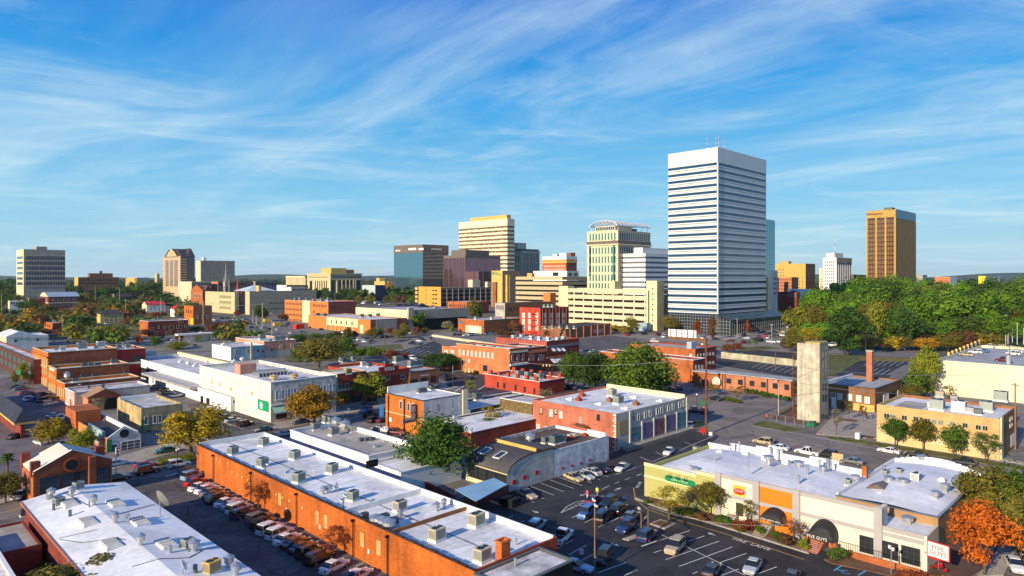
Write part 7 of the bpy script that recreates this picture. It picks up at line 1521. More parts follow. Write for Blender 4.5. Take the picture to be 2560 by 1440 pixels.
for x,t,b_,w,c in((740,690,850,160,'dark'),(860,700,850,130,'dark'),(970,620,840,150,'dark'),(1090,650,850,150,'dark'),(1050,740,850,130,'olive'),(1160,740,860,110,'olive'),(1290,720,850,100,'olive'),(1350,750,850,80,'lime'),(1560,560,780,120,'orange'),(1610,620,800,90,'dark'),(1540,740,860,100,'olive'),(1660,730,860,110,'olive'),(1760,740,850,100,'brown'),(1855,720,860,110,'green'),(1950,930,1210,270,'green'),(1020,1170,1330,110,'olive'),(1100,1210,1320,110,'brown'),(1340,1180,1310,200,'olive'),(1440,1180,1300,110,'green'),(1580,1150,1280,130,'brown'),(1680,1180,1310,160,'olive'),(1760,1100,1300,140,'olive'),(1920,1160,1260,130,'brown'),(2040,1160,1250,130,'olive'),(2340,1070,1220,150,'pale'),(2400,1140,1230,80,'lime'),(850,1220,1340,140,'green'),(300,1260,1400,200,'dark'),(980,1300,1400,160,'brown')):
 ml.append((680+x/5.333,600+t/5.333,600+b_/5.333,w/5.333,c))
for x,t,b_,w,c in((230,300,640,250,'green'),(420,440,640,220,'green'),(580,460,640,140,'green'),(690,470,600,130,'lime'),(850,510,650,220,'red'),(1030,530,620,110,'red'),(60,380,620,160,'olive'),(2320,220,330,190,'brown'),(120,300,420,160,'olive'),(330,410,470,140,'red')):
 ml.append((820+x/5.333,780+t/5.333,780+b_/5.333,w/5.333,c))
for x,t,b_,w,c in((1180,40+1180,1420,220,'olive'),(1270,1270,1430,120,'dark')):ml.append((960+x/5.333,520+t/5.333,520+b_/5.333+20,w/5.333,c))
for x,t,b_,w,c in((130,220,400,160,'brown'),(600,340,440,200,'brown'),(50,360,440,150,'brown'),(1280,200,300,140,'gold'),(1400,210,310,150,'olive'),(1490,210,310,110,'olive'),(1480,270,380,110,'gold'),(1600,290,400,130,'gold'),(1700,160,390,180,'olive'),(2190,120,370,170,'olive'),(2250,190,380,200,'olive'),(2400,160,350,110,'red'),(1010,130,260,200,'brown')):
 ml.append((1260+x/5.333,760+t/5.333,760+b_/5.333,w/5.333,c))
for x,t,b_,w,c in((760,770,940,110,'red'),(965,745,980,100,'brown'),(1430,800,980,90,'red'),(1640,760,900,110,'fire'),(1730,755,900,100,'red'),(1860,680,900,130,'olive'),(1960,620,860,170,'olive'),(1300,1095,1190,120,'red'),(1180,1120,1240,180,'brown'),(1850,450,680,200,'dark'),(1950,500,680,160,'green'),(2100,470,680,180,'dark'),(2150,430,660,150,'dark'),(1960,1090,1180,170,'brown'),(2040,920,1090,170,'olive')):
 ml.append((1600+x/5.333,650+t/5.333,650+b_/5.333+(16 if x<1350 and b_<1000 else 0),w/5.333,c))
for px,pt,pb,w_,c in ml:
 tree(px,pt,pb,max(w_,12),random.choice(('round','round','spread','oval')),c,AD[c]+' town tree in the middle distance[, # of its colour from left]',.08,'town trees of the middle distance')
RECT=[(38,166,623,716),(186,297,676,708),(405,590,620,708),(100,199,727,770),(240,311,775,806),(353,413,752,782),(420,530,760,812),(347,472,798,841),(107,159,808,825),(511,793,715,787),(18,60,752,776),(760,905,670,738),(985,1260,600,735),(700,1020,745,838),(437,535,834,862),(530,742,842,905),(331,560,880,1010),(80,370,845,1000),(0,122,825,880),(960,1110,845,892),(1000,1300,770,835),(1,120,880,960)]
rng=random.Random(21);gb=MB()
for pb0,n,x1 in((744,34,980),(756,30,520),(770,30,520),(780,30,500),(792,30,480),(804,26,440),(818,24,420),(834,22,400),(850,14,300),(864,10,330),(846,26,1010),(868,26,1010)):
 for k in range(n):
  px,pb=-20+(x1+20)*(k+rng.random())/n,pb0+rng.uniform(-4,4);hh=rng.uniform(11,17)*F/(F*H/(pb-YH));w_=hh*rng.uniform(.8,1.3)
  if any(px+w_/2>a and px-w_/2<c and pb>e_-4 and pb-hh<e_ for a,c,d_,e_ in RECT): continue
  p=G(px,pb);k_=dep(p)/F;r,hgt=w_*k_*.62,hh*k_;mi=rng.choice((0,0,1,2,0,3)if pb0<785 else(2,1,0,0,3,1,4))
  gb.tube(p,p+Vector((0,0,hgt*.5)),.35,.2,5,5)
  for _ in range(130):
   u_,v_,q_=(rng.gauss(0,.42)for _ in range(3));l_=math.sqrt(u_*u_+v_*v_+q_*q_)
   if l_>1:u_,v_,q_=u_/l_,v_/l_,q_/l_
   c_=p+Vector((u_*r,v_*r,hgt*(.55+.45*q_)));n_=Vector((u_+rng.uniform(-.6,.6),v_+rng.uniform(-.6,.6),q_+rng.uniform(-.3,.8))).normalized();t1=n_.cross(Vector((rng.uniform(-1,1),rng.uniform(-1,1),.3))).normalized();t2=n_.cross(t1);s_=r*rng.uniform(.10,.2)
   gb.quad(c_+t1*s_,c_+t2*s_*.8,c_-t1*s_,c_-t2*s_*.8,mi)
struct(gb.build('town_greenery',[LF['dark'],LF['green'],LF['olive'],LF['brown'],LF['orange'],BARK]),'stuff')
# the park wood on the right
pk=[]
rng=random.Random(4)
for row,(pb,n,x0,x1,t0,t1,w_)in enumerate(((790,15,2060,2620,684,704,74),(812,14,2030,2640,700,730,92),(836,13,1990,2640,735,770,92),(858,12,2010,2640,770,805,88))):
 for k in range(n):
  px=x0+(x1-x0)*(k+rng.uniform(.2,.8))/n;u=(px-1990)/570
  pt=t0+(t1-t0)*rng.random()+(22 if px<2090 else 0);pk.append((px,pt,pb,w_*rng.uniform(.85,1.3),rng.choice(('park','park','green','dark','park','olive')),rng.choice(('spread','spread','round','oval'))))
pk+=[(2420,706,846,150,'park','spread'),(2300,720,840,110,'park','spread'),(2190,752,862,46,'lime','oval'),(2120,770,890,110,'dark','oval'),(2245,765,862,90,'dark','round'),(2205,695,812,80,'dark','round'),(2250,684,800,90,'park','round'),(2030,760,850,70,'olive','round'),(1995,765,850,60,'lime','round'),(2030,812,880,70,'gold','sparse'),(1985,835,880,50,'olive','round')]
for px,pt,pb,w_,c,sh in pk:tree(px,pt,pb,w_,sh,c,AD[c]+' park wood tree on the right[, # of its colour from left]',.1,'trees of the park wood')
for px,pt,pb,w_,c in((2170,838,876,40,'orange'),(2230,840,878,60,'gold'),(2262,842,878,44,'olive'),(2315,845,880,60,'orange'),(2370,830,878,66,'olive'),(2400,824,878,70,'brown'),(2440,832,874,60,'gold'),(2470,828,876,60,'olive'),(2345,842,874,44,'gold'),(2300,815,860,40,'brown')):
 tree(px,pt,pb,w_,'round',c,AD[c]+' autumn tree before the park wood[, # of its colour from left]',.12,'autumn trees before the park wood')
# palms
def palm(px,pt,pb,label):
 p=G(px,pb);D=dep(p);h=(pb-pt)*D/F;e=thing('palm_tree',label,'palm',p,0,'palms');MB().tube((0,0,0),(.1,0,h*.72),.22,.17,8).build('trunk',BARK,e)
 b=MB();rng=random.Random(int(px));r=h*.34
 for i in range(60):
  a,el_=rng.uniform(0,6.28),rng.uniform(-.5,1.3);d=Vector((math.cos(a)*math.cos(el_),math.sin(a)*math.cos(el_),math.sin(el_)));s_=Vector((-math.sin(a),math.cos(a),0));o=Vector((.1,0,h*.74));m_=o+d*r*.6;t_=o+d*r+Vector((0,0,-r*.25))
  b.quad(o-s_*.04,m_-s_*r*.13,t_,m_+s_*r*.13)
 b.build('crown',LF['green'],e)
palm(18,1130,1192,'palm at the left edge by the blue-grey street');palm(1873,850,872,'left palm on the grass island by the wide crossing');palm(1888,848,874,'right palm on the grass island by the wide crossing');palm(2517,815,872,'palm among the flagpoles at the right edge')
for k,(px,pb)in enumerate(((716,825),(712,858),(690,862))):palm(px,pb-16,pb,'small palm by the orange brick office car park'+('[, # from the left]'))
# far woods
b=MB();rng=random.Random(9)
for D0,D1,n in((1050,1500,800),(1500,2300,900),(2300,3600,900),(3600,6500,900)):
 for _ in range(n):
  D=math.sqrt(rng.uniform(D0*D0,D1*D1));l=rng.uniform(-.80,.80)*D;hgt=rng.uniform(11,19);r=rng.uniform(6,11)*(1+D/3500);cx_,cy_=(D+l)/R2,(D-l)/R2
  for _ in range(14):
   a,q=rng.uniform(0,6.28),rng.uniform(0,1);p=Vector((cx_+math.cos(a)*r*q,cy_+math.sin(a)*r*q,hgt*(1-.55*q*q)*rng.uniform(.75,1.05)))
   n_=Vector((rng.uniform(-1,1),rng.uniform(-1,1),rng.uniform(.1,1.2))).normalized();t1=n_.cross(Vector((rng.uniform(-1,1),rng.uniform(-1,1),.3))).normalized();t2=n_.cross(t1);s_=r*rng.uniform(.35,.6)
   b.quad(p+t1*s_,p+t2*s_*.8,p-t1*s_,p-t2*s_*.8)
struct(b.build('distant_woods',LF['dark']),'stuff')
b=MB();n=120
for i in range(n):
 f0,f1=i/n,(i+1)/n
 for(D,hh)in((7500,1),):
  H_= lambda f:45+26*math.sin(f*21+1)*math.sin(f*7)+10*math.sin(f*50)+(38 if f>.86 else 0)*min(1,(f-.86)*12)
  P= lambda f,z,d:((d+(f*1.7-.85)*d)/R2,(d-(f*1.7-.85)*d)/R2,z)
  b.quad(P(f0,0,D),P(f1,0,D),P(f1,H_(f1),D+700),P(f0,H_(f0),D+700));b.quad(P(f0,H_(f0),D+700),P(f1,H_(f1),D+700),P(f1,0,D+2500),P(f0,0,D+2500))
struct(b.build('hills',M('wooded_hills',(.025,.05,.022),var=.4,scale=.01,rough=1)))
# ================================================================== VEHICLES
PAINT={k:M(k+'_car_paint',c,rough=.3,spec=.5,var=0,coat=.7)for k,c in dict(white=(.72,.72,.71),silver=(.42,.44,.46),grey=(.13,.14,.15),black=(.012,.012,.014),navy=(.015,.03,.10),blue=(.05,.14,.36),red=(.38,.015,.02),maroon=(.12,.01,.02),tan=(.42,.34,.23),gold=(.46,.38,.22),green=(.02,.09,.06),lightblue=(.22,.34,.50),orange=(.6,.10,.02),yellow=(.7,.5,.03)).items()}
TYRE=M('tyre_rubber',(.012,.012,.012),rough=.9,var=0);HEADL=M('headlight_glass',(.7,.7,.68),rough=.2,var=0);TAILL=M('tail_light_plastic',(.30,.01,.01),rough=.3,var=0);CARG=M('car_window_glass',(.012,.016,.02),rough=.06,spec=.8,var=0)
SPEC=dict(  # lower body stations (x, top, half width), belt, roof, cabin (rear bottom, rear top, front top, front bottom), wheel radius, wheel x
 sedan=([(-2.35,.66,.70),(-2.2,.93,.84),(-1.5,.97,.90),(-.5,.93,.91),(.6,.92,.91),(1.3,.88,.90),(2.05,.76,.84),(2.35,.55,.66)],.90,1.42,(-1.85,-1.05,.10,.95),.33,1.4),
 suv=([(-2.32,.75,.80),(-2.2,1.05,.92),(-1.2,1.06,.96),(.4,1.04,.96),(1.1,1.04,.95),(2.05,.94,.90),(2.32,.65,.76)],1.02,1.72,(-2.25,-1.95,.25,.95),.38,1.4),
 hatch=([(-2.0,.70,.76),(-1.9,.98,.86),(-.9,1.0,.89),(.4,.96,.89),(1.1,.92,.88),(1.8,.78,.82),(2.02,.58,.66)],.94,1.50,(-1.92,-1.45,.15,1.0),.33,1.25),
 van=([(-2.45,.75,.86),(-2.35,1.08,.96),(-.5,1.08,.98),(1.2,1.05,.97),(2.1,.92,.90),(2.45,.65,.78)],1.05,1.82,(-2.4,-2.25,.8,1.6),.36,1.5),
 pickup=([(-2.75,.80,.88),(-2.7,1.02,.96),(-.9,1.02,.97),(.3,1.06,.97),(1.2,1.06,.96),(2.3,.98,.92),(2.7,.66,.80)],1.05,1.78,(-.85,-.65,.45,1.1),.40,1.75),
 jeep=([(-1.95,.80,.82),(-1.9,1.08,.86),(.5,1.08,.86),(.7,1.06,.80),(1.8,1.02,.72),(1.95,.7,.70)],1.06,1.82,(-1.88,-1.85,.35,.6),.40,1.25))
CM={}
def carmeshes(t):
 if t in CM: return CM[t]
 stt,belt,roof,cab,wr,wx=SPEC[t];b=MB();secs=[]
 for x,zt,hw in stt:
  zb=.26;secs.append([(x,s*y,z)for s,y,z in((-1,hw*.88,zb),(-1,hw,zb+.2),(-1,hw,zt*.66),(-1,hw*.94,zt-.05),(-1,hw*.72,zt),(1,hw*.72,zt),(1,hw*.94,zt-.05),(1,hw,zt*.66),(1,hw,zb+.2),(1,hw*.88,zb))])
 for i in range(len(secs)-1):
  for j in range(10):k=(j+1)%10;b.quad(secs[i][j],secs[i+1][j],secs[i+1][k],secs[i][k])
 b.ngon(secs[0]);b.ngon(list(reversed(secs[-1])))
 rb,rt,ft,fb=cab;hw=max(s[2]for s in stt);h0,h1=hw*.90,hw*(.70 if t in('sedan','hatch')else .80)
 # roof cap
 n0=[(rt,-h1),(ft,-h1),(ft,h1),(rt,h1)];z0,z1=roof-.05,roof+.03
 b.ngon([(x*.96 if 0 else x,y*.9,z1)for x,y in n0])
 for i in range(4):p,q=n0[i],n0[(i+1)%4];b.quad((p[0],p[1],z0),(q[0],q[1],z0),(q[0],q[1]*.9,z1),(p[0],p[1]*.9,z1))
 for s in(-1,1):  # pillars
  for xb,xt in((fb,ft),((fb+rb)/2-.05,(ft+rt)/2-.05),(rb+.06,rt+.04)):
   b.quad((xb-.1,s*h0*1.012,belt),(xb+.02,s*h0*1.012,belt),(xt+.02,s*h1*1.02,z0),(xt-.07,s*h1*1.02,z0))
 if t in('suv','van'):
  for s in(-1,1):b.box(rt+.1,s*h1*.8-.03,roof+.031,ft-.1,s*h1*.8+.03,roof+.09)
 g=MB();A=[(rb,-h0,belt-.02),(fb,-h0,belt-.02),(fb,h0,belt-.02),(rb,h0,belt-.02)];Bq=[(rt,-h1,z0),(ft,-h1,z0),(ft,h1,z0),(rt,h1,z0)]
 for i in range(4):j=(i+1)%4;g.quad(A[i],A[j],Bq[j],Bq[i])
 if t=='pickup':g.box(-2.6,-hw*.8,.9,-.95,hw*.8,1.035)
 w=MB();w.tube((0,-.11,0),(0,.11,0),wr,wr,14,0);rim=MB();rim.tube((0,-.118,0),(0,.118,0),wr*.58,wr*.58,10)
 hl=MB().box(-.10,-.17,-.07,.05,.17,.07);tl=MB().box(-.04,-.13,-.10,.06,.13,.10)
 CM[t]=dict(body=b.mesh('body',[ None], True),windows=g.mesh('windows',[CARG]),wheel=w.mesh('wheel',[TYRE]),headlight=hl.mesh('headlight',[HEADL]),tail_light=tl.mesh('tail_light',[TAILL]),geo=(stt,wr,wx,hw),raw=(b,g));SUB[CM[t]['wheel'].name]=rim.mesh('rim',[STEEL])
 f=MB();
 for src,mi in((b,0),(g,1)):
  k=len(f.v);f.v+=src.v;f.f+=[tuple(k+i for i in q)for q in src.f];f.m+=[mi]*len(src.f)
 for sx in(-wx,wx):f.box(sx-wr,-hw*.97,0,sx+wr,hw*.97,wr*1.7,2)
 f.box(stt[-1][0]-.25,-hw*.75,.6,stt[-1][0]-.02,hw*.75,.68,3)
 CM[t]['far']=f.mesh('car',[ None,CARG,TYRE,HEADL]); return CM[t]
def car(px,py,hd,t,col,label,near= True,z=0,s=1.0,group='parked cars'):
 c=carmeshes(t);p=G(px,py,z+.6);p.z=z;r=math.radians(hd);nm={'pickup':'pickup_truck','suv':'suv_car','van':'van','jeep':'jeep_car'}.get(t,'car')
 lab=label.replace('*',col.replace('lightblue','light blue')+' '+{'suv':'SUV','hatch':'hatchback','pickup':'pickup truck','jeep':'boxy off-roader'}.get(t,t));cat='pickup truck' if t=='pickup' else 'van' if t=='van' else 'car'
 def paint(o):o.material_slots[0].link='OBJECT';o.material_slots[0].material=PAINT[col]; return o
 if not near:
  o=inst(c['far'],nm, None,p,r,(s,s,s));tag(o,lab,cat,group); return paint(o)
 e=thing(nm,lab,cat,p,r,group);e.scale=(s,s,s);stt,wr,wx,hw=c['geo']
 paint(inst(c['body'],'body',e));inst(c['windows'],'windows',e)
 for sx in(-wx,wx):
  for sy in(-1,1):inst(c['wheel'],'wheel',e,(sx,sy*(hw-.1),wr))
 for sy in(-1,1):inst(c['headlight'],'headlight',e,(stt[-1][0]-.10,sy*stt[-1][2]*.85,.66));inst(c['tail_light'],'tail_light',e,(stt[0][0],sy*stt[0][2]*.9,.78))
 return e
row='* parked against the long orange brick wall[, # of its kind from left]'
for px,py,t,c in((483,1189,'suv','lightblue'),(491,1204,'sedan','red'),(502,1216,'sedan','white'),(518,1222,'sedan','white'),(531,1229,'sedan','grey'),(539,1237,'sedan','black'),(546,1247,'suv','black'),(568,1255,'sedan','white'),(585,1262,'sedan','lightblue'),(598,1271,'suv','white'),(609,1284,'suv','navy'),(648,1296,'suv','grey'),(661,1308,'suv','black'),(676,1321,'suv','white'),(699,1332,'suv','white'),(718,1346,'sedan','white'),(739,1356,'sedan','black'),(758,1367,'sedan','black'),(776,1379,'suv','black'),(797,1394,'suv','black'),(836,1414,'sedan','white'),(895,1437,'sedan','white')):
 car(px,py,15,t,c,row,group='cars along the long orange brick wall')
fl='* in the black asphalt restaurant car park[, # of its kind from left]'
for px,py,h,t,c in((1318,1235,-100,'sedan','tan'),(1434,1193,-100,'sedan','gold'),(1462,1188,-100,'sedan','silver'),(1481,1178,80,'sedan','silver'),(1501,1171,-100,'pickup','black'),(1555,1168,192,'sedan','white'),(1672,1128,196,'sedan','white'),(1486,1249,12,'sedan','maroon'),(1520,1258,192,'suv','black'),(1464,1284,195,'jeep','blue'),(1548,1272,12,'suv','black'),(1508,1292,15,'van','black'),(1577,1290,12,'sedan','grey'),(1565,1317,192,'suv','navy'),(1619,1338,8,'suv','navy'),(1342,1313,20,'suv','lightblue'),(1407,1340,18,'pickup','white'),(1508,1394,198,'jeep','black'),(1441,1415,-75,'sedan','lightblue'),(1687,1367,192,'suv','tan'),(1780,1424,12,'sedan','black'),(1881,1415,192,'sedan','silver'),(1978,1446,192,'sedan','black')):
 car(px,py,h,t,c,fl,group='cars in the restaurant car park')
sl='* on the street behind the restaurants[, # of its kind from left]'
for px,py,h,t,c in((1907,1104,90,'suv','tan'),(1947,1118,90,'sedan','white'),(2018,1130,90,'pickup','white'),(2066,1136,90,'suv','black'),(2130,1152,92,'sedan','grey'),(2222,1126,90,'sedan','white'),(2291,1136,90,'sedan','black'),(2409,1156,90,'suv','black'),(2538,1411,200,'sedan','white'),(2556,1374,200,'sedan','black')):car(px,py,h,t,c,sl,group='cars on the side street')
gl='* on the avenue beside the warehouse[, # of its kind from left]'
for px,py,h,t,c in((369,1176,0,'suv','black'),(364,1162,0,'sedan','red'),(294,1158,0,'sedan','lightblue'),(413,1126,180,'sedan','green'),(447,1160,0,'suv','white'),(294,1193,0,'sedan','black'),(658,1074,180,'sedan','black'),(752,1054,180,'sedan','navy'),(864,1053,30,'sedan','grey'),(915,1025,200,'suv','blue'),(927,1036,20,'pickup','black'),(934,1050,20,'suv','black'),(956,1049,20,'sedan','maroon'),(886,1020,180,'sedan','navy'),(925,1007,180,'suv','black'),(717,1083,0,'sedan','silver'),(1125,960,60,'sedan','black'),(1178,945,0,'sedan','black'),(1190,931,0,'sedan','black')):car(px,py,h,t,c,gl,group='cars on the avenue')
for px,py,h,t,c in((949,1072,-60,'sedan','grey'),(969,1075,-60,'sedan','white'),(992,1081,-60,'suv','maroon')):car(px,py,h,t,c,'* at the foot of the brick MOTOR store wall')
wl_='* beside the big white brick store[, # of its kind from left]'
for px,py,h,t,c in((532,1025,0,'suv','white'),(567,1042,10,'sedan','black'),(582,1050,10,'sedan','silver'),(614,1060,10,'suv','black'),(392,966,0,'sedan','silver'),(416,974,0,'sedan','black'),(440,988,10,'sedan','white'),(424,981,10,'sedan','grey')):car(px,py,h,t,c,wl_)
ll='* parked before the left brick row[, # of its kind from left]'
for px,py,h,t,c in((45,967,10,'sedan','black'),(53,971,10,'sedan','grey'),(66,981,10,'sedan','red'),(75,986,10,'sedan','black'),(78,998,10,'suv','white'),(97,999,10,'suv','blue'),(112,1001,10,'suv','black'),(125,1009,10,'suv','silver'),(138,1039,10,'sedan','silver'),(150,1044,10,'sedan','navy'),(161,1051,10,'sedan','lightblue'),(71,1082,40,'sedan','silver'),(58,1043,60,'sedan','navy'),(108,985,10,'sedan','maroon'),(125,994,10,'sedan','black'),(40,1090,40,'sedan','black'),(100,1105,100,'sedan','white'),(150,1112,100,'sedan','navy'),(45,1216,60,'sedan','black'),(52,1235,60,'sedan','white')):car(px,py,h,t,c,ll,group='cars in the left street parking')
rl_='* on the cream parking structure roof[, # of its kind from left]'
for px,py,h,t,c in((2416,886,80,'sedan','gold'),(2439,880,80,'suv','white'),(2455,877,80,'sedan','blue'),(2476,866,80,'pickup','white'),(2534,884,80,'suv','white'),(2540,878,80,'sedan','white'),(2507,900,80,'suv','maroon')):car(px,py,h,t,c,rl_,z=pd.rz,group='cars on the parking structure roof')
for px,py,h,t,c in((1787,996,90,'sedan','black'),(1734,1024,40,'suv','navy'),(1760,1028,40,'suv','maroon'),(1726,1062,20,'sedan','silver'),(1694,970,60,'sedan','black'),(1680,976,60,'suv','black')):car(px,py,h,t,c,'* right of the mural building[, # of its kind from left]',s=1.05)
def far(L_,sc,ox,oy,label,group,s=1.12,hd= None):
 for x,y,c in L_:
  t=random.choice(('sedan','sedan','suv','hatch'))if c[-1]!='!' else 'pickup';c=c.rstrip('!')
  car(ox+x/sc,oy+y/sc,(random.choice((0,90,180,270))if hd is None else hd)+random.uniform(-8,8),t,c,label, False,0,s,group)
K=dict(D='black',W='white',R='red',S='silver',B='blue',G='grey',Y='gold',N='navy',M='maroon')
kk= lambda t:[(a,b_,K[c[0]]+c[1:])for a,b_,c in t]
far(kk(((1380,1005,'D'),(1420,1042,'S'),(1510,995,'G'),(1590,972,'D'),(1640,966,'D'),(1545,1056,'D'),(1610,1030,'M'),(1680,1012,'R'),(1715,1036,'W'),(1800,1022,'D'),(1800,966,'D'),(1880,1002,'W'),(1925,962,'Y'),(1985,972,'G'),(2010,932,'Y'),(1750,1090,'W'),(1870,1086,'W!'),(1930,1080,'D'),(1200,1082,'M'),(1375,1106,'M'),(1020,1056,'D'),(850,1042,'W!'),(870,1122,'W'),(200,1087,'W'),(60,985,'D'),(235,1000,'M'),(330,1022,'W'),(360,996,'M'),(1800,908,'D'),(1890,892,'W'),(1985,870,'N'),(2040,852,'W'),(2020,1076,'R'),(2430,1082,'W'),(2470,1078,'D'),(2545,1130,'W'),(1930,898,'W'),(1740,985,'D'),(1850,940,'G'),(1600,1080,'D'))),5.333,1600,650,'* below the tall striped tower[, # of its kind from left]','cars at the wide crossing',1.2)
far(kk(((985,810,'D'),(1010,800,'G'),(1040,776,'R'),(1150,816,'G!'),(1255,810,'W'),(1340,806,'B'),(1420,817,'R'),(500,777,'W'),(430,745,'W'),(540,770,'W'))),4.267,1960,680,'* before the park wood[, # of its kind from left]','cars before the park wood',1.15,30)
tl='* in the left town car parks[, # of its kind from left]'
far(kk(((720,1065,'W'),(830,1042,'D'),(960,1082,'D'),(1160,1062,'B'),(1075,1136,'R'),(1210,1122,'B'),(1210,1167,'D'),(1380,1176,'S'),(1450,1192,'D'),(1600,1087,'G'),(1560,1192,'S'),(1740,1242,'S'),(1900,1252,'S'),(1910,1228,'D'),(2140,1192,'D'),(2410,1226,'R'),(2450,1232,'W'),(900,1040,'D'),(1000,1060,'W'),(790,1090,'S'),(1290,1180,'D'),(1630,1150,'G'),(1700,1120,'D'),(1300,1110,'G'),(550,1235,'W'),(470,1410,'D'),(750,1200,'D'),(1480,980,'W'),(640,1130,'D'),(110,1330,'N'),(200,1330,'S'),(30,1300,'D'))),5.333,400,600,tl,'cars in the town car parks')
far(kk(((1180,1327,'W'),(1870,1237,'W'),(1230,1352,'W'),(1270,1372,'G'),(1340,1345,'D'),(900,1390,'D'),(1500,1290,'D'),(1400,1296,'G'))),5.333,680,600,'* before the low parking deck[, # of its kind from left]','cars before the parking deck')
dl='* on the low cream parking deck[, # of its kind from left]'
for x,y,c,t in((1220,845,'white','van'),(1400,840,'white','van'),(1460,862,'white','sedan'),(1700,872,'black','sedan'),(1790,877,'maroon','suv'),(1870,872,'navy','sedan'),(1990,887,'black','suv'),(2050,887,'black','sedan'),(2130,887,'grey','sedan'),(2190,902,'silver','sedan'),(1560,850,'grey','sedan'),(2010,868,'black','suv'),(1930,880,'navy','sedan')):car(680+x/5.333,600+y/5.333,random.choice((0,90))+5,t,c,dl, False,dk.h-1,1.25,'cars on the parking deck')
far(kk(((1215,384,'W'),(1250,368,'D'),(1340,360,'G'),(1130,422,'D!'),(1250,432,'D'),(1690,302,'D'),(1755,302,'M'),(1840,307,'W'),(1900,305,'S'),(1130,618,'W'),(1640,880,'D'))),5.333,820,780,'* in the dark central car park[, # of its kind from left]','cars in the central car park',1.15)
far(kk(((1650,412,'R'),(1700,382,'D'),(1860,397,'D'),(1080,622,'N'),(1185,632,'S'),(1050,690,'B'),(510,907,'N'),(545,927,'B'),(810,965,'R'),(835,1102,'W'),(880,1110,'D'),(1080,1140,'D'),(440,930,'D'))),5.333,1260,760,'* near the awning corner building[, # of its kind from left]','cars in the central streets',1.1)
far(kk(((990,1312,'W!'),(710,1372,'S'),(440,1182,'S'),(1420,1117,'S'),(700,1280,'D'),(1080,1310,'D'),(1160,1320,'M'),(1250,1305,'D'),(380,1190,'D'),(520,1200,'G'),(1240,990,'D'),(230,1140,'N'))),5.333,0,600,'* among the trees at the far left[, # of its kind from left]','cars at the far left',1.2)
def truck(px,py,hd,col,label,L_=6.0,cabm='white',s=1.1):
 p=G(px,py);e=thing('box_truck',label,'truck',p,math.radians(hd));e.scale=(s,s,s);h=L_/2
 MB().box(-h,-1.15,.8,h-1.8,1.15,3.2).build('cargo_box',PAINT[col],e);b=MB();b.ext([(h-1.75,.5),(h,.5),(h,1.5),(h-.5,2.4),(h-1.75,2.4)],1,-1.05,1.05);b.build('cab',PAINT[cabm],e);MB().ext([(h-.46,1.55),(h-.02,1.55),(h-.4,2.25),(h-.55,2.25)],1,-.9,.9).build('windscreen',CARG,e)
 for sx in(-h+1,h-.9):
  for sy in(-1,1):inst(carmeshes('pickup')['wheel'],'wheel',e,(sx,sy*1.0,.42))
for a in((1159,828,95,'white','white delivery truck at the loading door of the low brick store'),(33,812,60,'silver','pale blue box truck at the far left behind the metal warehouse'),(669,807,0,'yellow','small yellow trailer truck in the town car park'),(697,817,0,'yellow','long yellow container truck before the brick office'),(616,812,30,'orange','orange box truck in the town car park')):truck(*a,L_=8 if a[0]==697 else 6)
p=G(747,822);e=thing('skip_container','bright red waste container before the orange brick office','container',p,math.radians(20));MB().box(-4.5,-1.6,.2,4.5,1.6,3.4).build('body',M('red_container',(.6,.03,.015),var=.15),e);MB().box(-4.6,-1.7,3.401,4.6,1.7,3.55).build('rim',REDP,e)
# ================================================================== STREET FURNITURE
def pole(px,pb,pt,label,m=WOOD,r=.16,arms=0,kind='utility pole',name='utility_pole',group='utility poles',z=0,armlen=1.2,lamp= None):
 p=G(px,pb,z);D=dep(p);h=(pb-pt)*D/F;e=thing(name,label,kind,p,math.radians(45),group);b=MB();b.tube((0,0,0),(0,0,h),r,r*.7,8);b.build('pole',m,e)
 for k in range(arms):zz_=h*(.97-.08*k);MB().box(-armlen,-.07,zz_-.08,armlen,.07,zz_+.08).build('crossarm',m,e)
 if lamp=='double':
  MB().box(-1.0,-.05,h-.1,1.0,.05,h).build('lamp_arm',m,e)
  for s in(-1,1):o=MB().box(-.35,-.22,-.1,.35,.22,.1).build('lamp_head',FRW,e,(s*1.1,0,h+.1));o.rotation_euler=(.5,0,0)
 if lamp=='single':MB().tube((0,0,h-.2),(1.6,0,h+.2),.06,.05,6).build('lamp_arm',m,e);MB().box(1.5,-.18,h+.1,2.3,.18,h+.26).build('lamp_head',FRW,e)
 if lamp=='globe':
  for s in(-.4,.4):MB().tube((s,0,h-.3),(s,0,h+.1),.16,.2,8).build('lamp_head',FRW,e)
  MB().box(-.45,-.04,h-.36,.45,.04,h-.3).build('lamp_arm',m,e)
 return p+Vector((0,0,h))
T0=pole(1765,1088,845,'very tall brown pole at the corner by the mural building',M('brown_steel_pole',(.15,.055,.04),var=.2),.30,1)
ups=[pole(px,pb,pt,'timber utility pole among the left town blocks[, # from the left]',M('pale_pole',(.40,.38,.20),var=.3),.28,2)for px,pb,pt in((4,790,735),(149,738,700),(238,766,715),(299,782,718),(402,800,745),(156,838,786),(314,800,748),(508,832,752),(656,842,757),(641,838,790),(585,832,782),(606,838,795),(632,806,772),(680,842,800))]
t1=pole(962,890,797,'brown timber pole behind the dark central car park',M('brown_steel_pole'),.2,2);t2=pole(908,888,855,'short timber pole beside the dark central car park',WOOD,.15,1)
pole(2538,1125,958,'timber utility pole at the right end of the tan brick building',M('brown_pole',(.26,.14,.08),var=.3),.2,1);pole(1939,928,880,'slim timber pole in front of the low retaining wall',WOOD,.18)
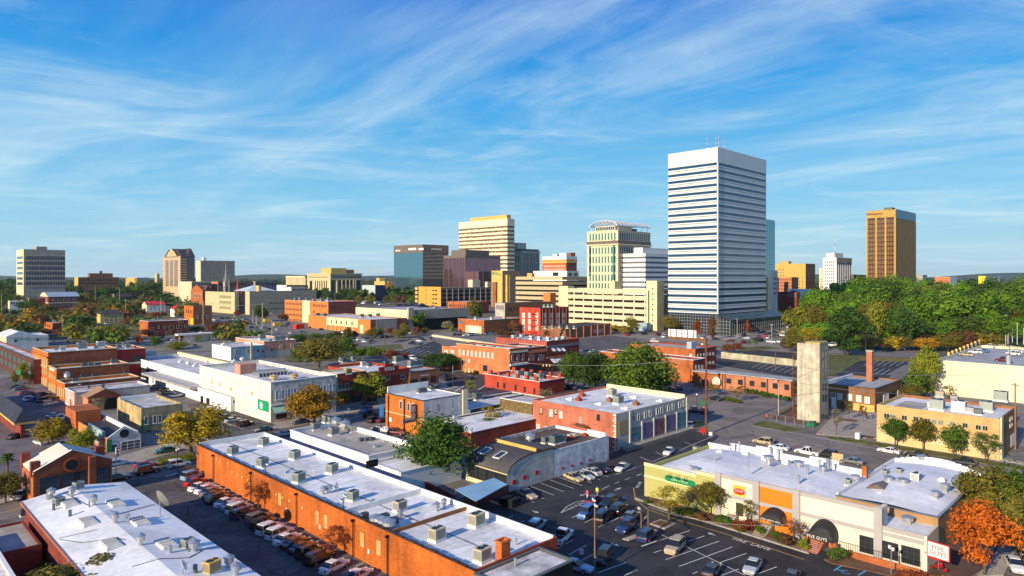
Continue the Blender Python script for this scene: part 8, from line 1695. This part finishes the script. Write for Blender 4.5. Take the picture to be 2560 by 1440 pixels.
for a in((1487,1446,1258,'timber lamp pole with twin heads in the restaurant car park',M('brown_pole'),.11,'double'),(663,1268,1166,'slim dark lamp pole by the middle of the orange brick wall',M('dark_green_pole',(.05,.05,.03),var=.2),.1,'double'),(858,1368,1246,'slim lamp pole with flood heads near the close end of the brick wall',M('dark_green_pole'),.1,'double'),(1946,1040,957,'pale floodlight pole before the concrete tower',CONC,.16,'single'),(444,1196,1122,'black lamp post at the car park entrance by the warehouse corner',BLACKM,.09,'globe'),(214,1132,1098,'green lamp post beside the gabled cafe',GRNP,.09,'globe'),(1742,1016,985,'black twin globe lamp post right of the mural building',BLACKM,.08,'globe'),(2164,882,848,'pale lamp pole before the park wood',STEEL,.16,'single'),(2480,872,838,'lamp pole right of the autumn trees',STEEL,.16,'single'),(1752,850,804,'lamp pole in front of the striped tower lobby',WOOD,.2,'double'),(1929,862,812,'twin headed lamp pole at the wide crossing',STEEL,.2,'double'),(1843,846,798,'pale steel lamp pole at the striped tower corner',STEEL,.25,'single'),(1691,966,898,'grey lamp pole right of the central tree group',STEEL,.15,'single'),(189,1028,965,'grey flood light pole by the lowest store of the left row',STEEL,.13,'single'),(2524,960,790,'dark slim pole rising over the parking structure roof',FRD,.12,'single'),(1620,1340,1276,'short timber pole beside the mulch island',M('brown_pole'),.1, None),(1603,1348,1284,'second short timber pole beside the mulch island',M('brown_pole'),.1,'single'),(2228,1440,1368,'white lamp post before the large restaurant windows',STEEL,.08,'globe')):
 pole(a[0],a[1],a[2],a[3],a[4],a[5],0,'lamp post','lamp_post','lamp posts',lamp=a[6])
def wire(a,c,sag,label,r=.03):
 b=MB();n=10;a=Vector(a);c=Vector(c);P=[a.lerp(c,i/n)-Vector((0,0,sag*4*(i/n)*(1-i/n)))-a for i in range(n+1)]
 for i in range(n):b.tube(P[i],P[i+1],r,r,4,0, False)
 o=b.build('power_wire',M('pale_wire',(.30,.29,.28),var=0), None,a);tag(o,label,'wire','overhead wires')
q=T0-Vector((0,0,4));wire(q,G(2548,930,9),3,'overhead wire running right from the very tall brown pole',.04);wire(q-Vector((0,0,2)),G(2300,985,7),2,'lower overhead wire running right from the very tall brown pole',.04);wire(q-Vector((0,0,1)),G(1250,900,10),2,'overhead wire running left from the very tall brown pole',.04)
for i in range(6,8):wire(ups[i]-Vector((0,0,1)),ups[i+1]-Vector((0,0,1)),1.5,'overhead wire between the left utility poles[, # from the left]',.06)
zp_=G(1510,1330).z+6;wire(G(1487,1446)+Vector((0,0,6.5)),G(1620,1340)+Vector((0,0,4.5)),.5,'sagging cable from the twin headed car park pole',.025);wire(G(1620,1340)+Vector((0,0,4.5)),G(1985,1378)+Vector((0,0,4)),1.2,'sagging cable in front of the restaurant fronts',.025)
# traffic signals
def signal(px,pb,pt,label,dx=1):
 p=G(px,pb);D=dep(p);h=(pb-pt)*D/F;e=thing('traffic_signal',label,'traffic signal',p,math.radians(-45),'traffic signals');MB().tube((0,0,0),(0,0,h),.14,.1,8).build('pole',STEEL,e);MB().tube((0,0,h*.72),(dx*7.5,0,h*.84),.1,.06,6).build('mast_arm',STEEL,e)
 for k in(4.5,5.8,7.2):MB().box(dx*k-.2,-.15,h*.68,dx*k+.2,.15,h*.86).build('signal_head',YELP if k!=5.8 else FRW,e)
signal(1132,968,914,'traffic signal mast at the left side of the crossing');signal(1402,938,906,'traffic signal mast before the corner building with awnings',-1);signal(1806,846,806,'traffic signal at the striped tower corner',-1)
# hoardings
bp=G(1763,892);D=dep(bp);e=thing('billboard','large blank white backed billboard on rusty steel beam behind the brick mill','billboard',bp);k_=D/F
h1=(892-848)*k_;MB().tube((0,0,0),(0,0,h1*1.05),1.1,1.1,10).build('column',M('rust_column',(.20,.11,.06),var=.3),e);yl,yr=solY(bp,1673),solY(bp,1743)
MB().box(-.6,.0,h1*.86,.6,yl,h1*1.02).build('beam',RUST,e);MB().box(-.9,yr,h1*1.03,-.61,yl,h1*1.03+19*k_).build('panel',WHITEP,e);b=MB()
for k in range(5):y=yr+(yl-yr)*(k+.5)/5;b.box(-1.1,y-.2,h1*1.0,-.91,y+.2,h1*1.03+19*k_)
b.box(-1.05,yr,h1*1.03+9*k_,-.905,yl,h1*1.03+9.8*k_);b.build('bracing',RUST,e)
def wall(px0,py0,px1,py1,h,m,label,t=.3,name='retaining_wall',cat='wall'):
 a,c=G(px0,py0),G(px1,py1);L_=(c-a).length;r=math.atan2(c.y-a.y,c.x-a.x);o=MB().box(0,-t/2,-.2,L_,t/2,h).build(name,m, None,a,rz=r); return tag(o,label,cat)
wall(1803,896,1994,917,3.2,M('stained_concrete_wall',(.46,.42,.30),var=.4,streak=.5),'stained concrete retaining wall between the two dark parking lots')
wall(1080,842,1242,866,1.6,CREAM,'low cream retaining wall above the central car park');wall(2552,874,2470,862,1.5,CONC,'low concrete wall below the flagpoles');wall(1030,1205,1135,1262,1.6,DKRED,'low dark brick garden wall beside the long warehouse');wall(2080,1152,2108,1157,1.8,WOODL,'pale timber fence panel behind the restaurant roof',.08,'fence_panel','fence')
def fence(pts,h,label):
 P=[G(*p)for p in pts];e=thing('chain_link_fence',label,'fence',P[0])
 for a,c in zip(P,P[1:]):
  a,c=a-P[0],c-P[0];n=max(2,int((c-a).length/2.4))
  for i in range(n+1):q=a.lerp(c,i/n);MB().tube(q,q+Vector((0,0,h)),.05,.05,5).build('post',STEEL,e)
  b=MB();b.tube(a+Vector((0,0,h)),c+Vector((0,0,h)),.035,.035,4);m_=int((c-a).length/.35)
  for i in range(m_):q=a.lerp(c,i/m_);b.tube(q+Vector((0,0,.1)),q+Vector((0,0,h)),.012,.012,3,0, False)
  for k in range(1,6):b.tube(a+Vector((0,0,h*k/6)),c+Vector((0,0,h*k/6)),.012,.012,3,0, False)
  b.build('mesh_panel',STEEL,e)
fence([(1992,1012),(1920,1052),(2032,1074)],2.2,'chain-link fence round the yard at the concrete tower');fence([(2255,1000),(2290,1000)],2.4,'short chain-link fence behind the brick garage')
def flag(px,pb,pt,label):
 p=G(px,pb);D=dep(p);e=thing('flagpole',label,'flagpole',p,0,'flagpoles');MB().tube((0,0,0),(0,0,(pb-pt)*D/F),.16,.1,8).build('pole',WHITEP,e)
for px,pt in((2514,822),(2520,818),(2531,822),(2543,806),(2559,820)):flag(px,862,pt,'bare white flagpole at the right edge before the park wood[, # from the left]')
flag(290,1200,1118,'flagpole with a striped flag before the gabled brick hall');p=G(290,1200);
e=thing('flag','striped flag hanging on the pole before the gabled brick hall','flag',p+Vector((0,0,4.6)));b=MB();[b.quad((.1,0,1.8-k*.3),(.55,-.1,1.7-k*.32),(.55,-.1,1.4-k*.32),(.1,0,1.5-k*.3),k%2)for k in range(6)];b.build('cloth',[REDP,WHITEP],e)
def binbox(px,py,m,label,s=1.0):
 p=G(px,py);e=thing('dumpster',label,'dumpster',p,random.uniform(-.3,.3),'dumpsters and bins');MB().box(-1.1*s,-.7*s,.1,1.1*s,.7*s,1.2*s).build('body',m,e);b=MB();b.ext([(-.75*s,1.201*s),(.75*s,1.201*s),(.75*s,1.3*s),(-.75*s,1.5*s)],0,-1.12*s,1.12*s);b.build('lid',BLACKM,e)
for a in((1266,1262,BLACKM,'black dumpster beside the dark patio wall'),(1284,1266,BLACKM,'second black dumpster, right, beside the patio wall'),(2028,1066,GRNP,'green dumpster at the foot of the concrete tower'),(1569,1112,GRNP,'green dumpster at the near corner of the mural wall'),(628,897,GRNP,'bright green dumpster beside the pale teal building'),(1205+10,836,BLUEP,'left blue dumpster by the low brick store'),(1228,835,BLUEP,'right blue dumpster by the low brick store'),(1743,1066,M('dark_green_bin',(.03,.07,.04),var=.2),'green bin beside the very tall brown pole')):binbox(*a)
def sign(px,pb,pt,m,label,w_=1.2,h_=1.0,txt= None,rz=-45):
 p=G(px,pb);D=dep(p);h=(pb-pt)*D/F;e=thing('sign_post',label,'sign',p,math.radians(rz),'street signs');MB().tube((0,0,0),(0,0,h),.05,.05,6).build('post',STEEL,e);MB().box(-w_/2,-.09,h-h_,w_/2,-.051,h).build('panel',m,e)
 if txt:text(txt,'lettering',h_*.45,FRW,e,(0,-.1,h-h_/2),(math.pi/2,0,0),.005)
sign(1758,1088,1070,REDP,'red and white real estate sign at the corner kerb',1.5,1.2);sign(1776,1090,1080,FRW,'small white sign at the corner kerb',.9,.9);sign(954,1052,1014,BLUEP,'blue street sign at the corner of the MOTOR store',1.2,3.0);sign(1797,985,972,BLUEP,'blue and white sign before the white arched doorway',1.8,1.2);sign(1758,1015,1003,GRNP,'green shop sign by the lot right of the mural building',1.5,1.0);sign(454,1192,1176,BLUEP,'small blue sign at the car park entrance',.8,1.0);sign(47,965,925,GRNP,'tall green post sign at the far left',1.6,1.6);sign(1454,1388,1372,FRW,'small white parking sign by the stained roof annexe',.6,.8)
def hydrant(px,py,lb):p=G(px,py);e=thing('fire_hydrant',lb,'hydrant',p,0,'fire hydrants');b=MB();b.tube((0,0,0),(0,0,.6),.14,.13,8);b.tube((0,0,.6),(0,0,.78),.15,.04,8);b.tube((-.22,0,.45),(.22,0,.45),.07,.07,6);b.build('body',REDP,e);b=MB();b.tube((0,0,.781),(0,0,.84),.05,.04,6);b.build('cap',FRW,e)
hydrant(706,1056,'red fire hydrant before the green awning');hydrant(2050,1086,'red fire hydrant on the verge right of the concrete tower')
p=G(2145,1098);e=thing('utility_cabinet','white utility cabinet on the verge before the tan building','cabinet',p);MB().box(-.6,-.5,.1,.6,.5,1.5).build('body',WHITEP,e);MB().box(-.65,-.55,1.501,.65,.55,1.58).build('lid',WHITEP,e)
# ================================================================== PEOPLE
SKIN=M('skin',(.45,.26,.17),rough=.6,var=0);HAIR=M('dark_hair',(.03,.018,.01),rough=.8,var=0)
def person(px,py,rz,top,legs,label,stride=.16,arm=.12):
 p=G(px,py);e=thing('person',label,'person',p,math.radians(rz),'pedestrians')
 V=[(0,0,.95,.15),(0,0,1.18,.145),(0,0,1.38,.15),(0,0,1.50,.065),(0,0,1.58,.07),(0.01,0,1.68,.105),(0,0,1.76,.08)];E=[(0,1),(1,2),(2,3),(3,4),(4,5),(5,6)]
 for s in(-1,1):
  k=len(V);f=s*stride;V+=[(0,s*.10,.86,.10),(f*.55,s*.10,.48,.065),(f*.9-.04,s*.10,.10,.048),(f*.9+.12,s*.11,.045,.04)];E+=[(0,k),(k,k+1),(k+1,k+2),(k+2,k+3)]
  k=len(V);V+=[(0,s*.20,1.40,.062),(-f*.5,s*.26,1.12,.045),(-f*.9+arm,s*.25,.88,.034),(-f*.95+arm*1.2,s*.25,.79,.035)];E+=[(2,k),(k,k+1),(k+1,k+2),(k+2,k+3)]
  for q in range(4):V.append((-f*.95+arm*1.3,s*(.235+.012*q),.70+.01*abs(q-1.5),.009));E.append((k+3,len(V)-1))
  V.append((-f*.95+arm*1.3+.05,s*.225,.75,.010));E.append((k+3,len(V)-1))
 me=bpy.data.meshes.new('body');me.from_pydata([v[:3]for v in V],E,[]);o=inst(me,'body',e);md=o.modifiers.new('skin','SKIN');md.use_smooth_shade= True
 for i,v in enumerate(V):d=me.skin_vertices[0].data[i];d.radius=(v[3],v[3]);d.use_root=i==0
 o.modifiers.new('sub','SUBSURF').levels=1
 bpy.context.view_layer.update();m2=bpy.data.meshes.new_from_object(o.evaluated_get(bpy.context.evaluated_depsgraph_get()));o.modifiers.clear();o.data=m2;m2.name='body'
 for m in(SKIN,top,legs,BLACKM):m2.materials.append(m)
 for pl in m2.polygons:
  c=pl.center;pl.material_index=3 if c.z<.09 else 2 if c.z<.93 and abs(c.y)<.2 else 0 if c.z>1.47 or(abs(c.y)>.2 and c.z<1.0)else 1
 b=MB();b.tube((-.02,0,1.72),(-.01,0,1.83),.115,.07,10);b.build('hair',HAIR,e);b=MB();b.box(.10,-.015,1.65,.125,.015,1.69);[b.box(.095,y-.015,1.70,.108,y+.015,1.715)for y in(-.04,.04)];b.build('face',SKIN,e)
VEST=M('yellow_vest',(.62,.75,.02),var=0);PINKS=M('pink_red_shirt',(.65,.08,.12),var=0);NAVYC=M('dark_clothes',(.02,.02,.03),var=0);WSH=M('white_shirt',(.75,.73,.70),var=0);KHAKI=M('khaki_trousers',(.34,.25,.14),var=0)
person(1493,1240,200,VEST,KHAKI,'person in a bright yellow top standing by the parked cars');person(1468,1248,170,PINKS,WSH,'person in a red top beside the maroon sedan');person(2166,1046,60,NAVYC,NAVYC,'person in dark clothes walking past the yellow wall base');person(2176,1048,60,WSH,WSH,'person in white walking before the tan building');person(752,1402,20,NAVYC,NAVYC,'person in dark clothes between the parked cars by the orange wall');person(810,1398,90,NAVYC,NAVYC,'second person in dark clothes among the cars by the orange wall');person(1916,1050,0,PINKS,NAVYC,'person in pink at the chain-link fence corner');person(65,998,0,NAVYC,NAVYC,'person in dark clothes beside the angled parked cars')
# thin air between the camera and the far woods
m=bpy.data.materials.new('haze');m.use_nodes= True ;nt=m.node_tree;nt.nodes.remove(nt.nodes['Principled BSDF']);pv=nt.nodes.new('ShaderNodeVolumePrincipled');pv.inputs['Color'].default_value=(.80,.90,1,1);pv.inputs['Density'].default_value=.00003;pv.inputs['Anisotropy'].default_value=.2
nt.links.new(pv.outputs[0],nt.nodes['Material Output'].inputs['Volume'])
o=MB().box(-500,-500,-1,13000,13000,175).build('haze',m);o['kind']='stuff';o.location=(0,0,0)
# ------------------------------------------------------------------ labels: '[...#...]' is kept only where several things share the words before it, counted in reading order
ORD=['first','second','third','fourth','fifth','sixth','seventh','eighth','ninth','tenth','eleventh','twelfth','thirteenth','fourteenth','fifteenth','sixteenth','seventeenth','eighteenth','nineteenth','twentieth']
def ordn(i):
 if i<20: return ORD[i]
 n=i+1; return str(n)+('th' if 10<n%100<20 else {1:'st',2:'nd',3:'rd'}.get(n%10,'th'))
bpy.context.view_layer.update()
for lab,obs in LAB.items():
 if '[' not in lab: continue
 pre,rest=lab.split('[');opt,post=rest.split(']')
 obs.sort(key= lambda o:PX(o.location)[0])
 for i,o in enumerate(obs):
  o['label']=pre+(opt.replace('#',ordn(i))if len(obs)>1 else '')+post
for o in SC.objects:
 if 'label' in o and len(o['label'].split())>16:print('LONG',o.name,o['label'])
